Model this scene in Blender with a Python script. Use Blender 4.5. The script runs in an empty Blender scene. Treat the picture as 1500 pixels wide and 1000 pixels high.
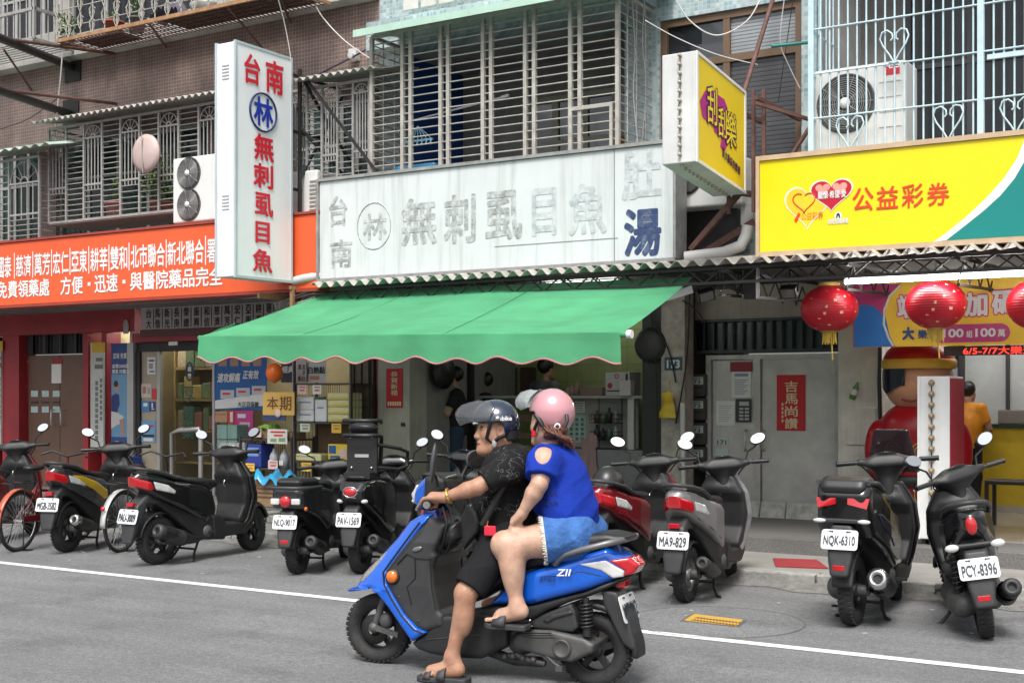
import bpy,bmesh,math,random
import numpy as np
from mathutils import Vector,Matrix
random.seed(7)
R=math.radians
SC=bpy.context.scene
COL=SC.collection
# ---------------------------------------------------------------- camera, sky, sun, exposure
F=1900.0;HZ=577.0;EYE=1.6            # focal length and horizon of the 1500 px wide photograph, eye height
TH=math.atan(F/3050.0);CT=math.cos(TH);ST=math.sin(TH)
cam=bpy.data.cameras.new('camera');co=bpy.data.objects.new('camera',cam);COL.objects.link(co)
cam.sensor_width=36;cam.lens=F/1500*36;cam.shift_y=(HZ-500)/1500
cam.clip_start=0.1;cam.clip_end=500
co.location=(0,0,EYE);co.rotation_euler=(R(90),0,TH);SC.camera=co
world=bpy.data.worlds.new('World');SC.world=world;world.use_nodes=True
nt=world.node_tree;nt.nodes.clear()
SUN_EL,SUN_AZ=56,160                     # azimuth clockwise from +y
sky=nt.nodes.new('ShaderNodeTexSky');sky.sky_type='NISHITA';sky.sun_disc=False
sky.sun_elevation=R(SUN_EL);sky.sun_rotation=R(SUN_AZ);sky.dust_density=4;sky.air_density=1.0
hs=nt.nodes.new('ShaderNodeHueSaturation');hs.inputs['Saturation'].default_value=.22
bg=nt.nodes.new('ShaderNodeBackground');bg.inputs[1].default_value=0.088
wo=nt.nodes.new('ShaderNodeOutputWorld')
nt.links.new(sky.outputs[0],hs.inputs['Color']);nt.links.new(hs.outputs[0],bg.inputs[0]);nt.links.new(bg.outputs[0],wo.inputs[0])
sl=bpy.data.lights.new('sun','SUN');sl.energy=1.5;sl.angle=R(22);sl.color=(1,.97,.93)
so=bpy.data.objects.new('sun',sl);COL.objects.link(so)
sd=Vector((math.sin(R(SUN_AZ))*math.cos(R(SUN_EL)),math.cos(R(SUN_AZ))*math.cos(R(SUN_EL)),math.sin(R(SUN_EL))))
so.rotation_euler=(-sd).to_track_quat('-Z','Y').to_euler();so.location=(0,-5,20)
SC.view_settings.view_transform='Standard';SC.view_settings.look='None'
SC.view_settings.gamma=1;SC.view_settings.exposure=1.2
try:
    SC.cycles.max_bounces=8;SC.cycles.use_denoising=True;SC.cycles.caustics_reflective=False;SC.cycles.caustics_refractive=False
except Exception:pass

# ---------------------------------------------------------------- photo -> place
def W(px,py,Y):
    u=(px-750)/F;d=Y/(CT+u*ST)
    return Vector((d*(-ST+u*CT),Y,EYE+(HZ-py)*d/F))
def wx(px,Y):return W(px,HZ,Y).x
def wz(px,py,Y):return W(px,py,Y).z
def WX(px,py,X):
    u=(px-750)/F;d=X/(-ST+u*CT)
    return Vector((X,d*(CT+u*ST),EYE+(HZ-py)*d/F))
def G(px,py,z=0):
    u=(px-750)/F;d=(EYE-z)*F/(py-HZ)
    return Vector((d*(-ST+u*CT),d*(CT+u*ST),z))
def col_of(p):                                # pixel column of a place
    dep=-p.x*ST+p.y*CT;lat=p.x*CT+p.y*ST
    return 750+F*lat/dep

# ---------------------------------------------------------------- materials
MC={}
def mat(name,col,rough=.55,metal=0,var=.14,scale=3.0,bump=0,bscale=60,streak=0,coat=0,emit=0,alpha=1,trans=0,spec=.5,dirt=None,dscale=2.0,smap=None,weave=0):
    if name in MC:return MC[name]
    m=bpy.data.materials.new(name);m.use_nodes=True;MC[name]=m
    n=m.node_tree.nodes;l=m.node_tree.links;b=n['Principled BSDF']
    b.inputs['Roughness'].default_value=rough;b.inputs['Metallic'].default_value=metal
    b.inputs['Specular IOR Level'].default_value=spec
    if coat:b.inputs['Coat Weight'].default_value=coat;b.inputs['Coat Roughness'].default_value=.05
    if trans:b.inputs['Transmission Weight'].default_value=trans
    if alpha < 1:b.inputs['Alpha'].default_value=alpha
    c=(*col,1)
    tc=n.new('ShaderNodeTexCoord')
    out=None
    if var:
        no=n.new('ShaderNodeTexNoise');no.inputs['Scale'].default_value=scale;no.inputs['Detail'].default_value=6;no.inputs['Roughness'].default_value=.62
        l.new(tc.outputs['Object'],no.inputs['Vector'])
        mr=n.new('ShaderNodeMapRange');mr.inputs['From Min'].default_value=.3;mr.inputs['From Max'].default_value=.7
        mr.inputs['To Min'].default_value=1-var;mr.inputs['To Max'].default_value=1+var*.6
        l.new(no.outputs[0],mr.inputs[0])
        mx=n.new('ShaderNodeMix');mx.data_type='RGBA';mx.blend_type='MULTIPLY';mx.inputs[0].default_value=1
        mx.inputs[6].default_value=c;l.new(mr.outputs[0],mx.inputs[7]);out=mx.outputs[2]
        mr2=n.new('ShaderNodeMapRange');mr2.inputs['To Min'].default_value=max(0.02,rough-.08);mr2.inputs['To Max'].default_value=min(1,rough+.1)
        l.new(no.outputs[0],mr2.inputs[0]);l.new(mr2.outputs[0],b.inputs['Roughness'])
    if streak or dirt:
        mp=n.new('ShaderNodeMapping');mp.inputs['Scale'].default_value=smap if smap else (9,9,.55) if streak else (dscale,dscale,dscale)
        l.new(tc.outputs['Object'],mp.inputs[0])
        n2=n.new('ShaderNodeTexNoise');n2.inputs['Scale'].default_value=1;n2.inputs['Detail'].default_value=7;n2.inputs['Roughness'].default_value=.68
        l.new(mp.outputs[0],n2.inputs['Vector'])
        rp=n.new('ShaderNodeValToRGB');rp.color_ramp.elements[0].position=.5;rp.color_ramp.elements[1].position=.78
        rp.color_ramp.elements[0].color=(0,0,0,1);rp.color_ramp.elements[1].color=(1,1,1,1)
        l.new(n2.outputs[0],rp.inputs[0])
        mu=n.new('ShaderNodeMath');mu.operation='MULTIPLY';mu.inputs[1].default_value=streak or .6;l.new(rp.outputs[0],mu.inputs[0])
        m3=n.new('ShaderNodeMix');m3.data_type='RGBA'
        l.new(mu.outputs[0],m3.inputs[0])
        if out:l.new(out,m3.inputs[6])
        else:m3.inputs[6].default_value=c
        m3.inputs[7].default_value=(*(dirt or (col[0]*.4,col[1]*.39,col[2]*.35)),1);out=m3.outputs[2]
    if out:l.new(out,b.inputs['Base Color'])
    else:b.inputs['Base Color'].default_value=c
    if bump:
        nb=n.new('ShaderNodeTexNoise');nb.inputs['Scale'].default_value=bscale;nb.inputs['Detail'].default_value=4
        l.new(tc.outputs['Object'],nb.inputs['Vector'])
        bp=n.new('ShaderNodeBump');bp.inputs['Strength'].default_value=bump;bp.inputs['Distance'].default_value=.01
        l.new(nb.outputs[0],bp.inputs['Height']);l.new(bp.outputs[0],b.inputs['Normal'])
    if weave:
        wv=n.new('ShaderNodeTexNoise');wv.inputs['Scale'].default_value=weave;wv.inputs['Detail'].default_value=2;l.new(tc.outputs['Object'],wv.inputs['Vector'])
        b2=n.new('ShaderNodeBump');b2.inputs['Strength'].default_value=.5;b2.inputs['Distance'].default_value=.004;l.new(wv.outputs[0],b2.inputs['Height']);l.new(b2.outputs[0],b.inputs['Normal'])
        if bump:l.new(bp.outputs[0],b2.inputs['Normal'])
    if emit:
        b.inputs['Emission Color'].default_value=c;b.inputs['Emission Strength'].default_value=emit
    return m
def tile(name,cols,mortar,size,gap=.12,rough=.4,stagger=0.0,dirt=.35,ratio=1.0):
    """small glazed tiles laid on x+y / z"""
    if name in MC:return MC[name]
    m=bpy.data.materials.new(name);m.use_nodes=True;MC[name]=m
    n=m.node_tree.nodes;l=m.node_tree.links;b=n['Principled BSDF']
    tc=n.new('ShaderNodeTexCoord');sp=n.new('ShaderNodeSeparateXYZ');l.new(tc.outputs['Object'],sp.inputs[0])
    ad=n.new('ShaderNodeMath');ad.operation='ADD';l.new(sp.outputs[0],ad.inputs[0]);l.new(sp.outputs[1],ad.inputs[1])
    cb=n.new('ShaderNodeCombineXYZ');l.new(ad.outputs[0],cb.inputs[0]);l.new(sp.outputs[2],cb.inputs[1])
    br=n.new('ShaderNodeTexBrick');br.offset=stagger;br.inputs['Scale'].default_value=1
    br.inputs['Brick Width'].default_value=size*ratio;br.inputs['Row Height'].default_value=size;br.inputs['Mortar Size'].default_value=size*gap*.5
    br.inputs['Color1'].default_value=(*cols[0],1);br.inputs['Color2'].default_value=(*cols[1],1);br.inputs['Mortar'].default_value=(*mortar,1)
    l.new(cb.outputs[0],br.inputs['Vector'])
    no=n.new('ShaderNodeTexNoise');no.inputs['Scale'].default_value=1.3;no.inputs['Detail'].default_value=8;no.inputs['Roughness'].default_value=.7
    mp=n.new('ShaderNodeMapping');mp.inputs['Scale'].default_value=(1.6,1.6,.7);l.new(tc.outputs['Object'],mp.inputs[0]);l.new(mp.outputs[0],no.inputs['Vector'])
    mr=n.new('ShaderNodeMapRange');mr.inputs['From Min'].default_value=.32;mr.inputs['From Max'].default_value=.7
    mr.inputs['To Min'].default_value=1-dirt;mr.inputs['To Max'].default_value=1.1;l.new(no.outputs[0],mr.inputs[0])
    mx=n.new('ShaderNodeMix');mx.data_type='RGBA';mx.blend_type='MULTIPLY';mx.inputs[0].default_value=1
    l.new(br.outputs[0],mx.inputs[6]);l.new(mr.outputs[0],mx.inputs[7]);l.new(mx.outputs[2],b.inputs['Base Color'])
    b.inputs['Roughness'].default_value=rough
    bp=n.new('ShaderNodeBump');bp.inputs['Strength'].default_value=.5;bp.inputs['Distance'].default_value=.004;bp.invert=True
    l.new(br.outputs['Fac'],bp.inputs['Height']);l.new(bp.outputs[0],b.inputs['Normal'])
    return m
def glass(name,col=(.02,.025,.03),rough=.05,alpha=.25):
    """tinted pane: part mirror, part see-through"""
    return mat(name,col,rough,0,var=0,alpha=alpha,spec=.6)

# ---------------------------------------------------------------- mesh builder
class MB:
    def __init__(s):s.v=[];s.f=[];s.mi=[];s.c=0;s.sm=[]
    def _add(s,vs,fs,smooth=False):
        o=len(s.v);s.v.extend([tuple(p) for p in vs])
        for f in fs:s.f.append([i+o for i in f]);s.mi.append(s.c);s.sm.append(smooth)
        return s
    def box(s,x0,x1,y0,y1,z0,z1):
        if x0 > x1:x0,x1=x1,x0
        if y0 > y1:y0,y1=y1,y0
        if z0 > z1:z0,z1=z1,z0
        v=[(x0,y0,z0),(x1,y0,z0),(x1,y1,z0),(x0,y1,z0),(x0,y0,z1),(x1,y0,z1),(x1,y1,z1),(x0,y1,z1)]
        return s._add(v,[(0,3,2,1),(4,5,6,7),(0,1,5,4),(1,2,6,5),(2,3,7,6),(3,0,4,7)])
    def obox(s,c,h,M):                     # oriented box
        c=Vector(c);v=[]
        for z in (-1,1):
            for x,y in ((-1,-1),(1,-1),(1,1),(-1,1)):v.append(c+M @ Vector((x*h[0],y*h[1],z*h[2])))
        return s._add(v,[(0,3,2,1),(4,5,6,7),(0,1,5,4),(1,2,6,5),(2,3,7,6),(3,0,4,7)])
    def bar(s,p,q,r,n=6,r2=None,cap=True):
        p=Vector(p);q=Vector(q);d=(q-p)
        if d.length < 1e-6:return s
        d.normalize();a=d.orthogonal().normalized();b=d.cross(a);r2=r if r2 is None else r2
        v=[]
        for k in range(n):
            t=2*math.pi*(k+.5)/n;e=a*math.cos(t)+b*math.sin(t)
            v += [p+e*r,q+e*r2]
        fs=[(2*k,2*((k+1) % n),2*((k+1) % n)+1,2*k+1) for k in range(n)]
        s._add(v,fs,n > 4)
        if cap:s._add([v[2*k] for k in range(n)],[tuple(reversed(range(n)))]);s._add([v[2*k+1] for k in range(n)],[tuple(range(n))])
        return s
    def sbar(s,p,q,w,h=None):             # square bar, sides kept upright
        p=Vector(p);q=Vector(q);d=(q-p);L=d.length;d.normalize()
        up=Vector((0,0,1)) if abs(d.z) < .95 else Vector((0,1,0))
        a=d.cross(up).normalized();b=a.cross(d)
        return s.obox((p+q)/2,(L/2,w/2,(h or w)/2),Matrix((d,a,b)).transposed())
    def tube(s,pts,r,n=8,closed=False,cap=True,radii=None):
        pts=[Vector(p) for p in pts];N=len(pts);v=[];pa=None
        for i,p in enumerate(pts):
            if closed:t=pts[(i+1) % N]-pts[i-1]
            else:t=pts[min(i+1,N-1)]-pts[max(i-1,0)]
            t.normalize()
            if pa is None:a=t.orthogonal().normalized()
            else:
                a=pa-t*pa.dot(t)
                a=a.normalized() if a.length > 1e-5 else t.orthogonal().normalized()
            pa=a;b=t.cross(a);rr=radii[i] if radii else r
            for k in range(n):
                w=2*math.pi*k/n;v.append(p+(a*math.cos(w)+b*math.sin(w))*rr)
        fs=[]
        for i in range(N if closed else N-1):
            j=(i+1) % N
            for k in range(n):fs.append((i*n+k,i*n+(k+1) % n,j*n+(k+1) % n,j*n+k))
        s._add(v,fs,True)
        if cap and not closed:s._add(v[:n],[tuple(reversed(range(n)))]);s._add(v[-n:],[tuple(range(n))])
        return s
    def lathe(s,c,axis,prof,n=24,smooth=True):   # prof: (radius, along axis)
        c=Vector(c);ax=Vector(axis).normalized();a=ax.orthogonal().normalized();b=ax.cross(a);v=[]
        for r,h in prof:
            for k in range(n):
                t=2*math.pi*k/n;v.append(c+ax*h+(a*math.cos(t)+b*math.sin(t))*r)
        fs=[]
        for i in range(len(prof)-1):
            for k in range(n):fs.append((i*n+k,i*n+(k+1) % n,(i+1)*n+(k+1) % n,(i+1)*n+k))
        s._add(v,fs,smooth)
        return s
    def ball(s,c,r,n=14,m=8,M=None):
        if not hasattr(r,'__len__'):r=(r,r,r)
        c=Vector(c);v=[]
        for i in range(m+1):
            t=math.pi*i/m
            for k in range(n):
                w=2*math.pi*k/n;e=Vector((math.sin(t)*math.cos(w)*r[0],math.sin(t)*math.sin(w)*r[1],math.cos(t)*r[2]))
                v.append(c+(M @ e if M else e))
        fs=[(i*n+k,(i+1)*n+k,(i+1)*n+(k+1) % n,i*n+(k+1) % n) for i in range(m) for k in range(n)]
        return s._add(v,fs,True)
    def quad(s,a,b,c,d):return s._add([a,b,c,d],[(0,1,2,3)])
    def slab(s,pts,n):                      # polygon with thickness: pts (3d), n = thickness vector
        n=Vector(n);N=len(pts);P=[Vector(p) for p in pts]
        v=P+[p+n for p in P]
        return s._add(v,[tuple(range(N)),tuple(reversed(range(N,2*N)))]+[(k,k+N,(k+1) % N+N,(k+1) % N) for k in range(N)])
    def grid(s,P,smooth=True):              # P[i][j] points
        n,m=len(P),len(P[0]);v=[p for row in P for p in row]
        return s._add(v,[(i*m+j,(i+1)*m+j,(i+1)*m+j+1,i*m+j+1) for i in range(n-1) for j in range(m-1)],smooth)
    def text(s,body,o,xd,yd,w,h,off=.0,font_shear=0):
        vs,fs=text2d(body,font_shear)
        if not len(vs):return s
        a=np.array(vs);lo=a.min(0)-off;hi=a.max(0)+off;sz=hi-lo
        o=Vector(o);xd=Vector(xd);yd=Vector(yd);sx,sy=w/max(sz[0],1e-6),h/max(sz[1],1e-6);n=xd.cross(yd).normalized()
        q=off*.75;sh=[(0,0)] if off <= .002 else [(0,0),(off,0),(-off,0),(0,off),(0,-off),(q,q),(-q,q),(q,-q),(-q,-q)]
        for k,(dx,dy) in enumerate(sh):          # heavier strokes: the glyph laid over itself, each a hair further out
            s._add([o+n*k*.0003+xd*((p[0]+dx-lo[0])*sx)+yd*((p[1]+dy-lo[1])*sy) for p in a],fs)
        return s
TC={}
def text2d(body,shear=0):
    k=(body,shear)
    if k not in TC:
        c=bpy.data.curves.new('t','FONT');c.body=body;c.size=1;c.resolution_u=3;c.fill_mode='FRONT';c.shear=shear;c.space_line=.95
        o=bpy.data.objects.new('t',c);me=o.to_mesh()
        TC[k]=([(v.co.x,v.co.y) for v in me.vertices],[tuple(p.vertices) for p in me.polygons])
        o.to_mesh_clear();bpy.data.objects.remove(o);bpy.data.curves.remove(c)
    return TC[k]
X_,Y_,Z_=Vector((1,0,0)),Vector((0,1,0)),Vector((0,0,1))

def mesh_of(name,mb,mats,off=(0,0,0),smooth=None):
    me=bpy.data.meshes.new(name)
    off=Vector(off)
    me.from_pydata([Vector(p)-off for p in mb.v],[],mb.f)
    for m in (mats if isinstance(mats,(list,tuple)) else [mats]):me.materials.append(m)
    me.polygons.foreach_set('material_index',mb.mi)
    me.polygons.foreach_set('use_smooth',[bool(x) for x in mb.sm] if smooth is None else [smooth]*len(mb.f))
    me.update();return me
OFF={}
def thing(name,label,cat,loc=(0,0,0),group=None,rot=None):
    o=bpy.data.objects.new(name,None);COL.objects.link(o);o.location=loc;o.empty_display_size=.1
    o['label']=label;o['category']=cat
    if group:o['group']=group
    if rot is not None:o.rotation_euler=rot
    OFF[o.name]=Vector(loc) if rot is None else Vector((0,0,0))
    return o
SPLIT={'footpeg','grip','brake_lever','bulb','arm','kick_board','post','wall_plate','frame_post','bolt','heart','curtain','screw','foot','notch','circle','handlebar','fork'}
def pieces(mb):
    par=list(range(len(mb.v)))
    def find(a):
        while par[a] != a:par[a]=par[par[a]];a=par[a]
        return a
    for f in mb.f:
        for i in f[1:]:par[find(i)]=find(f[0])
    A=np.array(mb.v);ids=np.array([find(i) for i in range(len(mb.v))]);boxes=[[A[ids == k].min(0)-.002,A[ids == k].max(0)+.002,{k}] for k in set(ids.tolist())]
    go=True
    while go:
        go=False;out=[]
        for b in boxes:
            for c in out:
                if (b[0] <= c[1]).all() and (c[0] <= b[1]).all():c[0]=np.minimum(c[0],b[0]);c[1]=np.maximum(c[1],b[1]);c[2] |= b[2];go=True;break
            else:out.append(b)
        boxes=out
    res=[]
    for b in boxes:
        m=MB();new={}
        for f,mi,sm in zip(mb.f,mb.mi,mb.sm):
            if ids[f[0]] in b[2]:
                for i in f:
                    if i not in new:new[i]=len(m.v);m.v.append(mb.v[i])
                m.f.append([new[i] for i in f]);m.mi.append(mi);m.sm.append(sm)
        if m.f:res.append(m)
    return res
def part(name,mb,mats,parent,bevel=0,label=None,smooth=None):
    if name in SPLIT and len(mb.v) < 4000:
        ps=pieces(mb)
        if len(ps) > 1:
            for q in ps:o=part1(name,q,mats,parent,bevel,label,smooth)
            return o
    return part1(name,mb,mats,parent,bevel,label,smooth)
def part1(name,mb,mats,parent,bevel=0,label=None,smooth=None):
    off=OFF.get(parent.name,Vector((0,0,0)))
    o=bpy.data.objects.new(name,mesh_of(name,mb,mats,off,smooth));COL.objects.link(o);o.parent=parent
    OFF[o.name]=off
    if label:o['label']=label
    if bevel:bev(o,bevel)
    return o
def bev(o,w,seg=2):
    m=o.modifiers.new('bevel','BEVEL');m.width=w;m.segments=seg;m.limit_method='ANGLE';m.angle_limit=R(40)
def single(name,mb,mats,label,cat,group=None,bevel=0,kind=None,smooth=None,origin=True):
    a=np.array(mb.v);c=Vector(((a[:,0].min()+a[:,0].max())/2,(a[:,1].min()+a[:,1].max())/2,a[:,2].min())) if origin else Vector((0,0,0))
    o=bpy.data.objects.new(name,mesh_of(name,mb,mats,c,smooth));COL.objects.link(o);o.location=c
    OFF[o.name]=c
    if kind:o['kind']=kind
    if kind != 'structure':o['label']=label;o['category']=cat
    if group:o['group']=group
    if bevel:bev(o,bevel)
    return o

# ---------------------------------------------------------------- distance fields -> smooth closed meshes
class Field:
    def __init__(s,lo,hi,res):
        s.res=res;s.ax=[np.arange(lo[i],hi[i]+res,res) for i in range(3)]
        s.f=np.full([len(a) for a in s.ax],1.0,np.float32)
    def win(s,lo,hi,pad):
        sl=[]
        for i in range(3):
            a=s.ax[i];i0=max(0,int((lo[i]-pad-a[0])/s.res));i1=min(len(a),int((hi[i]+pad-a[0])/s.res)+2)
            if i1 <= i0:return None
            sl.append(slice(i0,i1))
        return tuple(sl)
    def put(s,fn,lo,hi,k=.0,sub=False,inter=False):
        w=s.win(lo,hi,k+3*s.res)
        if w is None:return s
        x,y,z=np.meshgrid(*[s.ax[i][w[i]] for i in range(3)],indexing='ij',sparse=True)
        d=fn(x,y,z).astype(np.float32);g=s.f[w]
        if sub:s.f[w]=smax(g,-d,k)
        elif inter:s.f[w]=smax(g,d,k)
        else:s.f[w]=smin(g,d,k)
        return s
    def cap(s,a,b,ra,rb=None,k=.02,sub=False,flat=0):
        """tapered capsule; flat=1 cuts the b end square"""
        rb=ra if rb is None else rb;a=np.array(a,float);b=np.array(b,float);d=b-a;L2=max(d @ d,1e-9);L=math.sqrt(L2)
        r=max(ra,rb)
        def fn(x,y,z):
            t=((x-a[0])*d[0]+(y-a[1])*d[1]+(z-a[2])*d[2])/L2;tc=np.clip(t,0,1)
            q=np.sqrt((x-a[0]-tc*d[0])**2+(y-a[1]-tc*d[1])**2+(z-a[2]-tc*d[2])**2)-(ra+(rb-ra)*tc)
            if flat:q=np.maximum(q,(t-1)*L)
            return q
        return s.put(fn,np.minimum(a,b)-r,np.maximum(a,b)+r,k,sub)
    def ell(s,c,r,k=.02,rot=None,sub=False):
        c=np.array(c,float);r=np.array(r,float);m=float(r.max());Mx=np.array(rot.transposed() if rot else Matrix.Identity(3))
        def fn(x,y,z):
            p=[Mx[i,0]*(x-c[0])+Mx[i,1]*(y-c[1])+Mx[i,2]*(z-c[2]) for i in range(3)]
            k0=np.sqrt((p[0]/r[0])**2+(p[1]/r[1])**2+(p[2]/r[2])**2)+1e-6
            k1=np.sqrt((p[0]/r[0]**2)**2+(p[1]/r[1]**2)**2+(p[2]/r[2]**2)**2)+1e-6
            return k0*(k0-1)/k1
        return s.put(fn,c-m,c+m,k,sub)
    def box(s,c,h,rd=.01,k=.0,rot=None,sub=False):
        c=np.array(c,float);h=np.array(h,float);m=float(np.linalg.norm(h));Mx=np.array(rot.transposed() if rot else Matrix.Identity(3))
        def fn(x,y,z):
            q=[np.abs(Mx[i,0]*(x-c[0])+Mx[i,1]*(y-c[1])+Mx[i,2]*(z-c[2]))-(h[i]-rd) for i in range(3)]
            o=np.sqrt(np.maximum(q[0],0)**2+np.maximum(q[1],0)**2+np.maximum(q[2],0)**2)
            return o+np.minimum(np.maximum(np.maximum(q[0],q[1]),q[2]),0)-rd
        return s.put(fn,c-m,c+m,k,sub)
    def prof(s,poly,w,rd=.02,k=.0,y0=0,sub=False,inter=False):
        """side outline in x,z, half width w (number or function of x,z)"""
        P=np.array(poly,float);lo=P.min(0);hi=P.max(0);wm=.5
        def fn(x,y,z):
            d2=poly_sd(P,x[:,0,:],z[:,0,:])[:,None,:] if True else 0
            ww=w(x,z) if callable(w) else w
            return smax(d2,np.abs(y-y0)-ww,rd)
        return s.put(fn,(lo[0],y0-wm,lo[1]),(hi[0],y0+wm,hi[1]),k,sub,inter)
    def half(s,p,n,k=0):                   # keep the side the normal points away from
        p=np.array(p,float);n=np.array(n,float)/np.linalg.norm(n)
        x,y,z=np.meshgrid(*s.ax,indexing='ij',sparse=True)
        s.f=smax(s.f,((x-p[0])*n[0]+(y-p[1])*n[1]+(z-p[2])*n[2]).astype(np.float32),k);return s
    def mb(s,shell=None):
        f=s.f.copy()
        for i in range(3):
            ix=[slice(None)]*3;ix[i]=0;f[tuple(ix)]=1;ix[i]=-1;f[tuple(ix)]=1
        v,q=surface_net(f);m=MB()
        if len(v) == 0:return m
        v=v*s.res+np.array([a[0] for a in s.ax])
        m.v=[tuple(p) for p in v];m.f=[list(p) for p in q];m.mi=[0]*len(q);m.sm=[True]*len(q)
        return m
def smin(a,b,k):
    if k <= 0:return np.minimum(a,b)
    h=np.maximum(k-np.abs(a-b),0)/k
    return np.minimum(a,b)-h*h*k*.25
def smax(a,b,k):return -smin(-a,-b,k)
def poly_sd(P,x,z):
    d=np.full(np.broadcast(x,z).shape,1e9);s=np.ones_like(d);N=len(P);j=N-1
    for i in range(N):
        ex,ez=P[j]-P[i];wx_,wz_=x-P[i][0],z-P[i][1]
        t=np.clip((wx_*ex+wz_*ez)/(ex*ex+ez*ez+1e-12),0,1)
        d=np.minimum(d,(wx_-ex*t)**2+(wz_-ez*t)**2)
        c1=z >= P[i][1];c2=z < P[j][1];c3=ex*wz_ > ez*wx_
        al=(c1 & c2 & c3) | (~c1 & ~c2 & ~c3);s=np.where(al,-s,s);j=i
    return s*np.sqrt(d)
def surface_net(f):
    ins=f < 0;c=np.zeros([n-1 for n in f.shape],np.int8)
    nx,ny,nz=c.shape
    for dx in (0,1):
        for dy in (0,1):
            for dz in (0,1):c += ins[dx:dx+nx,dy:dy+ny,dz:dz+nz]
    cells=np.argwhere((c > 0) & (c < 8))
    if len(cells) == 0:return np.zeros((0,3)),[]
    idx=np.full(c.shape,-1,np.int64);idx[tuple(cells.T)]=np.arange(len(cells))
    acc=np.zeros((len(cells),3));cnt=np.zeros(len(cells))
    cor=[(i,j,k) for i in (0,1) for j in (0,1) for k in (0,1)]
    val={q:f[tuple((cells+q).T)] for q in cor}
    for a in cor:
        for ax in range(3):
            if a[ax] == 1:continue
            b=list(a);b[ax]=1;b=tuple(b)
            va,vb=val[a],val[b];m=(va < 0) != (vb < 0)
            t=np.where(m,va/np.where(m,va-vb,1),0)
            p=np.array(a,float)[None,:].repeat(len(cells),0);p[:,ax]=t
            acc[m] += p[m];cnt[m] += 1
    v=cells+acc/cnt[:,None]
    quads=[]
    for ax in range(3):
        s0=[slice(None)]*3;s1=[slice(None)]*3;s0[ax]=slice(0,-1);s1[ax]=slice(1,None)
        A,B=ins[tuple(s0)],ins[tuple(s1)];e=np.argwhere(A != B)
        o1,o2=[(1,2),(2,0),(0,1)][ax]
        e=e[(e[:,o1] > 0) & (e[:,o2] > 0) & (e[:,o1] < f.shape[o1]-1) & (e[:,o2] < f.shape[o2]-1)]
        if not len(e):continue
        def at(da,db):
            q=e.copy();q[:,o1] -= da;q[:,o2] -= db;return idx[tuple(q.T)]
        Q=np.stack([at(1,1),at(0,1),at(0,0),at(1,0)],1)
        fl=~A[tuple(e.T)];Q[fl]=Q[fl][:,::-1];quads.append(Q)
    return v,np.concatenate(quads).tolist()
# ---------------------------------------------------------------- palette
def asphalt_mat():
    m=mat('asphalt',(.185,.188,.192),.88,var=.16,scale=.9,bump=1,bscale=150);n=m.node_tree.nodes;l=m.node_tree.links;b=n['Principled BSDF']
    src=b.inputs['Base Color'].links[0].from_socket;tc=n.new('ShaderNodeTexCoord')
    def noise(s,d,r0,r1,lo,hi,prev,vec=None,rough=.6):
        t=n.new('ShaderNodeTexNoise');t.inputs['Scale'].default_value=s;t.inputs['Detail'].default_value=d;t.inputs['Roughness'].default_value=rough;l.new(vec or tc.outputs['Object'],t.inputs['Vector'])
        r=n.new('ShaderNodeMapRange');r.inputs['From Min'].default_value=r0;r.inputs['From Max'].default_value=r1;r.inputs['To Min'].default_value=lo;r.inputs['To Max'].default_value=hi;l.new(t.outputs[0],r.inputs[0])
        x=n.new('ShaderNodeMix');x.data_type='RGBA';x.blend_type='MULTIPLY';x.inputs[0].default_value=1;l.new(prev,x.inputs[6]);l.new(r.outputs[0],x.inputs[7]);return x.outputs[2]
    o=noise(75,3,.34,.68,.62,1.5,src,None,.8);o=noise(24,4,.35,.66,.84,1.16,o)
    mp=n.new('ShaderNodeMapping');mp.inputs['Scale'].default_value=(.35,2.6,1);l.new(tc.outputs['Object'],mp.inputs[0]);o=noise(1,6,.3,.7,.84,1.13,o,mp.outputs[0])
    o=noise(1.5,6,.30,.46,.72,1,o)                       # oil spots
    l.new(o,b.inputs['Base Color']);return m
asphalt=asphalt_mat()
concrete=mat('concrete',(.27,.26,.24),.85,var=.3,scale=4,bump=.6,bscale=50,dirt=(.1,.09,.08))
stone=mat('granite kerb',(.31,.305,.285),.85,var=.35,scale=9,bump=1.0,bscale=30,dirt=(.1,.095,.085),dscale=4)
roadwhite=mat('road paint',(.78,.78,.77),.7,var=.1,scale=8,bump=.3,bscale=150,dirt=(.27,.27,.27),dscale=9)
brown_tile=tile('brown mosaic',((.25,.168,.142),(.195,.128,.108)),(.36,.285,.25),.047,.2,.38,0,.5)
blue_tile=tile('pale blue mosaic',((.50,.60,.61),(.22,.38,.42)),(.5,.52,.5),.045,.2,.35,0,.35)
grey_plaster=mat('grey plaster',(.36,.345,.32),.9,var=.3,scale=2,streak=.5,bump=.2,bscale=30)
beam_white=mat('beam plaster',(.42,.41,.385),.9,var=.2,scale=2,streak=.6,bump=.2)
red_panel=mat('red enamel panel',(.30,.022,.03),.45,var=.18,scale=2.5,dirt=(.14,.02,.025))
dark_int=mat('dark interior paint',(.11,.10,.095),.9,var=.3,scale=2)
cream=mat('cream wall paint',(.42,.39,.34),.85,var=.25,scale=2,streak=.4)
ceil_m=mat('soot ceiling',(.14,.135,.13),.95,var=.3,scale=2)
white_metal=mat('white painted metal',(.72,.73,.74),.45,var=.08,scale=4,streak=.25)
grey_bar=mat('galvanised bar',(.36,.352,.335),.5,.2,var=.2,scale=12,dirt=(.25,.2,.16),dscale=9)
old_bar=mat('weathered pale bar',(.40,.385,.35),.6,var=.25,scale=10,dirt=(.26,.2,.15),dscale=8)
blue_bar=mat('pale blue enamel bar',(.50,.66,.72),.45,var=.12,scale=9,dirt=(.4,.4,.38),dscale=8)
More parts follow.
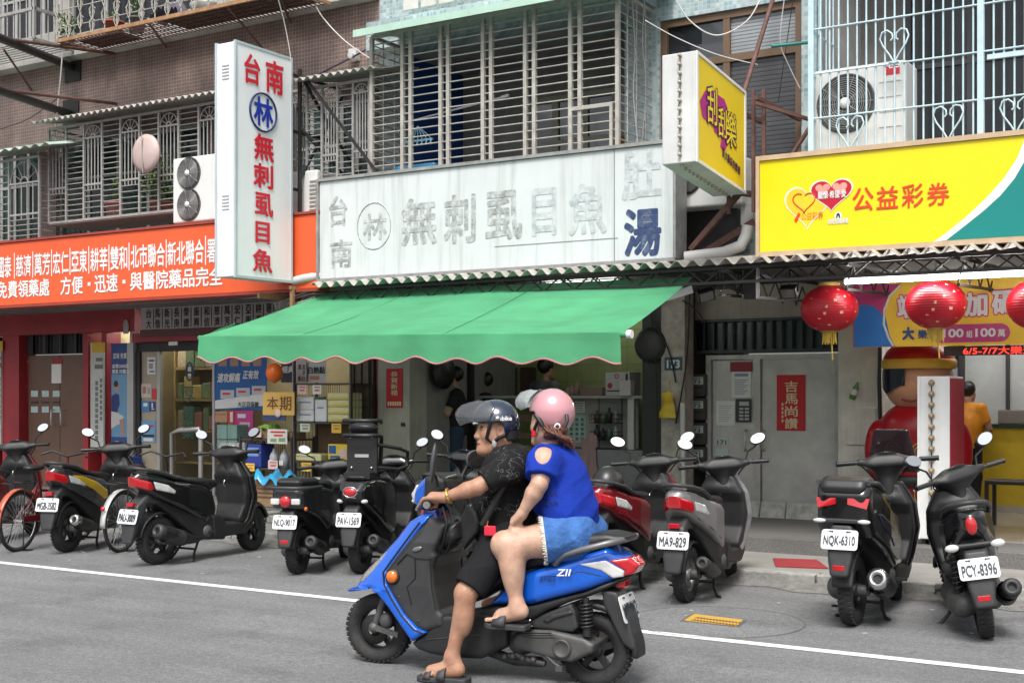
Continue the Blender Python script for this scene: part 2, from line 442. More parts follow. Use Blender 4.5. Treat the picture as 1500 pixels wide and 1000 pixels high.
black_steel=mat('black painted steel',(.022,.021,.021),.5,var=.3,scale=8)
rust_steel=mat('rusty brown steel',(.13,.062,.05),.75,var=.4,scale=11,dirt=(.05,.03,.028),dscale=10)
rust_wood=mat('rusty edge',(.36,.2,.10),.8,var=.4,scale=9)
green_glass=glass('green window glass',(.03,.085,.07),.06,.55)
dark_glass=glass('dark window glass',(.022,.024,.028),.08,.7)
clear_glass=glass('shop glass',(.05,.06,.055),.03,.1)
alu=mat('aluminium frame',(.52,.52,.50),.4,.6,var=.12,scale=9)
brown_alu=mat('brown window frame',(.14,.085,.05),.5,var=.15,scale=6)
louvre=tile('louvred glass',((.30,.32,.335),(.27,.29,.30)),(.14,.15,.16),.035,.35,.35,0,.2,ratio=60)
louvre_d=tile('dark louvred glass',((.075,.078,.085),(.06,.06,.065)),(.03,.03,.032),.045,.3,.3,0,.3,ratio=60)
corr=mat('corrugated sheet',(.44,.42,.385),.7,.1,var=.3,scale=5,dirt=(.22,.18,.14),dscale=4)
pvc=mat('pale pvc pipe',(.58,.57,.55),.5,var=.15,scale=8,dirt=(.3,.29,.27))
black_p=mat('black plastic',(.014,.014,.015),.42,var=.25,scale=9)
cable_b=mat('black cable',(.012,.012,.012),.6,var=0)
cable_w=mat('white cable',(.62,.61,.58),.6,var=.1)

YS,YU,YC,YG=11.0,11.9,11.25,12.6
KERB,STEP=10.35,11.6
def rect(px0,py0,px1,py1,Y):return wx(px0,Y),wx(px1,Y),wz(px1,py1,Y),wz(px0,py0,Y)
def pbox(mb,px0,py0,px1,py1,Y,t=.02,front=0):
    x0,x1,z0,z1=rect(px0,py0,px1,py1,Y);return mb.box(x0,x1,Y-front,Y+t,z0,z1)
def holes(mb,x0,x1,z0,z1,y0,y1,hs):
    xs=sorted({x0,x1,*[h[0] for h in hs],*[h[1] for h in hs]});zs=sorted({z0,z1,*[h[2] for h in hs],*[h[3] for h in hs]})
    xs=[x for x in xs if x0 <= x <= x1];zs=[z for z in zs if z0 <= z <= z1]
    for i in range(len(xs)-1):
        run=None
        for j in range(len(zs)-1):
            cx,cz=(xs[i]+xs[i+1])/2,(zs[j]+zs[j+1])/2
            solid=not any(h[0] < cx < h[1] and h[2] < cz < h[3] for h in hs)
            if solid and run is None:run=zs[j]
            if (not solid) and run is not None:mb.box(xs[i],xs[i+1],y0,y1,run,zs[j]);run=None
        if run is not None:mb.box(xs[i],xs[i+1],y0,y1,run,zs[-1])
    return mb

# ---------------------------------------------------------------- ground
def gridplane(x0,x1,y0,y1,z):return MB().quad((x0,y0,z),(x1,y0,z),(x1,y1,z),(x0,y1,z))
single('road',gridplane(-60,40,-14,KERB,0),asphalt,'','',kind='structure',origin=False)
m=MB();y0=7.83
m.quad((-60,y0,.004),(40,y0,.004),(40,y0+.105,.004),(-60,y0+.105,.004))
single('road_marking',m,roadwhite,'','',kind='structure',origin=False)
m=MB();x=-40
rr=random.Random(3)
while x < 20:                                  # kerb stones, chipped and slightly out of line
    L=rr.uniform(.75,1.1);dy=rr.uniform(-.012,.012);dz=rr.uniform(-.008,.006)
    m.box(x+.006,x+L-.006,KERB+dy,KERB+.17,-.05,.125+dz);x += L
single('kerb',m,stone,'','',kind='structure',origin=False,bevel=.012)
gravelly=mat('worn gutter concrete',(.19,.185,.175),.9,var=.4,scale=14,bump=1,bscale=90,dirt=(.09,.085,.08),dscale=5)
m=MB();P=[]
for i in range(120):
    x=-26+i*.28;w=.17+.1*math.sin(i*1.7)*math.sin(i*.53)+rr.uniform(-.03,.03)
    P.append([(x,KERB-max(.04,w),.004),(x,KERB-max(.04,w)*.4,.012),(x,KERB-.013,.045+rr.uniform(-.01,.015))])
single('road_edge',m.grid(P),gravelly,'','',kind='structure',origin=False)
single('pavement',MB().box(-40,20,KERB+.17,STEP,-.05,.115),concrete,'','',kind='structure',origin=False)
fl_tile=tile('arcade floor',((.30,.285,.26),(.27,.255,.235)),(.2,.19,.18),.3,.02,.5,0,.35)
m=MB();m.box(-40,20,STEP,STEP+.12,-.05,.248);m.box(-40,20,STEP+.12,19,-.05,.25)
single('arcade_floor',m,mat('terrazzo step',(.16,.155,.15),.6,var=.5,scale=60,dirt=(.08,.075,.07)),'','',kind='structure',origin=False)

# ---------------------------------------------------------------- left building
XL=wx(556,YU);XR=wx(962,YU);XE=-1.0;XW=-30
lb=thing('brown_building','brown mosaic tiled apartment block with a red shopfront under the orange sign','building',((XW+XL)/2,YU,0))
hw=[]
z0w,z1w=3.75,5.05
for a,b in ((-60,55),(82,305),(430,540)):hw.append((wx(a,YU),wx(b,YU),z0w,z1w))
m=holes(MB(),XW,XL,2.95,6.15,YU,YU+.2,hw);part('upper_wall',m,brown_tile,lb)
part('floor_beam',MB().box(XW,XL,YU-.22,YU+.2,6.15,6.42),beam_white,lb)
h3=[(wx(-40,YU),wx(78,YU),6.6,8.2),(wx(100,YU),wx(430,YU),6.5,8.4)]
m=holes(MB(),XW,XL,6.42,9.2,YU,YU+.2,h3);part('top_wall',m,grey_plaster,lb)
part('roof',MB().box(XW,XL,YU,19,9.2,9.4),ceil_m,lb)
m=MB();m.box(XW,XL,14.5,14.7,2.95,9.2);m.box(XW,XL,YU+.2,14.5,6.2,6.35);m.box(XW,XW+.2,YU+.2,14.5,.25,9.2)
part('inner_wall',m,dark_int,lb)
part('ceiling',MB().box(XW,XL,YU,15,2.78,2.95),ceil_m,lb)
def window(parent,x0,x1,z0,z1,y,n,frame,gl,fw=.045,rows=(),hasrail=True):
    m=MB()
    m.box(x0,x0+fw,y,y+.07,z0,z1);m.box(x1-fw,x1,y,y+.07,z0,z1)
    m.box(x0+fw,x1-fw,y,y+.07,z0,z0+fw);m.box(x0+fw,x1-fw,y,y+.07,z1-fw,z1)
    for k in range(1,n):
        x=x0+(x1-x0)*k/n;m.box(x-fw*.6,x+fw*.6,y+.01,y+.06,z0+fw,z1-fw)
    for z in rows:m.box(x0+fw,x1-fw,y+.006,y+.064,z-fw*.4,z+fw*.4)
    f=part('window',m,frame,parent)
    g=MB().box(x0+fw,x1-fw,y+.03,y+.036,z0+fw,z1-fw);part('pane',g,gl,f);return f
for k,(a,b,c,d) in enumerate(hw):window(lb,a,b,c,d,YU+.06,5 if k else 6,alu,green_glass,rows=(4.55,))
for (a,b,c,d) in h3:window(lb,a,b,c,d,YU+.06,6,alu,dark_glass,rows=(7.2,))
# pale curtain boards seen through the left windows
m=MB()
for a,b in ((105,118),(150,160),(195,206),(262,272)):m.box(wx(a,YU),wx(b,YU),YU+.2,YU+.22,z0w,z1w)
part('curtain',m,mat('old curtain',(.42,.43,.38),.9,var=.2,scale=5),lb)
m=MB()
for a,b in ((118,128),(205,214),(232,243),(277,285),(300,330)):m.box(wx(a,YU),wx(b,YU),YU+.2,YU+.22,6.5,8.3)
part('curtain',m,mat('old curtain',(.42,.43,.38),.9),lb)
# ground floor of the pharmacy: red columns, header, door wall
Yg=YG
zf0=2.2
m=MB()
m.box(wx(-60,Yg),wx(207,Yg),Yg-.12,Yg+.05,wz(100,489,Yg),2.95)     # fascia
for a,b,f_ in ((-60,-6,.03),(12,36,.1),(126,134,.06),(154,161,.06)):m.box(wx(a,Yg),wx(b,Yg),Yg-f_ ,Yg+.2,.25,wz(100,489,Yg)-.002)
part('red_front',m,red_panel,lb)
m=MB()
m.box(wx(205,Yg),wx(560,Yg),Yg-.14,Yg+.05,wz(260,500,Yg),wz(260,487,Yg));m.box(wx(205,Yg),wx(560,Yg),Yg-.05,Yg+.05,wz(260,440,Yg),2.95)
part('red_lintel',m,red_panel,lb)
m=MB()
for a,b in ((37.5,45),(62,65),(84,87),(107,110)):m.box(wx(a,Yg),wx(b,Yg),Yg+.02,Yg+.06,wz(80,518,Yg),wz(80,489,Yg)-.002)
for k in range(17):
    x=wx(40+k*5.3,Yg);m.bar((x,Yg+.03,wz(80,518,Yg)),(x,Yg+.03,wz(80,489,Yg)),.008)
part('transom_grille',m,black_steel,lb)
part('transom_pane',MB().box(wx(38,Yg),wx(126,Yg),Yg+.08,Yg+.1,wz(80,518,Yg),2.6),mat('black transom',(.012,.014,.02),.3),lb)
dw=mat('brown steel door',(.135,.075,.05),.5,var=.18,scale=4,dirt=(.07,.045,.035))
d=part('door',MB().box(wx(40,Yg),wx(86,Yg)-.006,Yg+.02,Yg+.07,.26,wz(80,520,Yg)).box(wx(86,Yg)+.006,wx(126,Yg),Yg+.02,Yg+.07,.26,wz(80,520,Yg)),dw,lb,bevel=.006)
for xx in (79,93):
    x=wx(xx,Yg);zt,zb=wz(86,600,Yg),wz(86,622,Yg)
    part('handle',MB().tube([(x,Yg+.02,zt),(x,Yg-.05,zt),(x,Yg-.05,zb),(x,Yg+.02,zb)],.012),alu,d)
m=MB()
for i in range(3):
    for j in range(2):pbox(m,46+i*16,572+j*23,56+i*16,581+j*23,Yg+.02,0,.008)
part('letter_plate',m,mat('pale letter plate',(.42,.52,.52),.5,var=.2,scale=30),d)
m=MB()
for i in range(3):pbox(m,46+i*16,588,56+i*16,590,Yg+.02,0,.012)
part('letter_slot',m,black_steel,d)
m=MB();pbox(m,76,533,90,561,Yg+.02,0,.006);nb=part('notice',m,mat('white paper',(.68,.68,.66),.8,var=.05),d)
m=MB();pbox(m,77,525,92,533,Yg+.02,0,.008)
part('calendar_top',m,mat('dull red paper',(.30,.03,.04),.7),d)
# glass shop entrance of the pharmacy
post=mat('grey aluminium post',(.40,.40,.39),.4,.4,var=.1)
m=MB()
m.box(wx(190,Yg),wx(203.5,Yg),Yg-.0,Yg+.06,wz(260,500,Yg),wz(100,489,Yg)-.003);m.box(wx(191,Yg),wx(200,Yg),Yg-.06,Yg+.06,.25,wz(260,500,Yg)-.003);m.box(wx(230,Yg),wx(234,Yg),Yg-.0,Yg+.05,.25,wz(260,512,Yg))
m.box(wx(311,Yg),wx(314,Yg),Yg,Yg+.05,.25,wz(260,500,Yg));m.box(wx(428,Yg),wx(432,Yg),Yg,Yg+.05,.25,wz(260,500,Yg))
part('door_frame',m,post,lb)
part('door_head',MB().box(wx(200,Yg),wx(560,Yg),Yg+.0,Yg+.1,wz(260,514,Yg),wz(260,500,Yg)-.002),black_steel,lb)
part('dark_jamb',MB().box(wx(200,Yg),wx(206,Yg),Yg-.02,Yg+.1,.25,wz(260,514,Yg)),black_steel,lb)
part('beige_jamb',MB().box(wx(206,Yg),wx(230,Yg),Yg+.02,Yg+.1,.25,wz(260,514,Yg)),mat('beige jamb',(.36,.31,.23),.6,var=.15),lb)
gp=part('glass_door',MB().box(wx(234,Yg),wx(311,Yg),Yg+.02,Yg+.03,.26,wz(260,514,Yg)),clear_glass,lb)
part('shop_window',MB().box(wx(314,Yg),wx(520,Yg),Yg+.02,Yg+.03,.26,wz(260,514,Yg)),clear_glass,lb)
m=MB();wh=mat('white lettering',(.75,.75,.74),.6,var=.04)
x0,x1,z0,z1=rect(268,532,288,556,Yg)
part('notice_card',MB().box(*rect(259,502,272,506,Yg)[:2],Yg-.15,Yg-.145,*rect(259,501,272,506,Yg)[2:]),wh,lb)
# pharmacy interior: lit shelves of goods behind the glass
pi=mat('pharmacy inner wall',(.52,.43,.22),.8,var=.2)
part('back_wall',MB().box(wx(140,14.4),wx(560,14.4),14.4,14.5,.25,2.78),pi,lb)
part('side_wall',MB().box(XL-.18,XL,Yg+.1,14.4,.25,2.78).box(wx(190,13)-.12,wx(190,13),Yg+.1,14.4,.25,2.78),pi,lb)

# ---------------------------------------------------------------- middle building
mb_=thing('grey_building','pale building with a caged balcony above the open fish soup shop and its green awning','building',((XL+XR)/2,YU,0))
ho=[(wx(585,YU),wx(915,YU),3.55,5.5)]
m=holes(MB(),XL,XR,2.95,5.5,YU,YU+.2,ho);part('upper_wall',m,blue_tile,mb_)
part('floor_beam',MB().box(XL,XR,YU-.25,YU+.2,5.5,5.82),blue_tile,mb_)
part('top_wall',MB().box(XL,XR,YU,YU+.2,5.82,9.2),blue_tile,mb_)
m=MB();bx0,bx1=wx(585,YU),wx(915,YU)
part('balcony_floor',MB().box(bx0-.2,bx1+.2,YU+.2,13.4,3.4,3.55),grey_plaster,mb_)
part('balcony_ceiling',MB().box(bx0-.2,bx1+.2,YU+.2,13.4,5.5,5.65),mat('balcony ceiling',(.30,.29,.28),.9,var=.2),mb_)
part('balcony_side',MB().box(bx0-.15,bx0,YU+.2,13.4,3.55,5.5),mat('deep blue wall',(.012,.075,.33),.7,var=.25,scale=2),mb_)
part('balcony_side',MB().box(bx1,bx1+.15,YU+.2,13.4,3.55,5.5),cream,mb_)
bw0=bx0+.9
part('balcony_back',MB().box(bx0,bw0,13.2,13.4,3.55,5.5).box(bw0,bx1,13.2,13.4,5.1,5.5),mat('balcony back wall',(.34,.33,.31),.9,var=.25),mb_)
wf=window(mb_,bw0,bx1,3.55,5.1,13.2,5,mat('cream window frame',(.5,.48,.4),.6,var=.1),dark_glass,.07,rows=(4.55,))
part('orange_board',MB().box(bx1-.75,bx1-.25,13.02,13.06,3.6,4.5),mat('orange plywood',(.42,.17,.05),.7,var=.2),mb_)
part('roof',MB().box(XL,XR,YU,19,9.2,9.4),ceil_m,mb_)
part('ceiling',MB().box(XL,XR,YU,19,2.8,2.95),ceil_m,mb_)
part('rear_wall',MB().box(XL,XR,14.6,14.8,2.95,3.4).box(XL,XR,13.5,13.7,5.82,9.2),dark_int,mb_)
Xp0,Xp1=wx(553,12.4),wx(600,12.4);YK=13.5;XC0,XC1=wx(945,YK),wx(1003,YK)
part('pillar',MB().box(Xp0,Xp1,12.4,12.75,.25,2.8),cream,mb_,bevel=.008)
part('red_post',MB().box(wx(548,12.4),Xp0-.004,12.44,12.6,.25,2.8),red_panel,mb_)
brown_shut=mat('brown folded shutter',(.15,.105,.08),.6,var=.25,scale=6)
m=MB()
for k in range(5):
    a=520+k*5.4;m.box(wx(a,12.45),wx(a+4.4,12.45),12.36+.02*(k % 2),12.6,.25,2.8)
part('folding_shutter',m,brown_shut,mb_,bevel=.006)
side_m=mat('grey shop wall',(.245,.235,.225),.85,var=.2,scale=2,streak=.3)
part('side_wall',MB().box(Xp1-.12,Xp1-.002,12.75,14.8,.25,2.8),side_m,mb_)
part('side_post',MB().box(Xp1,Xp1+.06,13.62,13.7,.25,2.8),black_steel,mb_)
shop_tile=tile('green shop tile',((.30,.36,.14),(.28,.34,.13)),(.16,.19,.08),.22,.03,.35,0,.3)
part('back_wall',MB().box(Xp1,wx(1090,14.8),14.8,14.95,.25,2.8),shop_tile,mb_)
col_m=mat('stained column plaster',(.44,.40,.35),.9,var=.4,scale=5,dirt=(.06,.05,.045),dscale=3,bump=.4,bscale=25)
part('column',MB().box(wx(968,YK),XC1,YK,YK+.25,.25,2.8),col_m,mb_,bevel=.01)
part('dark_jamb',MB().box(wx(938,YK),wx(968,YK)-.003,YK+.05,YK+.3,.25,2.8),black_steel,mb_)
part('side_wall',MB().box(wx(968,YK),wx(968,YK)+.15,YK+.25,14.8,.25,2.8),dark_int,mb_)

# ---------------------------------------------------------------- right building
rb=thing('blue_tiled_building','pale blue mosaic building above the steel double door and the yellow lottery shop','building',((XR+XE)/2,YU,0))
wz1=5.36;hr=[(wx(966,YU),wx(1174,YU),3.5,wz1),(wx(1196,YU),XE,3.2,7.0)]
m=holes(MB(),XR,XE,2.95,7.4,YU,YU+.2,hr);part('upper_wall',m,blue_tile,rb)
part('roof',MB().box(XR,XE,YU,19,7.4,7.6),ceil_m,rb)
a,b=hr[0][0],hr[0][1];xm=wx(1062,YU);zm=wz(1062,85,YU)
f=part('window',MB().box(a,a+.07,YU+.03,YU+.12,3.5,wz1).box(b-.07,b,YU+.03,YU+.12,3.5,wz1).box(a+.07,b-.07,YU+.03,YU+.12,wz1-.07,wz1).box(a+.07,b-.07,YU+.03,YU+.12,zm-.035,zm+.035).box(xm-.035,xm+.035,YU+.034,YU+.116,3.5,zm-.035).box(xm-.035,xm+.035,YU+.034,YU+.116,zm+.035,wz1-.07),brown_alu,rb)
part('pane',MB().box(xm+.035,b-.07,YU+.07,YU+.078,zm+.035,wz1-.07),louvre,f)
part('pane',MB().box(a+.07,xm-.035,YU+.07,YU+.078,zm+.035,wz1-.07),dark_glass,f)
part('pane',MB().box(xm+.035,b-.07,YU+.07,YU+.078,3.5,zm-.035),louvre_d,f)
part('pane',MB().box(a+.07,xm-.035,YU+.07,YU+.078,3.5,zm-.035),dark_glass,f)
a,b=hr[1][0],XE
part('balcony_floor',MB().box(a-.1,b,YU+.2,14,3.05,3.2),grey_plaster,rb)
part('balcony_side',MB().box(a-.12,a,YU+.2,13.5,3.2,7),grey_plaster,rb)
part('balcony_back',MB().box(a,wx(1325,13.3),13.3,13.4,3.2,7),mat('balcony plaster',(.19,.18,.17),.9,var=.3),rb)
window(rb,wx(1325,13.3),b,3.2,7,13.3,4,mat('dark window frame',(.05,.05,.055),.5),dark_glass,.06,rows=(4.9,))
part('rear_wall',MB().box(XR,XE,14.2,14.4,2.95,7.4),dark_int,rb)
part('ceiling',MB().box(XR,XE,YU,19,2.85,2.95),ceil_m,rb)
YD=13.9
XP0,XP1=wx(1236,13.75),wx(1291,13.55)
zdt=wz(1130,519,YD);zdb=wz(1110,752,YD);ztr=wz(1110,466,YD)
part('lintel_wall',MB().box(XC1-.05,XP0,YD,YD+.15,ztr,2.85),mat('dirty beige wall',(.40,.37,.32),.9,var=.25,scale=2,streak=.4),rb)
part('transom',MB().box(XC1-.05,XP0,YD+.06,YD+.1,zdt+.02,ztr),mat('black transom',(.012,.014,.02),.3),rb)
m=MB();n=15
m.box(XC1-.05,XP0,YD-.02,YD+.05,ztr-.03,ztr);m.box(XC1-.05,XP0,YD-.02,YD+.05,zdt+.02,zdt+.06)
for k in range(n):
    x=XC1+(XP0-XC1)*(k+.5)/n;m.box(x-.012,x+.012,YD,YD+.03,zdt+.06,ztr-.03)
part('transom_grille',m,mat('navy grille',(.018,.024,.035),.5,var=.2),rb)
steel=mat('dull steel door',(.46,.43,.415),.45,.25,var=.2,scale=3,dirt=(.12,.105,.1),dscale=2.5)
m=n=None
steel_t=bpy.data.materials.get('stamped steel')
def stamped():
    m=mat('stamped steel',(.50,.475,.46),.42,.25,var=.22,scale=3,dirt=(.30,.28,.265),dscale=2.2)
    n=m.node_tree.nodes;l=m.node_tree.links;b=n['Principled BSDF']
    tc=n.new('ShaderNodeTexCoord');mp=n.new('ShaderNodeMapping');mp.inputs['Rotation'].default_value=(0,R(45),0);mp.inputs['Scale'].default_value=(34,34,34)
    ck=n.new('ShaderNodeTexVoronoi');ck.inputs['Randomness'].default_value=0;ck.inputs['Scale'].default_value=1
    l.new(tc.outputs['Object'],mp.inputs[0]);l.new(mp.outputs[0],ck.inputs['Vector'])
    bp=n.new('ShaderNodeBump');bp.inputs['Strength'].default_value=.3;bp.inputs['Distance'].default_value=.01
    l.new(ck.outputs['Distance'],bp.inputs['Height']);l.new(bp.outputs[0],b.inputs['Normal']);return m
st_m=stamped()
xa,xb,xc=wx(1036,YD),wx(1111,YD),wx(1232,YD)
m=MB().box(xa,xa+.06,YD-.04,YD+.08,zdb-.03,zdt).box(xb-.035,xb+.035,YD-.04,YD+.08,zdb-.03,zdt).box(xc-.06,xc,YD-.04,YD+.08,zdb-.03,zdt).box(xa+.06,xb-.035,YD-.04,YD+.08,zdt-.05,zdt).box(xb+.035,xc-.06,YD-.04,YD+.08,zdt-.05,zdt)
part('door_frame',m,steel,rb)
for p,q,hx in ((xa+.065,xb-.04,1094),(xb+.04,xc-.065,1119)):
    d=part('door',MB().box(p,q,YD,YD+.05,zdb-.03,zdt-.055),st_m,rb,bevel=.004)
    x=wx(hx,YD);z1,z0=wz(hx,630,YD),wz(hx,659,YD)
    part('handle',MB().tube([(x,YD,z1),(x,YD-.06,z1),(x+.01,YD-.08,z1-.03),(x+.01,YD-.08,z0+.03),(x,YD-.06,z0),(x,YD,z0)],.013),alu,d)
part('door_sill',MB().box(xa-.1,XP0,YD-.3,YD+.1,.25,zdb-.03),concrete,rb)
m=MB()
for a,b in ((1045,1068),(1087,1112),(1114,1150),(1152,1206)):
    p0,p1=wx(a,13.55),wx(b,13.55);m.slab([(p0,13.52,.25),(p1,13.52,.25),(p1,13.58,.42),(p0,13.58,.42)],(0,.02,0))
part('kick_board',m,mat('limewashed board',(.42,.41,.38),.8,var=.4,scale=12,dirt=(.2,.19,.17),dscale=9),rb)
pw=mat('white pillar paint',(.62,.595,.54),.7,var=.2,scale=3,streak=.45,dirt=(.2,.18,.15))
part('pillar',MB().box(XP0,XP1,13.55,14.1,.25,2.85),pw,rb,bevel=.008)
part('plinth',MB().box(XP0-.02,XP1+.02,13.5,14.1,.25,.42),concrete,rb,bevel=.006)
part('meter_cover',MB().box(*rect(1241,596,1284,652,13.55)[:2],13.515,13.555,*rect(1241,596,1284,652,13.55)[2:]),pw,rb,bevel=.008)
part('meter_cover',MB().box(*rect(1250,664,1272,680,13.55)[:2],13.52,13.555,*rect(1250,664,1272,680,13.55)[2:]),pw,rb,bevel=.008)
# lottery shop interior
part('side_wall',MB().box(XP1-.15,XP1-.003,14.1,17.4,.25,2.85),mat('lottery side wall',(.45,.42,.39),.8,var=.1),rb)
part('back_wall',MB().box(XP1,1.6,17.4,17.55,.25,2.85),mat('lottery back wall',(.60,.62,.61),.6,var=.08),rb)
part('partition',MB().box(wx(1405,16.2),wx(1500,16.2)+1.6,16.2,16.24,1.25,2.6),mat('milky partition',(.62,.65,.65),.25,var=.06),rb)
part('partition_post',MB().box(wx(1404,16.1),wx(1411,16.1),16.1,16.2,.25,2.85).box(wx(1473,16.1),wx(1477,16.1),16.1,16.2,1.2,2.85),mat('dark window frame',(.05,.05,.055),.5),rb)
part('shop_floor',MB().box(XP1+.01,1.6,12.4,17.4,.25,.262),mat('beige polished tile',(.42,.39,.34),.22,var=.1),rb)
part('end_wall',MB().box(XE-.1,XE+.1,YU+.2,17.4,.25,2.85),dark_int,rb)

# tube lamps added under the ceilings to brighten the shop interiors
lit=mat('lit tube',(1,.98,.94),.5,var=0,emit=22)
def added_ceil_lamp(label,x0,x1,y,z):
    o=thing('added_ceiling_lamp',label,'lamp',((x0+x1)/2,y,z),'added ceiling tube lamps in the shops')
    part('housing',MB().box(x0,x1,y-.06,y+.06,z+.02,z+.07),white_metal,o);part('tube',MB().bar((x0+.03,y,z),(x1-.03,y,z),.02,10),lit,o)
added_ceil_lamp('added ceiling tube lamp deep inside the lottery shop',-3.6,-2.0,15.0,2.7);added_ceil_lamp('added ceiling tube lamp near the front of the lottery shop',-3.9,-2.5,13.6,2.7)
added_ceil_lamp('added ceiling tube lamp above the packets in the pharmacy',-15.3,-13.9,13.1,2.6);added_ceil_lamp('added ceiling tube lamp behind the blue poster in the pharmacy',-13.2,-11.6,13.3,2.6);lit=mat('dim lit tube',(1,.97,.9),.5,var=0,emit=5);added_ceil_lamp('added ceiling tube lamp over the stall of the soup shop',-8.2,-7.0,14.2,2.68);lit=MC['lit tube']
# ---------------------------------------------------------------- signs
def base(x0,x1,y,z):return ((x0+x1)/2,y,z)
orange=mat('orange red sign sheet',(.74,.105,.03),.4,var=.05,scale=2,dirt=(.55,.09,.035),dscale=1.3)
signw=mat('white sign print',(.76,.75,.74),.5,var=.03)
s=thing('shop_sign','long orange red signboard with two rows of white characters over the pharmacy','sign',base(XW,-9.4,YS,2.75))
xr=wx(468,YS)
part('sign_face',MB().box(-22,xr,YS,YS+.3,2.765,3.59),orange,s,bevel=.01)
part('trim',MB().box(-22,xr+.01,YS-.02,YS+.3,3.592,3.62).box(-22,xr+.01,YS-.02,YS+.3,2.735,2.763),mat('sign trim',(.30,.05,.035),.5,var=.2),s)
m=MB();yl=YS-.004
names=[('國泰',0,17),('慈濟',24,46),('萬芳',51,74),('宏仁',78,101),('亞東',105,128),('耕莘',133,158),('雙和',162,187),('北市聯合',192,242),('新北聯合',246,299),('署立',304,328)]
zt,zb=3.42,3.13
for t,a,b in names:
    x0,x1=wx(a-(3 if a == 0 else 0),YS),wx(b,YS);m.text(t,(x0,yl,zb),X_,Z_,x1-x0,zt-zb,.018)
for a in (21.5,48.5,76,103,130.5,160,189.5,244,301.5):x=wx(a,YS);m.box(x-.008,x+.008,yl-.001,yl,zb-.02,zt+.03)
for t,a,b in (('免費領藥處',-3,73),('方便',89,122),('迅速',139,173),('與醫院藥品完全',191,327)):
    x0,x1=wx(a,YS),wx(b,YS);m.text(t,(x0,yl,2.86),X_,Z_,x1-x0,.23,.018)
for a in (131,182):x=wx(a,YS);m.box(x-.025,x+.025,yl-.001,yl,2.955,3.0)
part('lettering',m,signw,s)

white_acr=mat('weathered white sign sheet',(.61,.64,.65),.5,var=.07,scale=1.5,streak=.95,dirt=(.40,.42,.41))
s=thing('shop_sign','long weathered white signboard with faded grey characters above the green awning','sign',base(-9.35,-5.05,YS,2.84))
xl,xr=wx(468,YS),wx(987,YS)
part('sign_face',MB().box(xl,xr,YS,YS+.22,2.86,3.93),white_acr,s,bevel=.008)
part('frame',MB().box(xl-.02,xr+.02,YS-.025,YS+.22,3.932,3.965).box(xl-.02,xr+.02,YS-.025,YS+.22,2.83,2.858).box(xl-.03,xl-.002,YS-.025,YS+.22,2.86,3.93).box(xr+.002,xr+.03,YS-.025,YS+.22,2.86,3.93),mat('grey sign edge',(.32,.32,.31),.5,.3,var=.3,scale=9),s)
xsm=wx(900,YS);part('joint',MB().box(xsm-.004,xsm+.004,YS-.003,YS,2.87,3.92).box(wx(725,YS),wx(905,YS),YS-.0035,YS,3.08,3.086),mat('dark joint',(.2,.21,.21),.6),s)
def ghost(name,col,thr,bare=(.58,.61,.62)):
    m=mat(name,col,.6,var=0);n=m.node_tree.nodes;l=m.node_tree.links;b=n['Principled BSDF']
    tc=n.new('ShaderNodeTexCoord');no=n.new('ShaderNodeTexNoise');no.inputs['Scale'].default_value=9;no.inputs['Detail'].default_value=10;no.inputs['Roughness'].default_value=.78
    l.new(tc.outputs['Object'],no.inputs['Vector'])
    rp=n.new('ShaderNodeValToRGB');rp.color_ramp.elements[0].position=thr;rp.color_ramp.elements[1].position=thr+.22;rp.color_ramp.elements[0].color=(*bare,1);rp.color_ramp.elements[1].color=(*col,1)
    l.new(no.outputs[0],rp.inputs[0]);l.new(rp.outputs[0],b.inputs['Base Color']);return m
gh=ghost('faded grey paint',(.21,.215,.205),.385);gh2=ghost('faded pale paint',(.31,.36,.375),.42);navy=mat('worn navy paint',(.03,.055,.15),.6,var=.3,scale=14,dirt=(.4,.45,.5),dscale=9)
m=MB();yl=YS-.0018
def ptext(m,t,px0,py0,px1,py1,off=.02,Y=YS,yy=None,sh=0):
    x0,x1,z0,z1=rect(px0,py0,px1,py1,Y);m.text(t,(x0,(Y-(.0018 if Y == YS else .004)) if yy is None else yy,z0),X_,Z_,x1-x0,z1-z0,off,font_shear=sh)
ptext(m,'台',482,288,509,330,.022);ptext(m,'南',484,352,516,391,.022);ptext(m,'林',532,314,567,350,.02)
for t,a,b,c,d in (('無',588,292,640,357),('刺',650,287,697,355),('虱',711,282,765,350)):ptext(m,t,a,b,c,d,.028)
x,z=wx(548,YS),wz(548,331,YS)
m.tube([(x+.225*math.cos(k*.2618),yl,z+.25*math.sin(k*.2618)) for k in range(24)],.006,4,closed=True)
part('faded_lettering',m,gh,s)
m=MB()
for t,a,b,c,d in (('目',779,277,815,344),('魚',833,271,889,342),):ptext(m,t,a,b,c,d,.028)
ptext(m,'肚',911,220,969,290,.03);part('faded_lettering',m,gh2,s)
m=MB();ptext(m,'湯',914,307,969,374,.032);part('lettering',m,navy,s)

# vertical white sign box with red characters
XV=-9.69;yv0,yv1=10.05,10.95;zv0,zv1=2.83,5.33
s=thing('hanging_sign','tall white lightbox sign with red characters and a blue circled character','sign',(XV-.15,10.5,zv0))
box_w=mat('white lightbox',(.82,.83,.845),.35,var=.04,scale=2,streak=.12)
part('sign_box',MB().box(XV-.29,XV-.008,yv0+.01,yv1-.01,zv0+.01,zv1-.01),box_w,s,bevel=.012)
m=MB();e=.028
m.box(XV-.03,XV,yv0,yv0+e,zv0,zv1).box(XV-.03,XV,yv1-e,yv1,zv0,zv1).box(XV-.03,XV,yv0+e,yv1-e,zv1-e,zv1).box(XV-.03,XV,yv0+e,yv1-e,zv0,zv0+e)
m.box(XV-.30,XV-.27,yv0,yv0+e,zv0,zv1)
part('frame',m,mat('pale blue grey trim',(.48,.55,.58),.4,.2,var=.1),s)
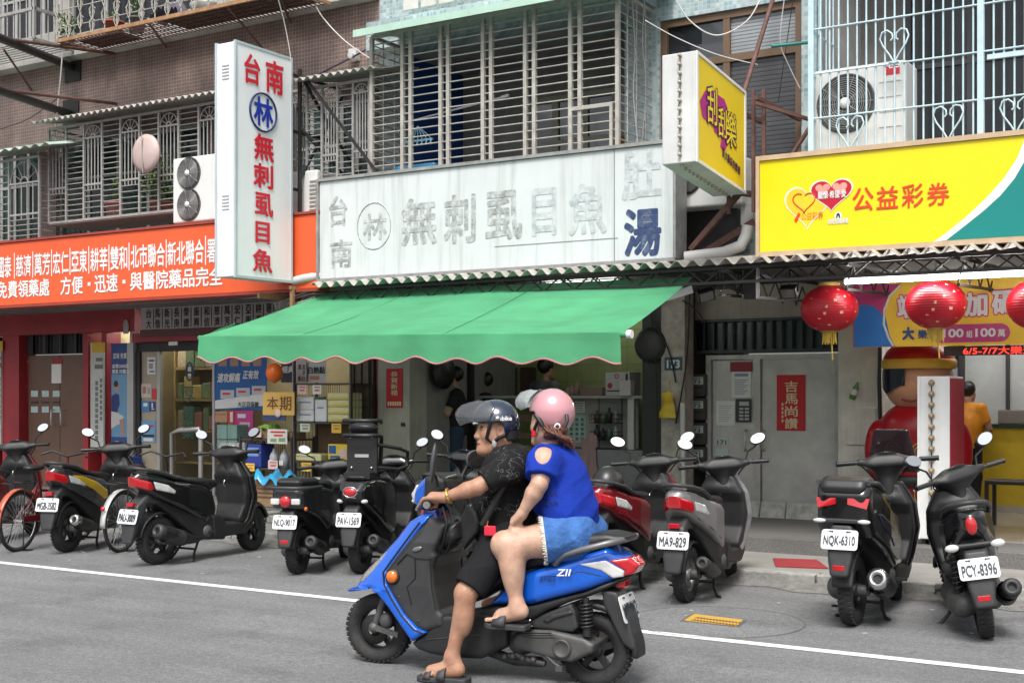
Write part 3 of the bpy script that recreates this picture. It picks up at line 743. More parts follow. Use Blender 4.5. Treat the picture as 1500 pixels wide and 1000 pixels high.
m=MB()
for zc in (4.93,3.55):
    for k in range(5):m.box(XV-.2,XV-.1,yv0+.004,yv0+.011,zc+k*.035,zc+k*.035+.012)
part('vent',m,mat('vent shade',(.35,.37,.38),.6),s)
def vtext(m,t,px0,py0,px1,py1,off=.03,X=XV,dx=.003):
    a=WX(px0,py0,X);b=WX(px1,py1,X);b2=WX(px0,py1,X)
    zt=(WX((px0+px1)/2,py0,X).z);zb=WX((px0+px1)/2,py1,X).z
    m.text(t,(X+dx,a.y,zb),Y_,Z_,b.y-a.y,zt-zb,off)
redpaint=mat('red sign paint',(.62,.012,.03),.45,var=.05)
m=MB()
for t,a,b,c,d in (('台',357.5,80,381,124),('南',389,90,415,138),('無',372,197,401,236),('刺',371,240,400,276),('虱',373,283,400,317),('目',374,325,395,357),('魚',370,365,399,399)):vtext(m,t,a,b,c,d,.024)
part('lettering',m,redpaint,s)
m=MB();vtext(m,'林',371.5,143,400,186,.024)
part('lettering',m,mat('blue sign paint',(.012,.035,.36),.45,var=.05),s)
c=WX(385.5,165,XV);m=MB();ry=(WX(405,165,XV).y-WX(366.5,165,XV).y)/2;m.tube([(XV+.004,c.y+ry*math.cos(k*.19635),c.z+.205*math.sin(k*.19635)) for k in range(32)],.011,4,closed=True)
part('circle',m,mat('navy ring',(.012,.02,.11),.5),s)
# the steel frame that carries it
s=thing('sign_bracket','black steel lattice bracket holding the tall white sign to the wall','bracket',(XV-.2,11.4,2.8))
m=MB();xv=XV-.02
xk=WX(447,300,XV+.05);yk=11.12
for z in (5.18,4.55,3.9,3.3):m.sbar((XV-.1,yv1,z),(XV-.1,11.88,z),.03)
m.sbar((XV-.05,yk,2.8),(XV-.05,yk,5.25),.035);m.sbar((XV-.25,yk,2.8),(XV-.25,yk,5.25),.035)
m.sbar((XV-.05,yk,5.2),(XV+.3,11.88,3.95),.03);m.sbar((XV-.05,yk,4.6),(XV+.35,11.88,3.8),.03);m.sbar((XV-.05,yk,4.0),(XV-.05,11.88,5.1),.025)
m.sbar((XV+.02,yk,5.15),(XV+1.05,11.0+.1,4.0),.028)
part('lattice',m,black_steel,s)
m=MB();xb=WX(400,430,XV).x
m.box(XV-.3,XV-.26,10.7,11.9,2.66,2.72).box(XV-.02,XV+.02,10.9,11.9,2.76,2.80).box(XV-.02,XV+.02,10.92,10.96,2.45,2.76).box(XV-.3,XV+.2,10.9,10.94,2.42,2.46)
part('wooden_rail',m,rust_wood,s)
rc=random.Random(5);m=MB()
for k in range(9):
    p=[(XV+rc.uniform(-.45,.25),11.0+rc.uniform(0,.3),2.45+rc.uniform(0,.3)) for _ in range(5)]
    m.tube(p,.008,5)
single('cable_bundle',m,cable_w,'tangled grey cables bundled under the tall white sign','cable')

# yellow hanging lightbox, bulbs along its edges
XY=-4.384
s=thing('hanging_sign','yellow lightbox sign with purple characters hanging sideways over the street','sign',(XY-.15,10.45,3.45))
yel=mat('yellow sign sheet',(.80,.58,.012),.4,var=.05,scale=2)
yb0,yb1=9.92,11.0
def tilt(y):return (10.95-y)*.12
def tb(m,x0,x1,y0,y1,z0,z1):
    v=[]
    for z in (z0,z1):
        for x,y in ((x0,y0),(x1,y0),(x1,y1),(x0,y1)):v.append((x,y,z+tilt(y)))
    return m._add(v,[(0,3,2,1),(4,5,6,7),(0,1,5,4),(1,2,6,5),(2,3,7,6),(3,0,4,7)])
part('sign_box',tb(MB(),XY-.31,XY-.006,yb0,yb1,3.4,4.32),mat('grubby white sheet',(.62,.63,.62),.5,var=.15,scale=3,streak=.45),s,bevel=.008)
part('sign_face',tb(MB(),XY-.004,XY+.004,yb0+.03,yb1-.03,3.43,4.29),yel,s)
m=MB();tb(m,XY-.004,XY+.012,yb0,yb0+.026,3.4,4.32);tb(m,XY-.004,XY+.012,yb1-.026,yb1,3.4,4.32);tb(m,XY-.004,XY+.012,yb0+.026,yb1-.026,3.4,3.426);tb(m,XY-.004,XY+.012,yb0+.026,yb1-.026,4.294,4.32)
part('frame',m,white_metal,s)
m=MB();mw=MB()
for k in range(12):
    z=3.47+k*.075+tilt(yb0);x=XY-.14
    mw.bar((x,yb0,z),(x,yb0-.018,z),.014,8);mw.ball((x,yb0-.028,z),.017,8,5)
    if k:m.tube([(x,yb0-.012,z-.075),(x+rc.uniform(-.012,.012),yb0-.02,z-.04),(x,yb0-.012,z)],.005,5)
for k in range(13):
    y=yb0+.05+k*.08;mw.bar((XY-.15,y,3.4+tilt(y)),(XY-.15,y,3.375+tilt(y)),.014,8)
part('bulb',mw,mat('clear bulb',(.42,.37,.30),.2,var=.2),s);part('wire',m,mat('dull wire',(.16,.14,.12),.6),s)
m=MB();purple=mat('magenta print',(.42,.012,.22),.45)
def yz(px,py):p=WX(px,py,XY);return p
# purple splash behind the characters
P=[yz(*q) for q in ((1024,148),(1032,133),(1046,136),(1060,146),(1065,160),(1053,164),(1062,185),(1068,207),(1060,222),(1054,216),(1056,200),(1046,195),(1044,186),(1028,172))]
m._add([(XY+.0075,p.y,p.z) for p in P],[tuple(range(len(P)))])
part('splash',m,purple,s)
def ytext(m,t,px0,py0,px1,py1,off,dx):
    a=yz(px0,py0);b=yz(px1,py1);zt=yz((px0+px1)/2,py0).z;zb=yz((px0+px1)/2,py1).z
    m.text(t,(XY+dx,a.y,zb),Y_,Z_,b.y-a.y,zt-zb,off)
m=MB();my=MB()
for t,a,b,c,d in (('刮',1033,125,1050,185),('刮',1049,156,1064,204),('樂',1061,164,1078,218)):ytext(m,t,a,b,c,d,.05,.0095);ytext(my,t,a+1.4,b+2.5,c-1.4,d-2.5,.008,.011)
for k,t in enumerate('是大贏家的歡樂'):ytext(m,t,1056.5+k*3.8,217+k*4.4,1060+k*3.8,231+k*4.2,.02,.0095)
part('lettering',m,mat('dark violet print',(.06,.01,.07),.5),s);part('lettering',my,mat('yellow print',(.85,.66,.02),.5),s)
s=thing('sign_bracket','rusty brown steel truss holding the yellow hanging sign to the building','bracket',(XY,11.5,3.3))
m=MB()
for z in (4.25,3.5):
    for dx in (-.25,.1):m.sbar((XY+dx,yb1,z),(XY+dx+.1,11.88,z-.05),.035)
for dx in (-.22,.02,.12):m.sbar((XY+dx,11.15,3.25),(XY+dx,11.15,4.35),.03)
m.sbar((XY+.1,11.0,4.2),(XY+.75,11.85,4.0),.03);m.sbar((XY+.1,11.1,3.3),(XY+.3,11.85,4.1),.03)
m.sbar((XY-.1,11.15,3.45),(XY-.62,11.2,2.95),.05);m.sbar((XY+.12,11.15,3.5),(XY+.25,11.6,3.15),.04);m.sbar((XY-.2,11.05,3.45),(XY+.3,11.85,3.4),.05)
p=W(1090,140,11.05);q=W(1140,0,11.6);m.bar(W(1090,135,11.05),W(1135,-10,11.8),.022)
m.sbar((-5.0,11.2,2.85),(-4.45,11.4,3.2),.06)
part('truss',m,rust_steel,s)

# big yellow lottery sign
s=thing('shop_sign','wide yellow signboard with a red heart and teal corner over the lottery shop','sign',base(-4.23,-1.5,10.9,2.82))
Yy=10.9;xa,xb=wx(1108,Yy),-1.15
part('sign_face',MB().box(xa+.035,xb,Yy,Yy+.22,2.855,3.655),mat('lemon sign sheet',(.80,.66,.003),.35,var=.05,scale=1.5),s)
part('frame',MB().box(xa,xb,Yy-.02,Yy+.22,3.658,3.7).box(xa,xb,Yy-.02,Yy+.22,2.81,2.852).box(xa,xa+.033,Yy-.02,Yy+.22,2.852,3.658),mat('pale wood trim',(.52,.38,.25),.6,var=.15,scale=9),s)
m=MB();n=MB()
def P_(px,py,dy=.004):p=W(px,py,Yy);return (p.x,Yy-dy,p.z)
A=[(1500,206),(1490,232),(1470,262),(1445,290),(1415,318),(1385,342),(1362,358)]
B=[(1500,238),(1486,262),(1466,286),(1442,308),(1412,332),(1386,352),(1379,357)]
xe=-1.2
def ext(p):return p
for i in range(len(A)-1):m.quad(P_(*A[i],.003),P_(*A[i+1],.003),P_(*B[i+1],.003),P_(*B[i],.003))
m.quad((xe,Yy-.003,3.655),P_(1500,206,.003),P_(1500,238,.003),(xe,Yy-.003,3.655-.02))
for i in range(len(B)-1):q=P_(*B[i],.003);q2=P_(*B[i+1],.003);n.quad(q,q2,(q2[0],q2[1],2.857),(q[0],q[1],2.857))
q=P_(*B[0],.003);n.quad((xe,q[1],3.63),q,(q[0],q[1],2.857),(xe,q[1],2.857))
part('white_swoosh',m,signw,s);part('teal_corner',n,mat('teal print',(.0,.21,.19),.45,var=.04),s)
def heart(cx,cz,w,h,rot=0,n=40):
    out=[]
    for k in range(n):
        t=2*math.pi*k/n;x=16*math.sin(t)**3/16;z=(13*math.cos(t)-5*math.cos(2*t)-2*math.cos(3*t)-math.cos(4*t)+2.5)/14.5
        x,z=x*w/2,z*h/2;out.append((cx+x*math.cos(rot)-z*math.sin(rot),cz+x*math.sin(rot)+z*math.cos(rot)))
    return out
def flat(m,pts,y):return m._add([(x,y,z) for x,z in pts],[tuple(range(len(pts)))])
c1=P_(1183,305);c2=P_(1218,286)
part('heart_outline',flat(flat(MB(),heart(c1[0],c1[2],.42,.39),Yy-.003),heart(c2[0],c2[2]-.005,.385,.29),Yy-.005),mat('cream print',(.82,.76,.55),.5),s)
part('heart',flat(MB(),heart(c1[0],c1[2],.385,.355),Yy-.004),mat('amber print',(.84,.56,.02),.45),s)
part('heart',flat(MB(),heart(c2[0],c2[2]-.005,.355,.262),Yy-.006),mat('crimson print',(.50,.006,.03),.3),s)
part('heart_gloss',flat(flat(MB(),heart(c2[0]-.075,c2[2]+.05,.13,.10),Yy-.007),heart(c2[0]+.075,c2[2]+.05,.13,.10),Yy-.007),mat('pink print',(.75,.33,.27),.4),s)
m=MB()
hp=heart(c1[0]-.03,c1[2]+.045,.2,.17);m.tube([(x,Yy-.005,z) for x,z in hp[3:-3]],.006,4);m.slab([(c1[0]-.12,Yy-.0055,c1[2]-.1),(c1[0]-.08,Yy-.0055,c1[2]-.03),(c1[0]-.06,Yy-.0055,c1[2]-.05),(c1[0]-.1,Yy-.0055,c1[2]-.12)],(0,.0005,0))
x0,x1,z0,z1=rect(1174,312,1206,321,Yy);m.text('公益彩券',(x0,Yy-.005,z0),X_,Z_,x1-x0,z1-z0,.0)
for t,a,b,c,d in (('公',1249,276,1280,308),('益',1284,274,1316,305),('彩',1321,271,1353,303),('券',1358,269,1391,300)):
    x0,x1,z0,z1=rect(a,b,c,d,Yy);m.text(t,(x0,Yy-.004,z0),X_,Z_,x1-x0,z1-z0,.014)
part('lettering',m,mat('vermilion print',(.70,.05,.008),.45),s)
m=MB();x0,x1,z0,z1=rect(1199,281,1240,289,Yy);m.text('關懷·希望·愛',(x0,Yy-.0085,z0),X_,Z_,x1-x0,z1-z0,.02)
c3=P_(1228,316);m.lathe((c3[0],Yy-.003,c3[2]),(0,1,0),[(.033,0),(0.0001,0)],16)
x0,x1,z0,z1=rect(1213,321,1243,327,Yy);m.text('財政部國庫署',(x0,Yy-.004,z0),X_,Z_,x1-x0,z1-z0,.02)
part('small_lettering',m,signw,s)
part('emblem',flat(MB(),[(c3[0]+dx,c3[2]+dz) for dx,dz in ((-.018,-.02),(-.016,.005),(-.006,.022),(.006,.022),(.016,.005),(.018,-.02),(.006,-.02),(.004,0),(-.004,0),(-.006,-.02))],Yy-.005),black_p,s)

# hospital name strip on the pharmacy
Yh=YG-.16
s=thing('name_board','grey board of hospital names under black hearts above the pharmacy entrance','sign',base(wx(210,Yh),wx(400,Yh),Yh,2.2))
x0,x1=wx(207,Yh),wx(470,Yh);zt,zb=wz(210,443,Yh),wz(210,483,Yh)
part('panel',MB().box(x0,x1,Yh,Yh+.03,zb,zt),mat('grey name panel',(.42,.40,.39),.5,var=.08),s)
part('frame',MB().box(x0-.02,x1,Yh-.01,Yh+.04,zt+.002,zt+.04).box(x0-.02,x1,Yh-.01,Yh+.04,zb-.1,zb-.002),mat('dark red edge',(.10,.03,.03),.5),s)
m=MB();nm=['台大','馬偕','新光','長庚','榮總','振興','和信','慈濟','萬芳','宏仁','亞東','耕莘','署立']
pxs=[218,231,245,259,273,288,303,318,333,348,364,379,394]
for t,a in zip(nm,pxs):
    x=wx(a,Yh);H_=zt-zb;w=.1
    for k,ch in enumerate(t):m.text(ch,(x-w*.5,Yh-.004,zt-H_*(.58+.38*k)),X_,Z_,w,H_*.32,.012)
    flat(m,heart(x,zt-H_*.14,.07,.07,n=20),Yh-.004)
    xm_=wx(a+7,Yh);m.box(xm_-.006,xm_+.006,Yh-.004,Yh-.003,zb+.02,zt-.1)
part('lettering',m,black_p,s)
m=MB();xx=wx(182,Yh);zc=wz(182,478,Yh)
m.ball((xx,YG-.13,zc),(.06,.01,.1));m.box(xx-.05,xx+.05,YG-.135,YG-.12,zc-.1,zc-.07)
single('emblem',m,mat('stone emblem',(.4,.38,.36),.8,var=.3),'small pale stone emblem on the red fascia beside the grey name board','emblem')

# ---------------------------------------------------------------- window cages
def arch(m,cx,y,z,r,rad=.008,half=True,n=14):m.tube([(cx+r*math.cos(math.pi*k/n),y,z+r*math.sin(math.pi*k/n)) for k in range(n+1)],rad,5)
def arch_cage(px0,px1,z0,z1,y,label,n,bars=None,nz=9,depth=.6):
    x0,x1=wx(px0,y),wx(px1,y);t=thing('window_cage',label,'window grille',((x0+x1)/2,y,z0),'barred window cages')
    m=MB();b=MB();pw_=(x1-x0)/n;zm=z0+(z1-z0)*.70;zl=z0+(z1-z0)*.36
    for k in range(n+1):m.box(x0+k*pw_-.014,x0+k*pw_+.014,y-.014,y+.014,z0,z1)
    for z in (z0,z1):m.box(x0,x1,y-.013,y+.013,z-.015,z+.015)
    for xx in (x0,x1):
        for z in (z0,z1):m.box(xx-.012,xx+.012,y+.014,YU,z-.012,z+.012)
        for k in range(1,nz*2):zz=z0+(z1-z0)*k/(nz*2);b.bar((xx,y,zz),(xx,YU,zz),.006,5)
    for k in range(n):
        a=x0+k*pw_+.014;c=a+pw_-.028
        if k % 2 == 0:                          # arched light
            r=(c-a)/2;cx=(a+c)/2;zc=z1-r-.03
            arch(b,cx,y,zc,r*.96);arch(b,cx,y,zc,r*.26,.014);b.box(a,c,y-.01,y+.01,zc-.014,zc+.008);b.box(a,c,y-.01,y+.01,zl-.012,zl+.012)
            for q in range(1,6):an=math.pi*q/6;b.bar((cx+r*.26*math.cos(an),y,zc+r*.26*math.sin(an)),(cx+r*.95*math.cos(an),y,zc+r*.95*math.sin(an)),.006,5)
            for q in range(1,5):xx=a+(c-a)*q/5;b.bar((xx,y,z0+(z1-z0)*.3),(xx,y,zc),.009,6)
            for q in range(1,6):zz=z0+(z1-z0)*.36*q/6;b.bar((a,y,zz),(c,y,zz),.007,5)
        else:
            for q in range(1,nz*2):zz=z0+(z1-z0)*q/(nz*2);b.bar((a,y,zz),(c,y,zz),.0075,5)
    m.box(x0,x1,y,YU,z0-.03,z0-.018)
    part('frame',m,grey_bar,t);part('bars',b,grey_bar,t);return t
arch_cage(72,322,3.84,5.07,YC,'grey cage of arched bars around the long window left of the tall sign',9)
arch_cage(428,541,3.84,5.05,YC,'grey cage of arched bars between the tall sign and the pale balcony',5)
arch_cage(-70,58,3.55,4.7,11.1,'grey cage with a big arched light under the pale green canopy',3,nz=6)
def corr_sheet(px0,px1,y0,z0,y1,z1,mat_,label,cat='canopy',amp=.02,pitch=.11,name='canopy',x0=None,x1=None,t=.006):
    x0=wx(px0,y0) if x0 is None else x0;x1=wx(px1,y0) if x1 is None else x1;n=max(8,int((x1-x0)/pitch*8));P=[];Q=[]
    for i in range(n+1):
        x=x0+(x1-x0)*i/n;w=amp*math.sin(2*math.pi*(x-x0)/pitch)
        P.append([(x,y0,z0+w),(x,(y0+y1)/2,(z0+z1)/2+w),(x,y1,z1+w)]);Q.append([(a,b,c-t) for a,b,c in P[-1]])
    m=MB().grid(P);m.grid([list(reversed(r)) for r in Q])
    for i in range(n):m.quad(P[i][0],Q[i][0],Q[i+1][0],P[i+1][0])
    return single(name,m,mat_,label,cat)
corr_sheet(44,322,11.02,5.13,YU-.01,5.3,corr,'narrow grey corrugated canopy above the long arched cage on the brown wall')
corr_sheet(425,548,11.02,5.11,YU-.01,5.28,corr,'narrow grey corrugated canopy between the tall sign and the pale balcony')
corr_sheet(-80,74,10.85,4.78,YU-.01,5.0,mat('pale green sheet',(.42,.53,.46),.6,var=.15,dirt=(.3,.33,.3)),'pale green corrugated canopy at the left edge of the brown building',pitch=.2)

# middle balcony cage
y=11.15;x0,x1=wx(545,y),wx(905,y)
t=thing('balcony_cage','pale steel cage of level bars around the balcony behind the white signboard','window grille',((x0+x1)/2,y,3.8),'barred window cages')
m=MB();b=MB();z0,z1=3.8,5.47
ups=[545,590,602,646,657,708,720,770,783,836,850,905]
for a in ups:x=wx(a,y);m.box(x-.02,x+.02,y-.02,y+.02,z0,z1)
m.box(x0,x1,y-.018,y+.018,z1-.02,z1+.02);m.box(x0,x1,y-.018,y+.018,z0-.02,z0+.02)
for k in range(1,19):
    z=z0+(z1-z0)*k/19;b.bar((x0,y,z),(x1,y,z),.0078,6);b.bar((x0,y,z),(x0,YU,z),.0065,6);b.bar((x1,y,z),(x1,YU,z),.006,6)
for yy in (11.35,11.55,11.75):
    b.bar((x1,yy,z0),(x1,yy,z1),.009,6);b.bar((x0,yy,z0),(x0,yy,z1),.009,6)
for z in (z0,z1):
    for xx in (x0,x1):m.box(xx-.018,xx+.018,y+.02,YU,z-.018,z+.018)
part('frame',m,old_bar,t);part('bars',b,old_bar,t)
h=MB();xa,xb=wx(836,y),wx(899,y);za,zb=3.85,wz(870,155,y)
h.box(xa,xb,y-.035,y-.01,zb-.03,zb).box(xa,xa+.03,y-.035,y-.01,za,zb-.03).box(xb-.03,xb,y-.035,y-.01,za,zb-.03)
part('hatch',h,old_bar,t)
m=MB();m.slab([(wx(522,10.9),10.85,5.46),(wx(925,10.9),10.85,5.46),(wx(925,10.9),YU-.01,5.62),(wx(522,10.9),YU-.01,5.62)],(0,0,.015));m.box(wx(522,10.9),wx(925,10.9),10.84,10.855,5.40,5.475)
single('canopy',m,mat('mint canopy sheet',(.42,.60,.50),.55,var=.1,scale=2,streak=.25),'flat mint green canopy over the pale caged balcony','canopy')
m=MB();m.bar((wx(660,11.6),11.6,wz(660,82,11.6)),(wx(930,11.75),11.75,wz(930,40,11.75)),.014)
single('pole',m,mat('green pole',(.02,.20,.17),.5),'thin green pole lying across the caged balcony','pole')
m=MB();m.bar(W(592,180,11.7),W(735,143,11.6),.012);m.bar(W(735,143,11.6),W(745,140,11.6),.02)
single('drying_rod',m,white_metal,'pale rod tied across the caged balcony in front of the blue wall','rod')
m=MB();rc=random.Random(8);c=W(612,205,11.5)
for k in range(7):
    m.tube([(c.x,11.5,c.z+.15),(c.x-.15+k*.05,11.5,c.z+.03),(c.x-.18+k*.06,11.5,c.z-.01)],.006,5);m.bar((c.x-.18+k*.06,11.5,c.z-.01),(c.x-.18+k*.06,11.48,c.z-.07),.01,5)
m.box(c.x-.2,c.x+.2,11.49,11.51,c.z-.02,c.z)
single('peg_hanger',m,mat('pale blue plastic',(.25,.45,.55),.4),'pale blue clothes peg hanger in the caged balcony','clothes hanger')
m=MB();c=W(612,245,11.6);m.box(c.x-.25,c.x+.3,11.5,11.8,3.6,c.z+.02)
single('storage_box',m,mat('sky blue plastic',(.05,.28,.52),.4),'sky blue plastic box on the balcony floor by the blue wall','box',bevel=.03)

# right balcony cage with hearts
y=11.2;x0,x1=wx(1189,y),-1.3
t=thing('balcony_cage','pale blue cage of upright bars with heart ornaments above the yellow sign','window grille',((x0+x1)/2,y,3.7),'barred window cages')
m=MB();b=MB();z0,z1=3.62,6.6
for a in (1189,1437):x=wx(a,y);m.box(x-.025,x+.025,y-.025,y+.025,z0,z1)
m.box(x0,x1,y-.02,y+.02,z0-.02,z0+.02)
k=0;x=x0
while x < x1:b.bar((x,y,z0),(x,y,z1),.0085,6);x += .0815
zs=[wz(1300,p,y) for p in (162,95,28)]
for z in zs:b.bar((x0,y-.012,z),(x1,y-.012,z),.009,6)
m.box(wx(1447,y),x1,y-.03,y-.005,wz(1470,82,y)-.02,wz(1470,82,y)+.02)
for z in (z0,*zs):b.bar((x0,y,z),(x0,YU,z),.009,6)
for yy in (11.4,11.6,11.8):b.bar((x0,yy,z0),(x0,yy,z1),.008,6)
part('frame',m,blue_bar,t);part('bars',b,blue_bar,t)
for a,c in ((1310,68),(1245,195),(1389,180),(1488,170)):
    p=W(a,c,y-.02);o=MB();s_=.13
    for sg in (-1,1):
        o.tube([(p.x+sg*s_*u,y-.022,p.z+s_*v) for u,v in ((0,-1.1),(.3,-.55),(.75,.1),(.95,.6),(.8,1.0),(.45,1.1),(.15,.85),(.1,.55),(.25,.4))],.008,5)
        o.tube([(p.x+sg*s_*u,y-.022,p.z+s_*v) for u,v in ((0,-1.1),(.25,-1.0),(.4,-1.15),(.3,-1.4),(.1,-1.4))],.008,5)
    part('heart_ornament',o,blue_bar,t)

# top-left balconies of the third floor
y=11.05;x0,x1=wx(-120,y),wx(80,y);z0=6.22
t=thing('balcony_cage','plain grey cage of upright bars at the top left corner','window grille',((x0+x1)/2,y,z0),'barred window cages')
m=MB();b=MB();xc=wx(50,y)
for x in (x0,xc):m.box(x-.018,x+.018,y-.018,y+.018,z0,8)
for z in (z0,6.62):m.box(x0,xc,y-.018,y+.018,z-.02,z+.02);m.box(xc-.018,xc+.018,y,YU-.22,z-.02,z+.02)
x=x0
while x < xc:b.bar((x,y,z0),(x,y,8),.01,6);x += .13
for k in range(1,6):yy=y+k*.11;b.bar((xc,yy,z0),(xc,yy,8),.01,6)
for k in range(8):yy=y+k*.08;b.bar((x0,yy,z0-.01),(xc,yy,z0-.01),.012,6)
part('frame',m,grey_bar,t);part('bars',b,grey_bar,t)
x0,x1=wx(84,y),wx(432,y);z0=6.13
t=thing('balcony_cage','rusty ornamental balcony cage holding plant pots at the top of the brown building','window grille',((x0+x1)/2,y,z0),'barred window cages')
m=MB();b=MB()
m.box(x0,x1,y-.015,y+.015,z0-.025,z0+.02);m.box(x0,x0+.03,y,YU-.23,z0-.02,z0+.02);m.box(x1-.03,x1,y,YU-.23,z0-.02,z0+.02)
part('rail',m,rust_wood,t)
n=18
for k in range(n+1):
    x=x0+(x1-x0)*k/n;b.bar((x,y,z0),(x,y,7.4),.009,6)
    for q in ((.12,.28) if k % 2 else (.2,.42)):
        for sg in (-1,1):b.tube([(x,y-.01,z0+q-.12),(x+sg*.05,y-.01,z0+q-.02),(x+sg*.035,y-.01,z0+q+.05),(x+sg*.065,y-.01,z0+q+.02)],.006,5);b.tube([(x,y-.01,z0+q+.1),(x+sg*.04,y-.01,z0+q+.02),(x+sg*.02,y-.01,z0+q-.04)],.005,5)
for z in (z0+.15,z0+.38,z0+.7):b.bar((x0,y,z),(x1,y,z),.007,6)
part('bars',b,old_bar,t)
g=MB()
for k in range(60):x=x0+(x1-x0)*(k+.5)/60;g.bar((x,y,z0-.005),(x,YU-.23,z0-.005),.007,5)
for k in range(1,5):yy=y+k*.12;g.bar((x0,yy,z0-.012),(x1,yy,z0-.012),.007,5)
g.sbar((wx(330,y),y,z0),(wx(331,y),YU-.02,z0-.5),.02);g.sbar(W(218,34,y+.05),(wx(245,YU),YU-.02,wz(245,70,YU)),.022);g.sbar(W(408,-10,y+.05),(wx(427,YU),YU-.02,wz(427,33,YU)),.022)
part('floor_grid',g,rust_steel,t)
m=MB();xs_=wx(205,11.3); 
m.box(wx(100,y),wx(160,y),11.2,11.6,z0+.01,z0+.02);m.box(wx(230,y),wx(420,y),11.1,11.6,z0+.01,z0+.02)
single('floor_board',m,mat('dark plank',(.10,.07,.055),.8,var=.3),'dark board laid on the floor of the ornamental balcony cage','board')

# steel brackets on the brown wall (tubes of a sign off to the left)
s=thing('steel_bracket','black and rusty steel tubes reaching out from plates on the brown wall','bracket',(wx(60,YU),YU,5.2))
m=MB();n=MB();pl=MB()
for (a,b,w) in (((105,98),(-40,40),.055),((102,167),(-40,120),.055)):
    p=W(*a,YU-.03);q=W(*b,9.6);m.bar(p,q,w,10);pl.box(p.x-.16,p.x+.16,YU-.02,YU,p.z-.2,p.z+.2)
for (a,b) in (((167,79),(-30,52)),((170,152),(-30,128))):n.bar(W(*a,YU-.02),W(*b,10.0),.022,8)
p=W(46,132,YU-.02);n.bar(p,W(5,72,11.0),.016,6)
part('tube',m,black_steel,s);part('stay_rod',n,rust_steel,s);part('wall_plate',pl,black_steel,s)

# ---------------------------------------------------------------- corrugated canopies and their trusses over the pavement
corr_sheet(455,1112,10.86,2.79,YU-.01,2.93,corr,'long grimy corrugated canopy edge under the white signboard and above the green awning',pitch=.16,amp=.03)
corr_sheet(1108,1500,10.78,2.775,YU-.01,2.93,corr,'grimy corrugated canopy edge under the yellow signboard',pitch=.16,amp=.03,x1=-1.1)
s=thing('roof_truss','black steel lattice girders under the corrugated canopy','truss',(-3.5,11.3,2.5))
m=MB();xa,xb=-9.2,-1.15
for yy,zt,zb in ((11.0,2.74,2.61),(11.75,2.8,2.66)):
    m.sbar((xa,yy,zt),(xb,yy,zt),.025);m.sbar((xa,yy,zb),(xb,yy,zb),.025);x=xa;k=0
    while x < xb-.2:m.bar((x,yy,zt if k % 2 else zb),(x+.17,yy,zb if k % 2 else zt),.009,5);x += .17;k += 1
for a in (1080,1260,1420):
    x=wx(a,11.4);m.sbar((x,11.0,2.72),(x,13.8,2.8),.03);m.sbar((x,11.0,2.5),(x,13.8,2.6),.025)
    for k in range(14):m.bar((x,11.0+k*.2,2.72 if k % 2 else 2.52),(x,11.2+k*.2,2.54 if k % 2 else 2.73),.008,5)
x0,x1=wx(1065,11.6),wx(1108,11.6)
m.box(wx(1092,11.5),wx(1110,11.5),11.45,11.55,wz(1100,438,11.5),2.8);m.sbar(W(1020,400,11.5),W(1108,436,11.5),.04)
for k in range(11):a=1045+k*5;m.bar(W(a,388,11.5),W(a+3,410+k*2.4,11.5),.008,5)
part('girder',m,black_steel,s)
# ---------------------------------------------------------------- green awning
s=thing('awning','faded green fabric awning with a scalloped pink edged valance over the fish soup shop','awning',(-7.3,10.4,2.1))
green=mat('green awning cloth',(.085,.40,.19),.75,var=.2,scale=2.2,bump=.25,bscale=9,streak=.85,smap=(.7,6,6),dirt=(.075,.25,.14),weave=260)
n=green.node_tree.nodes;l=green.node_tree.links;tr_=n.new('ShaderNodeBsdfTranslucent');tr_.inputs[0].default_value=(.30,.72,.45,1);ms=n.new('ShaderNodeMixShader');ms.inputs[0].default_value=.25
l.new(n['Principled BSDF'].outputs[0],ms.inputs[1]);l.new(tr_.outputs[0],ms.inputs[2]);l.new(ms.outputs[0],n['Material Output'].inputs[0])
tl,tr,bl,br=Vector((-9.47,11.25,2.735)),Vector((-5.0,11.25,2.70)),Vector((-9.66,9.5,2.18)),Vector((-4.87,9.5,2.10))
P=[];nx=64
for i in range(nx+1):
    u=i/nx;row=[]
    for j in range(13):
        v=j/12;a=tl.lerp(tr,u);b=bl.lerp(br,u);p=a.lerp(b,v)
        p.z +=-.045*math.sin(math.pi*v)*(.6+.4*math.sin(u*9))+.007*math.sin(u*26+v*3)*math.sin(math.pi*v)+.005*math.sin(u*60+v*8)*v
        row.append(tuple(p))
    P.append(row)
m=MB().grid(P)
part('canopy_cloth',m,green,s)
P=[];E=[];ns=10.6
for i in range(241):
    u=i/240;b=bl.lerp(br,u);ph=(u*ns) % 1
    h=.232-.027*math.cos(2*math.pi*ph)+.008*math.sin(u*31)
    yw=-.012*math.sin(u*44)-.02*math.sin(u*17+1)
    row=[(b.x,b.y+yw*v-.005,b.z-h*v+.006*(1-v)) for v in (0,.12,.3,.55,.8,1)]
    P.append(row);E.append((row[-1][0],row[-1][1]-.002,row[-1][2]))
m=MB().grid(P)
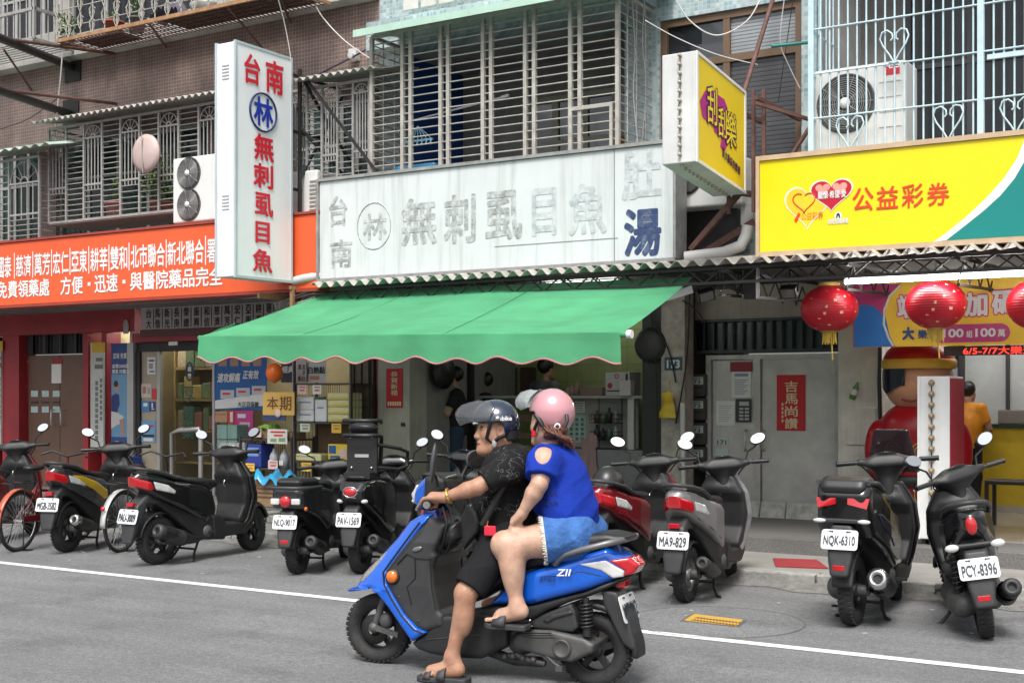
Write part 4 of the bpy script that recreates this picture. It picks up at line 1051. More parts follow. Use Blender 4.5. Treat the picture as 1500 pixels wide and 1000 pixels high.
# left return flap
L=[]
for i in range(13):
    v=i/12;p=bl.lerp(Vector((-9.66,10.0,2.34)),v);hh=.24*(1-v)**.6
    L.append([(p.x+.02*math.sin(v*8),p.y,p.z),(p.x-.02,p.y,p.z-hh*.5),(p.x+.02*math.sin(v*9),p.y,p.z-hh)])
m.grid(L)
part('valance',m,green,s)
part('piping',MB().tube(E,.009,6),mat('pink piping',(.42,.17,.18),.8,var=.2),s)
part('roller_bar',MB().bar(bl+Vector((-.03,.03,-.01)),br+Vector((.06,.03,-.01)),.026,12),green,s)
part('end_cap',MB().bar(br+Vector((.05,.03,-.01)),br+Vector((.09,.03,-.01)),.036,12),white_metal,s)
p=W(1000,428,11.1)
part('arm',MB().sbar((-5.0,11.2,2.58),(-5.6,10.3,2.26),.05,.07).sbar((-5.6,10.3,2.26),(-4.95,9.58,2.07),.045,.06).sbar((-9.4,11.2,2.58),(-8.7,10.3,2.28),.05,.07).sbar((-8.7,10.3,2.28),(-9.5,9.6,2.11),.045,.06),white_metal,s)
part('seam',MB().tube([tuple(tl.lerp(tr,.28).lerp(bl.lerp(br,.28),v)+Vector((0,0,.006-.045*math.sin(math.pi*v)*(.6+.4*math.sin(.28*9))))) for v in [k/10 for k in range(11)]],.003,4).tube([tuple(tl.lerp(tr,.63).lerp(bl.lerp(br,.63),v)+Vector((0,0,.006-.045*math.sin(math.pi*v)*(.6+.4*math.sin(.63*9))))) for v in [k/10 for k in range(11)]],.003,4),mat('dark green seam',(.03,.2,.09),.8),s)

# ---------------------------------------------------------------- air conditioners
acw=mat('white enamel casing',(.70,.70,.68),.45,var=.06,scale=3,streak=.22)
def fan_unit(name,label,x0,x1,y0,y1,z0,z1,fans,group='air conditioner units',big=False):
    t=thing(name,label,'air conditioner',((x0+x1)/2,(y0+y1)/2,z0),group)
    part('casing',MB().box(x0,x1,y0,y1,z0,z1),acw,t,bevel=.02)
    for cx,cz,r in fans:
        part('fan_recess',MB().lathe((cx,y0-.004,cz),(0,-1,0),[(0.001,0),(r,0),(r*1.04,.012),(r*1.08,0)],32),mat('dark fan recess',(.085,.085,.085),.6),t)
        g=MB()
        for k in range(4,13):g.tube([(cx+r*k/13*math.cos(a*.2094),y0-.028,cz+r*k/13*math.sin(a*.2094)) for a in range(30)],.0035,4,closed=True)
        for k in range(10):a=k*math.pi/5;g.bar((cx+.1*r*math.cos(a),y0-.03,cz+.1*r*math.sin(a)),(cx+r*math.cos(a),y0-.014,cz+r*math.sin(a)),.0045,4)
        part('fan_grille',g,mat('grey fan grille',(.33,.33,.32),.4,.4),t)
        part('fan_hub',MB().lathe((cx,y0-.03,cz),(0,-1,0),[(r*.2,0),(r*.18,.014),(.001,.016)],18),acw,t)
        bl_=MB()
        for k in range(3):
            a=k*2.094+.5;bl_.slab([(cx+.12*r*math.cos(a),y0-.008,cz+.12*r*math.sin(a)),(cx+.8*r*math.cos(a-.35),y0-.008,cz+.8*r*math.sin(a-.35)),(cx+.85*r*math.cos(a+.3),y0-.016,cz+.85*r*math.sin(a+.3))],(0,-.004,0))
        part('fan_blades',bl_,mat('fan blade',(.2,.2,.2),.5),t)
    return t
y=11.15
x0,x1=wx(253,y),wx(315,y);z0,z1=wz(253,328,y),wz(253,233,y)
cx=wx(277,y);r=(wx(294,y)-wx(262,y))/2
fan_unit('air_conditioner','white twin fan air conditioner mounted left of the tall white sign',x0,x1,y,y+.35,z0,z1,[(cx,wz(277,254,y),r),(cx,wz(277,300,y),r)])
y=11.3;x0,x1=wx(1190,y),wx(1327,y);z0,z1=3.62,wz(1190,105,y)
t=fan_unit('air_conditioner','large white single fan air conditioner inside the pale blue cage',x0,x1,y,y+.38,z0,z1,[(wx(1239,y),wz(1239,152,y),(wx(1280,y)-wx(1200,y))/2)])
m=MB();x0_,x1_,za,zb=rect(1295,98,1318,108,y);m.box(x0_,x1_,y-.003,y,za,zb);part('sticker',m,mat('red sticker',(.55,.03,.04),.5),t)
m=MB(); 
for k in range(4):z=wz(1300,120+k*22,y);m.box(wx(1288,y),wx(1320,y),y-.004,y,z-.003,z+.003)
part('panel_groove',m,mat('casing groove',(.42,.42,.42),.5),t)
y=11.35;x0,x1=wx(1000,y),wx(1088,y)
t=fan_unit('air_conditioner','white air conditioner half hidden under the yellow hanging sign',x0-.3,x1,y,y+.35,wz(1040,302,y),wz(1040,232,y),[(x0+.05,wz(1005,262,y),.14)])
y=11.1;x0,x1=wx(418,y),wx(456,y)
t=fan_unit('air_conditioner','white air conditioner partly seen behind the tall white sign',x0,x1,y+.1,y+.5,wz(440,320,y),wz(440,248,y),[])
m=MB()
for k in range(9):z=wz(455,262+k*6,y);m.box(wx(446,y),wx(457,y),y+.06,y+.1,z-.008,z+.004)
part('louvre',m,acw,t)

# ---------------------------------------------------------------- small things on the upper walls
y=11.0;c=W(213,225,y)
m=MB().lathe((c.x,y,c.z),(0,-1,0),[(0.001,.05),(.1,.045),(.18,.025),(.235,0),(.235,-.02),(.001,-.015)],28)
t=thing('dish','faded pinkish round dish fixed to the long arched window cage','dish',(c.x,y,c.z-.25))
o=part('bowl',m,mat('faded pink plastic',(.50,.38,.35),.5,var=.15,scale=4,dirt=(.55,.52,.48)),t);part('rod',MB().bar((c.x,y-.04,c.z-.25),(c.x,y-.06,c.z+.25),.007,5).bar((c.x,y,c.z),(c.x,YC,c.z),.02),grey_bar,t)
leafm=[mat('leaf green %s' % w,c_,.5,var=.3,scale=20) for w,c_ in (('light',(.16,.26,.05)),('mid',(.07,.14,.03)),('dark',(.03,.07,.02)))]
clay=mat('clay pot',(.34,.12,.085),.8,var=.2,scale=6)
def plant(name,label,c,h,r,n,potm,pot_r=.1,pot_h=.16,group='potted plants behind the bars',seed=1,leaf=.05):
    rr=random.Random(seed);t=thing(name,label,'potted plant',c,group);c=Vector(c)
    part('pot',MB().lathe(c,Z_,[(.001,0),(pot_r*.75,0),(pot_r,pot_h),(pot_r*1.1,pot_h),(pot_r*1.1,pot_h*.85),(pot_r*.9,pot_h*.9),(.001,pot_h*.9)],18),potm,t)
    m=MB();st=MB()
    for k in range(9):
        a=rr.uniform(0,6.28);e=c+Vector((math.cos(a)*r*rr.uniform(.3,.9),math.sin(a)*r*.5,pot_h+h*rr.uniform(.5,1)))
        st.tube([c+Vector((0,0,pot_h*.8)),(c*.5+e*.5)+Vector((rr.uniform(-.03,.03),0,.03)),e],.005,5)
    for k in range(n):
        a=rr.uniform(0,6.28);q=rr.uniform(0,1)**.6;p=c+Vector((math.cos(a)*r*q,math.sin(a)*r*.55*q,pot_h+h*rr.uniform(.08,1)))
        d=Vector((rr.uniform(-1,1),rr.uniform(-1,.5),rr.uniform(-.4,1))).normalized();s_=d.orthogonal().normalized();L=leaf*rr.uniform(.6,1.3)
        m.c=rr.choice((0,0,1,1,2));m._add([p,p+d*L*.5+s_*L*.3,p+d*L,p+d*L*.5-s_*L*.3],[(0,1,2,3)])
    part('stem',st,leafm[2],t);part('foliage',m,leafm,t);return t
y=11.45;z0=3.86
plant('potted_plant','bushy light green plant in a clay pot beside the twin fan unit',(wx(232,y),y,z0),.52,.28,420,clay,seed=3)
plant('potted_plant','small withered plant in a pink pot behind the arched bars',(wx(168,y),y,z0),.28,.08,40,mat('pink pot',(.45,.2,.19),.6,var=.15),.12,.2,seed=4)
plant('potted_plant','short plant in a brown pot right of the bushy plant',(wx(247,y),y,z0),.15,.1,30,clay,.09,.13,seed=5)
y=11.35;z0=6.15
plant('potted_plant','red clay pot with a pale flowering stem on the ornamental balcony',(wx(166,y),y,z0),.1,.06,10,mat('red clay pot',(.36,.09,.06),.75,var=.2),.13,.19,seed=6)
plant('potted_plant','white flowered plant in a grey pot on the ornamental balcony',(wx(200,y),y,z0),.3,.1,60,mat('grey pot',(.12,.12,.12),.7),.12,.17,seed=7)
plant('potted_plant','dark leafy plant at the left end of the ornamental balcony',(wx(98,y),y,z0),.3,.16,140,black_p,.1,.1,seed=8)
m=MB();rr=random.Random(4)
P=[];c0=wx(232,11.3);c1=wx(275,11.3)
for i in range(20):
    u=i/19;P.append([(c0+(c1-c0)*u,11.15+.3*v,6.15+.22*math.sin(math.pi*u)**.5*(1-abs(v-.5))+rr.uniform(0,.05)+.02) for v in (0,.2,.4,.6,.8,1)])
single('cloth_bundle',m.grid(P),mat('grey violet cloth',(.13,.12,.16),.9,var=.3),'dark grey cloth bundle lying on the ornamental balcony','cloth')
m=MB();m.lathe((wx(305,11.35),11.35,6.15),Z_,[(.001,0),(.18,0),(.22,.12),(.22,.14),(.001,.13)],20).box(wx(340,11.3)-.15,wx(340,11.3)+.15,11.2,11.5,6.15,6.3)
single('basin',m,mat('milky plastic',(.5,.5,.46),.5,var=.1),'milky plastic basin beside the cloth bundle on the ornamental balcony','basin')
def cable(pts,label,m_=None,r=.008,name='cable'):
    P=[Vector(p) for p in pts];out=[]
    for i in range(len(P)-1):
        a,b,c,d=P[max(i-1,0)],P[i],P[i+1],P[min(i+2,len(P)-1)]
        for k in range(8):
            t=k/8;out.append(.5*((2*b)+(c-a)*t+(2*a-5*b+4*c-d)*t*t+(-a+3*b-3*c+d)*t**3))
    out.append(P[-1]);return single(name,MB().tube(out,r*.75,6),m_ or cable_b,label,'cable')
cable([W(452,-15,11.6),W(470,22,11.6),W(505,60,11.7),W(545,88,11.85)],'pale cable swinging down from the top of the brown wall',cable_w,.011)
cable([W(985,-10,10.9),W(1010,30,11),W(1050,52,11.1),W(1095,30,11.2),W(1120,-15,11.3)],'white cable looping in front of the brown framed window',cable_w,.009)
cable([W(945,30,11.2),W(990,55,11.3),W(1050,80,11.4),W(1110,95,11.6)],'thin pale cable crossing above the yellow hanging sign',cable_w,.006)
cable([W(1150,-10,11.5),W(1143,60,11.6),W(1155,95,11.7),W(1172,130,11.8)],'looping white cable right of the brown framed window',cable_w,.007)
cable([W(1163,-10,11.7),W(1140,150,11.75)],'straight dark cable before the dark louvred pane',cable_b,.006)
cable([W(405,-10,10.4),W(418,40,10.6),W(427,95,10.7),W(427,130,10.8)],'thin pale cable dropping behind the tall white sign',cable_w,.007)
cable([W(438,130,11.8),W(470,108,11.8),W(520,82,11.8),W(545,68,11.85)],'dark violet cable along the brown wall under the canopy',mat('violet cable',(.05,.04,.08),.6),.015)
cable([W(92,70,11.5),W(89,110,11.5),W(84,160,11.5),W(80,200,11.5)],'pair of pale cables tied down the brown wall',cable_w,.014)
cable([W(-20,195,10.5),W(40,175,11),W(90,140,11.7)],'thin dark cable rising to the lower wall plate',cable_b,.007)
cable([W(925,-10,11.3),W(930,70,11.4),W(928,140,11.4),W(935,215,11.4)],'grey cable hanging at the right end of the pale cage',mat('grey cable',(.3,.3,.3),.6),.01)
cable([W(945,-10,11.4),W(941,60,11.5),W(946,130,11.6),W(940,210,11.6)],'second grey cable hanging beside the mosaic strip',mat('grey cable',(.3,.3,.3),.6),.009)
m=MB();m.bar(W(1130,68,11.5),W(1190,62,11.7),.016,8)
single('pole',m,mat('green pole',(.02,.20,.17),.5),'short green pole poking out beside the pale blue cage','pole')
m=MB().tube([W(1096,330,11.3),W(1093,345,11.3),W(1085,360,11.25),W(1060,370,11.2),W(1003,377,11.1)],.055,12).box(wx(1088,11.5),wx(1106,11.5),11.45,11.6,wz(1095,330,11.5),wz(1095,300,11.5))
single('drain_pipe',m,pvc,'pale pvc duct bending along the canopy between the two signboards','pipe')
m=MB().box(wx(1002,11.7),wx(1085,11.7),11.6,11.75,2.97,wz(1040,306,11.7)); 
t=single('dark_grating',m,black_steel,'black grating behind the rusty stay under the half hidden air conditioner','grating',bevel=.01)
m=MB().tube([W(430,412,11.0),W(445,408,11.0),W(475,403,11.05)],.05,10)
single('drain_pipe',m,pvc,'grey pipe joint between the orange sign and the white signboard','pipe')
m=MB();c=W(522,82,YU);m.box(c.x-.06,c.x+.06,YU-.08,YU,c.z-.07,c.z+.07);m.lathe((c.x,YU-.08,c.z-.02),(0,-1,0),[(.04,0),(.04,.04),(.001,.045)],14)
single('vent_cap',m,pvc,'small pale vent box on the brown wall left of the mint canopy','vent',bevel=.008)
# ornamental breeze blocks above the middle cage
m=MB();yb=YU-.27
for k in range(9):
    a=590+k*26;x0,x1=wx(a,yb),wx(a+22,yb);m.box(x0,x1,yb,yb+.02,5.86,6.2)
single('breeze_blocks',m,mat('white breeze block',(.55,.54,.51),.8,var=.2),'row of white breeze blocks above the mint green canopy','blocks',bevel=.03)
# ---------------------------------------------------------------- scooters
tyre_m=mat('tyre rubber',(.022,.022,.023),.8,var=.3,scale=14,bump=.4,bscale=60,dirt=(.07,.066,.06),dscale=6)
rim_b=mat('black rim',(.03,.03,.03),.4,.4,var=.2)
rim_s=mat('silver rim',(.32,.32,.31),.4,.7,var=.15,dirt=(.12,.11,.1),dscale=9)
blk_pl=mat('worn black plastic',(.014,.014,.015),.5,var=.3,scale=6,bump=.15,bscale=250,dirt=(.04,.039,.037),dscale=5)
gry_pl=mat('charcoal plastic',(.03,.031,.033),.48,var=.2,scale=6,bump=.15,bscale=250,dirt=(.06,.059,.056),dscale=5)
seat_m=mat('black vinyl seat',(.016,.016,.017),.42,var=.2,scale=5,bump=.12,bscale=180)
engine_m=mat('greasy engine casing',(.10,.10,.098),.55,.4,var=.35,scale=8,dirt=(.035,.033,.03),dscale=7)
chrome=mat('worn chrome',(.55,.55,.54),.18,.95,var=.1)
mirror_g=mat('mirror glass',(.62,.64,.65),.03,1,var=0)
red_lens=mat('red lens',(.46,.008,.014),.12,var=.1,coat=1)
clear_lens=mat('clear lens',(.58,.58,.57),.12,var=.2,scale=14,coat=1)
amber_lens=mat('amber lens',(.70,.16,.01),.15,var=.05,coat=1)
plate_w=mat('licence plate white',(.72,.73,.72),.45,var=.05,scale=12)
plate_t=mat('plate lettering',(.028,.04,.055),.5,var=.1)
muff_m=mat('muffler black steel',(.03,.03,.031),.45,.5,var=.3,scale=10)
def paint(name,c,dirt=.25):return mat(name,c,.2,.15,var=.08,scale=3,coat=.8)
P_BLACK=paint('gloss black paint',(.010,.010,.011));P_NAVY=paint('dark navy paint',(.012,.016,.04));P_RED=paint('dark red paint',(.20,.008,.014))
P_SILV=mat('faded silver paint',(.30,.30,.305),.38,.45,var=.12,scale=5,dirt=(.17,.165,.16),dscale=6);P_YEL=paint('yellow scooter paint',(.62,.40,.012));P_GREY=paint('dark grey paint',(.035,.037,.04))
def lin(xs,ws):return lambda x,z:np.interp(x,xs,ws)
def linz(zs,ws):return lambda x,z:np.interp(z,zs,ws)+0*x
def xform(mb,M):mb.v=[tuple(M @ Vector(p)) for p in mb.v];return mb
def wheel_parts(root,x,z,r,rim,M=None,y=0,tw=.052,spokes=5,disc=None):
    k=r;pr=[(k*.60,-tw*.72),(k*.80,-tw*.98),(k*.93,-tw*.86),(k*.985,-tw*.5),(k,0),(k*.985,tw*.5),(k*.93,tw*.86),(k*.80,tw*.98),(k*.60,tw*.72),(k*.58,0),(k*.60,-tw*.72)]
    t=MB().lathe((x,y,z),Y_,pr,40)
    for q in range(40):                        # tread blocks
        a=q*2*math.pi/40; 
        for s_ in (-1,1):
            c=Vector((x+math.cos(a+.06*s_)*k*.985,y+s_*tw*.5,z+math.sin(a+.06*s_)*k*.95))
            t.obox(c,(.006,tw*.33,.011),Matrix(((math.cos(a),0,-math.sin(a)),(0,1,0),(math.sin(a),0,math.cos(a)))) @ Matrix.Rotation(.35*s_,3,'X'))
    g=MB().lathe((x,y,z),Y_,[(k*.62,-tw*.7),(k*.56,-tw*.62),(k*.54,0),(k*.56,tw*.62),(k*.62,tw*.7),(k*.6,0),(k*.62,-tw*.7)],32)
    for q in range(spokes):
        a=q*2*math.pi/spokes+.3;g.sbar((x+math.cos(a)*k*.12,y,z+math.sin(a)*k*.12),(x+math.cos(a)*k*.57,y,z+math.sin(a)*k*.57),.03,.035)
    g.lathe((x,y,z),Y_,[(.001,-tw*.8),(k*.2,-tw*.8),(k*.22,0),(k*.2,tw*.8),(.001,tw*.8)],20)
    if disc is not None:g.lathe((x,y,z),Y_,[(k*.2,disc),(k*.43,disc),(k*.43,disc+.004),(k*.2,disc+.004)],28)
    if M:xform(t,M);xform(g,M)
    w=part('tyre',t,tyre_m,root);part('rim',g,rim,w);return w
def plate(root,parent,c,up,txt,w=.245,h=.135,wcol=None,right=Vector((0,-1,0)),green=True):
    c=Vector(c);up=Vector(up).normalized();right=Vector(right).normalized();nrm=right.cross(up).normalized()
    m=MB();pts=[]
    rc_=.02
    for sx,sy,a0 in ((1,1,0),(-1,1,90),(-1,-1,180),(1,-1,270)):
        for k in range(4):a=R(a0+k*30);pts.append(c+right*(sx*(w/2-rc_)+rc_*math.cos(a))+up*(sy*(h/2-rc_)+rc_*math.sin(a)))
    m.slab(list(reversed(pts)),nrm*-.003)
    p=part('licence_plate',m,plate_w,parent)
    o=c-right*w*.43-up*h*.36+nrm*.0045
    t=MB().text(txt,o,right,up,w*.86,h*.56,.016)
    for sx in (-.26,.26):t._add([c+right*(sx*w-.012)+up*h*.38+nrm*.0045,c+right*(sx*w+.012)+up*h*.38+nrm*.0045,c+right*(sx*w+.012)+up*h*.43+nrm*.0045,c+right*(sx*w-.012)+up*h*.43+nrm*.0045],[(0,1,2,3)])
    t.bar(c-right*w*.2+up*h*.4+nrm*.003,c-right*w*.2+up*h*.4+nrm*.007,.006,8).bar(c+right*w*.2+up*h*.4+nrm*.003,c+right*w*.2+up*h*.4+nrm*.007,.006,8)
    part('plate_lettering',t,plate_t,p);return p
def spring(root,a,b,r=.03,name='shock_absorber',coil=None):
    a=Vector(a);b=Vector(b);d=(b-a).normalized();e=d.orthogonal().normalized();f=d.cross(e)
    s_=part(name,MB().bar(a,b,r*.55,10).bar(a,a+(b-a)*.3,r*.8,10),blk_pl,root)
    pts=[a+(b-a)*(.25+.65*k/72)+(e*math.cos(k*.6)+f*math.sin(k*.6))*r for k in range(73)]
    part('coil_spring',MB().tube(pts,r*.22,5),coil or rim_b,s_)
SHAPES={
 'sport':dict(tail=[(-.41,.83),(-.38,.74),(-.2,.63),(.1,.5),(.4,.36),(.55,.36),(.6,.48),(.52,.66),(.35,.73),(0,.79),(-.2,.85),(-.36,.88)],tw=lin([-.42,-.3,-.1,.15,.4,.6],[.035,.10,.155,.175,.165,.11]),
   seat=[(-.30,.86),(-.05,.8),(.3,.73),(.54,.66),(.66,.69),(.64,.755),(.4,.79),(.17,.80),(.06,.835),(-.1,.885),(-.28,.905)],sw=lin([-.3,-.1,.2,.45,.6],[.085,.13,.16,.14,.08]),
   red=[(-.425,.84),(-.40,.745),(-.27,.70),(-.23,.72),(-.26,.79)],clear=[(-.25,.795),(-.22,.71),(-.02,.66),(.0,.69),(-.1,.755)],rail=True),
 'box':dict(tail=[(-.36,.66),(-.39,.72),(-.39,.83),(-.33,.86),(.2,.84),(.52,.78),(.6,.6),(.55,.42),(.3,.4),(.1,.52),(-.15,.6)],tw=lin([-.4,-.34,-.1,.3,.6],[.125,.16,.18,.18,.13]),
   seat=[(-.33,.865),(.2,.845),(.56,.77),(.64,.8),(.62,.865),(.4,.885),(.12,.885),(.07,.935),(-.28,.945),(-.35,.92)],sw=lin([-.36,-.1,.3,.62],[.13,.15,.16,.09]),red=None,clear=None,rail=False),
 'round':dict(tail=[(-.35,.72),(-.38,.8),(-.3,.88),(-.1,.9),(.3,.84),(.55,.74),(.6,.55),(.52,.38),(.3,.34),(.05,.45),(-.2,.6)],tw=lambda x,z:np.clip(.19*np.sqrt(np.clip(1-((x-.12)/.56)**2,0,1))-.10*np.clip(z-.7,0,1)**1.0+.02,.03,.3),
   seat=[(-.22,.89),(.3,.84),(.56,.77),(.62,.8),(.58,.865),(.35,.895),(.1,.91),(-.1,.935),(-.24,.93)],sw=lin([-.26,-.05,.3,.6],[.1,.14,.15,.08]),red=None,clear=None,rail=False),
 'maxi':dict(tail=[(-.33,1.0),(-.38,.92),(-.36,.74),(-.25,.62),(.1,.5),(.45,.34),(.7,.34),(.72,.52),(.55,.74),(.3,.8),(0,.92),(-.2,1.0)],tw=lambda x,z:np.interp(x,[-.4,-.3,-.1,.2,.6],[.16,.185,.2,.195,.17])+0*z,
   seat=[(-.375,.93),(-.3,.96),(0,.93),(.28,.82),(.55,.74),(.66,.78),(.62,.83),(.38,.85),(.2,.88),(.05,.97),(-.1,1.02),(-.25,1.04),(-.36,1.02),(-.39,.97)],sw=lin([-.4,-.3,0,.3,.6],[.15,.17,.16,.18,.1]),red=None,clear=None,rail=False)}
SHAPES['slim']=dict(SHAPES['sport'],red=None,clear=None)
FC={}
def fmb(key,fn):
    if key not in FC:FC[key]=fn()
    a=FC[key];m=MB();m.v=list(a.v);m.f=a.f;m.mi=list(a.mi);m.sm=list(a.sm);return m
RES=.0125
SH=.09
def scooter(label,rear,fx,shape='sport',body=None,accent=None,front=None,txt='',wr=.225,L=1.21,steer=.35,lean=0.0,rim=None,plate_z=.50,plate_x=-.40,tailbox=None,muffler=(-.17,.062,'dark'),red_ref=True,mirror_kind='oval',heading=None,screen=False,mirrors=True,grip_z=1.0,stand='centre',scale=1.0,name='scooter',group='scooters parked along the kerb'):
    S=SHAPES[shape];body=body or P_BLACK;accent=accent or body;front=front or body;rim=rim or rim_b
    p0=G(*rear)
    if heading is None:
        best=None
        for k in range(-60,100):
            a=R(k);q=p0+Vector((math.sin(a),math.cos(a),0))*(L+SH)
            e=abs(col_of(q)-fx)
            if best is None or e < best[0]-1.5 and best[0] > 4:best=(e,a)
        heading=best[1]
    p0=p0+Vector((math.sin(heading),math.cos(heading),0))*SH
    root=thing(name,label,'scooter',p0,group,rot=(lean,0,math.pi/2-heading));root.rotation_mode='XYZ'
    root.scale=(scale,)*3
    yaw=math.pi/2-heading
    root.rotation_euler=(Matrix.Rotation(yaw,3,'Z') @ Matrix.Rotation(lean,3,'X')).to_euler()
    lo,hi=(-.55,-.3,.1),(.85,.3,1.15)
    # rear: cover, seat, lights
    part('body_cover',fmb(shape+'t',lambda:Field(lo,hi,RES).prof(S['tail'],S['tw'],.05).mb()),body,root)
    tw=S['tw']
    if accent is not body:
        ap=[(-.22,.80),(-.1,.70),(.12,.62),(.34,.5),(.44,.52),(.42,.6),(.2,.70),(-.05,.775)]
        part('side_panel',fmb(shape+'a',lambda:Field(lo,hi,.01).prof(ap,lambda x,z:tw(x,z)+.006,.02).mb()),accent,root)
    part('seat',fmb(shape+'s',lambda:Field(lo,hi,RES).prof(S['seat'],S['sw'],.05).mb()),seat_m,root)
    under=[(-.2,.60),(-.02,.46),(.12,.34),(.3,.2),(.66,.17),(.72,.3),(.6,.42),(.4,.44),(.1,.56),(-.1,.66)]
    part('under_panel',fmb('under',lambda:Field(lo,hi,RES).prof(under,lin([-.2,0,.3,.7],[.08,.11,.15,.16]),.03).mb()),blk_pl,root)
    if S['red']:
        part('tail_light',fmb(shape+'r',lambda:Field(lo,hi,.008).prof(S['red'],lambda x,z:tw(x,z)+.008,.025).mb()),red_lens,root)
        part('indicator_lens',fmb(shape+'c',lambda:Field(lo,hi,.008).prof(S['clear'],lambda x,z:tw(x,z)+.006,.015).prof([(-.3,.6),(.05,.6),(.05,.9),(-.3,.9)],.085,.01,sub=True).mb()),clear_lens,root)
    if S['rail']:
        pts=[(.02,.15,.81),(-.15,.15,.865),(-.3,.12,.90),(-.38,.06,.915)]
        part('grab_rail',MB().tube(pts+[(-.395,0,.92)]+[(a,-b,c) for a,b,c in reversed(pts)],.017,8),gry_pl,root)
    part('seam',MB().tube([(.5,.0,.34)] and [(x,tw(x,z)*1.0,z) for x,z in ((-.2,.66),(.05,.56),(.3,.46),(.5,.40))],.004,4).tube([(x,-tw(x,z)*1.0,z) for x,z in ((-.2,.66),(.05,.56),(.3,.46),(.5,.40))],.004,4),gry_pl,root)
    if tailbox:tailbox(root)
    # rear mudguard, plate
    px,pz=plate_x,plate_z
    mg=part('rear_mudguard',fmb('mg%s%s' % (px,pz),lambda:Field((-.7,-.2,.1),(.3,.2,1.0),RES).prof([(-.1,.66),(-.26,.68),(px+.03,pz+.1),(px-.02,pz-.08),(px-.05,pz-.24),(px-.01,pz-.25),(px+.05,pz-.1),(-.27,.58),(-.08,.56)],lambda x,z:np.interp(z,[pz-.25,pz-.1,pz+.1,.7],[.06,.085,.075,.07])+0*x,.02).mb()),gry_pl,root)
    up=Vector((.30,0,1)).normalized();nr=Vector((0,-1,0)).cross(up)
    if txt:plate(root,root,Vector((px,0,pz))+nr*.022,up,txt)
    if red_ref:part('reflector',MB().box(px-.045,px-.02,-.04,.04,pz-.2,pz-.165) if red_ref == 'low' else MB().box(px-.0,px+.045,-.04,.04,pz+.095,pz+.13),red_lens,mg,bevel=.004)
    # wheels, engine, muffler, stand
    wheel_parts(root,-SH,wr,wr,rim)
    eng=fmb('eng%s' % wr,lambda:Field((-.2,-.28,.05),(.75,.3,.6),RES).cap((0,.12,wr),(.38,.13,wr+.03),.075,.095,.03).cap((0,.1,wr),(.1,.12,wr+.01),.085,.085,.02).cap((.38,.05,wr+.02),(.42,-.1,wr+.05),.1,.08,.04).cap((.2,.14,.45),(.42,.13,.42),.06,.05,.03).cap((-SH,.11,wr),(-SH,-.09,wr),.05,.04,.02).cap((-SH,.1,wr),(.05,.12,wr),.07,.08,.03).mb())
    part('engine',eng,engine_m,root)
    part('rear_hugger',fmb('hug%s' % wr,lambda:Field((-.4,-.2,.1),(.4,.2,.7),RES).prof([(-SH+wr*1.22*math.cos(a),wr+wr*1.22*math.sin(a)) for a in [R(v) for v in range(30,171,10)]]+[(-SH+wr*1.1*math.cos(a),wr+wr*1.1*math.sin(a)) for a in [R(v) for v in range(170,29,-10)]],.075,.015).mb()),blk_pl,root)
    spring(root,(-.01,.125,wr+.02),(-.11,.12,.62)); 
    my,mr,mk=muffler
    m_=part('muffler',fmb('muf%s%s' % (my,mr),lambda:Field((-.5,-.35,.05),(.5,.3,.6),RES).cap((.28,my*.9,wr-.02),(.05,my,wr+.02),.03,mr,.04).cap((.05,my,wr+.02),(-.26,my-.02,wr+.11),mr*1.05,mr,.02,flat=1).mb()),muff_m,root)
    e=Vector((-.31,0,.09)).normalized();c=Vector((-.262,my-.02,wr+.112))
    part('muffler_tip',MB().lathe(c,e,[(mr*.98,-.05),(mr*1.0,0),(mr*.75,.02),(mr*.45,.022),(mr*.4,-.02),(.001,-.02)],20),chrome if mk == 'chrome' else gry_pl,m_)
    if stand == 'centre':
        s_=MB()
        for sy in (-1,1):s_.tube([(.36,sy*.09,wr-.03),(.27,sy*.12,.07),(.24,sy*.15,.012),(.19,sy*.19,.012)],.013,6)
        s_.bar((.30,-.1,.11),(.30,.1,.11),.011,6);s_.tube([(.3,.12,.11),(.18,.17,.08),(.12,.2,.09)],.009,5)
        part('centre_stand',s_,black_steel,root)
    else:
        part('side_stand',MB().tube([(.46,.12,wr-.04),(.42,.2,.09),(.41,.26,stand)],.013,6).box(.38,.45,.245,.29,stand-.006,stand+.006),black_steel,root)
    # floor, shields
    part('floorboard',fmb('floor',lambda:Field((.4,-.3,.1),(1.2,.3,.6),RES).prof([(.5,.2),(.95,.2),(1.06,.27),(1.08,.36),(1.0,.37),(.95,.33),(.66,.33),(.56,.42),(.48,.42)],.165,.03).mb()),blk_pl,root)
    lsw=linz([.2,.35,.6,.78,.95],[.13,.19,.232,.212,.12]);k_=L-1.27
    part('leg_shield',fmb('ls%s' % L,lambda:Field((.8+k_,-.3,.1),(1.35+k_,.3,1.05),RES).prof([(x+k_,z) for x,z in [(.98,.22),(1.08,.3),(1.14,.52),(1.1,.76),(1.02,.95),(.97,.95),(1.01,.78),(1.05,.55),(1.01,.36),(.94,.26)]],lsw,.05).mb()),front,root)
    part('inner_shield',fmb('is%s' % L,lambda:Field((.75+k_,-.3,.1),(1.2+k_,.3,1.05),RES).prof([(x+k_,z) for x,z in [(.92,.28),(1.03,.36),(1.05,.55),(1.02,.78),(.98,.93),(.91,.92),(.90,.78),(.94,.70),(.96,.5),(.90,.36)]],lambda x,z:lsw(x,z)-.02,.035).ell((.93+k_,0,.82),(.05,.13,.05),.03).mb()),blk_pl,root)
    # front assembly, turned about the steering axis
    A=Vector((1.0+k_,0,1.0));B=Vector((L-.06,0,wr));M=Matrix.Translation(A) @ Matrix.Rotation(steer,4,(A-B).normalized()) @ Matrix.Translation(-A)
    wheel_parts(root,L,wr,wr,rim,M,disc=.05)
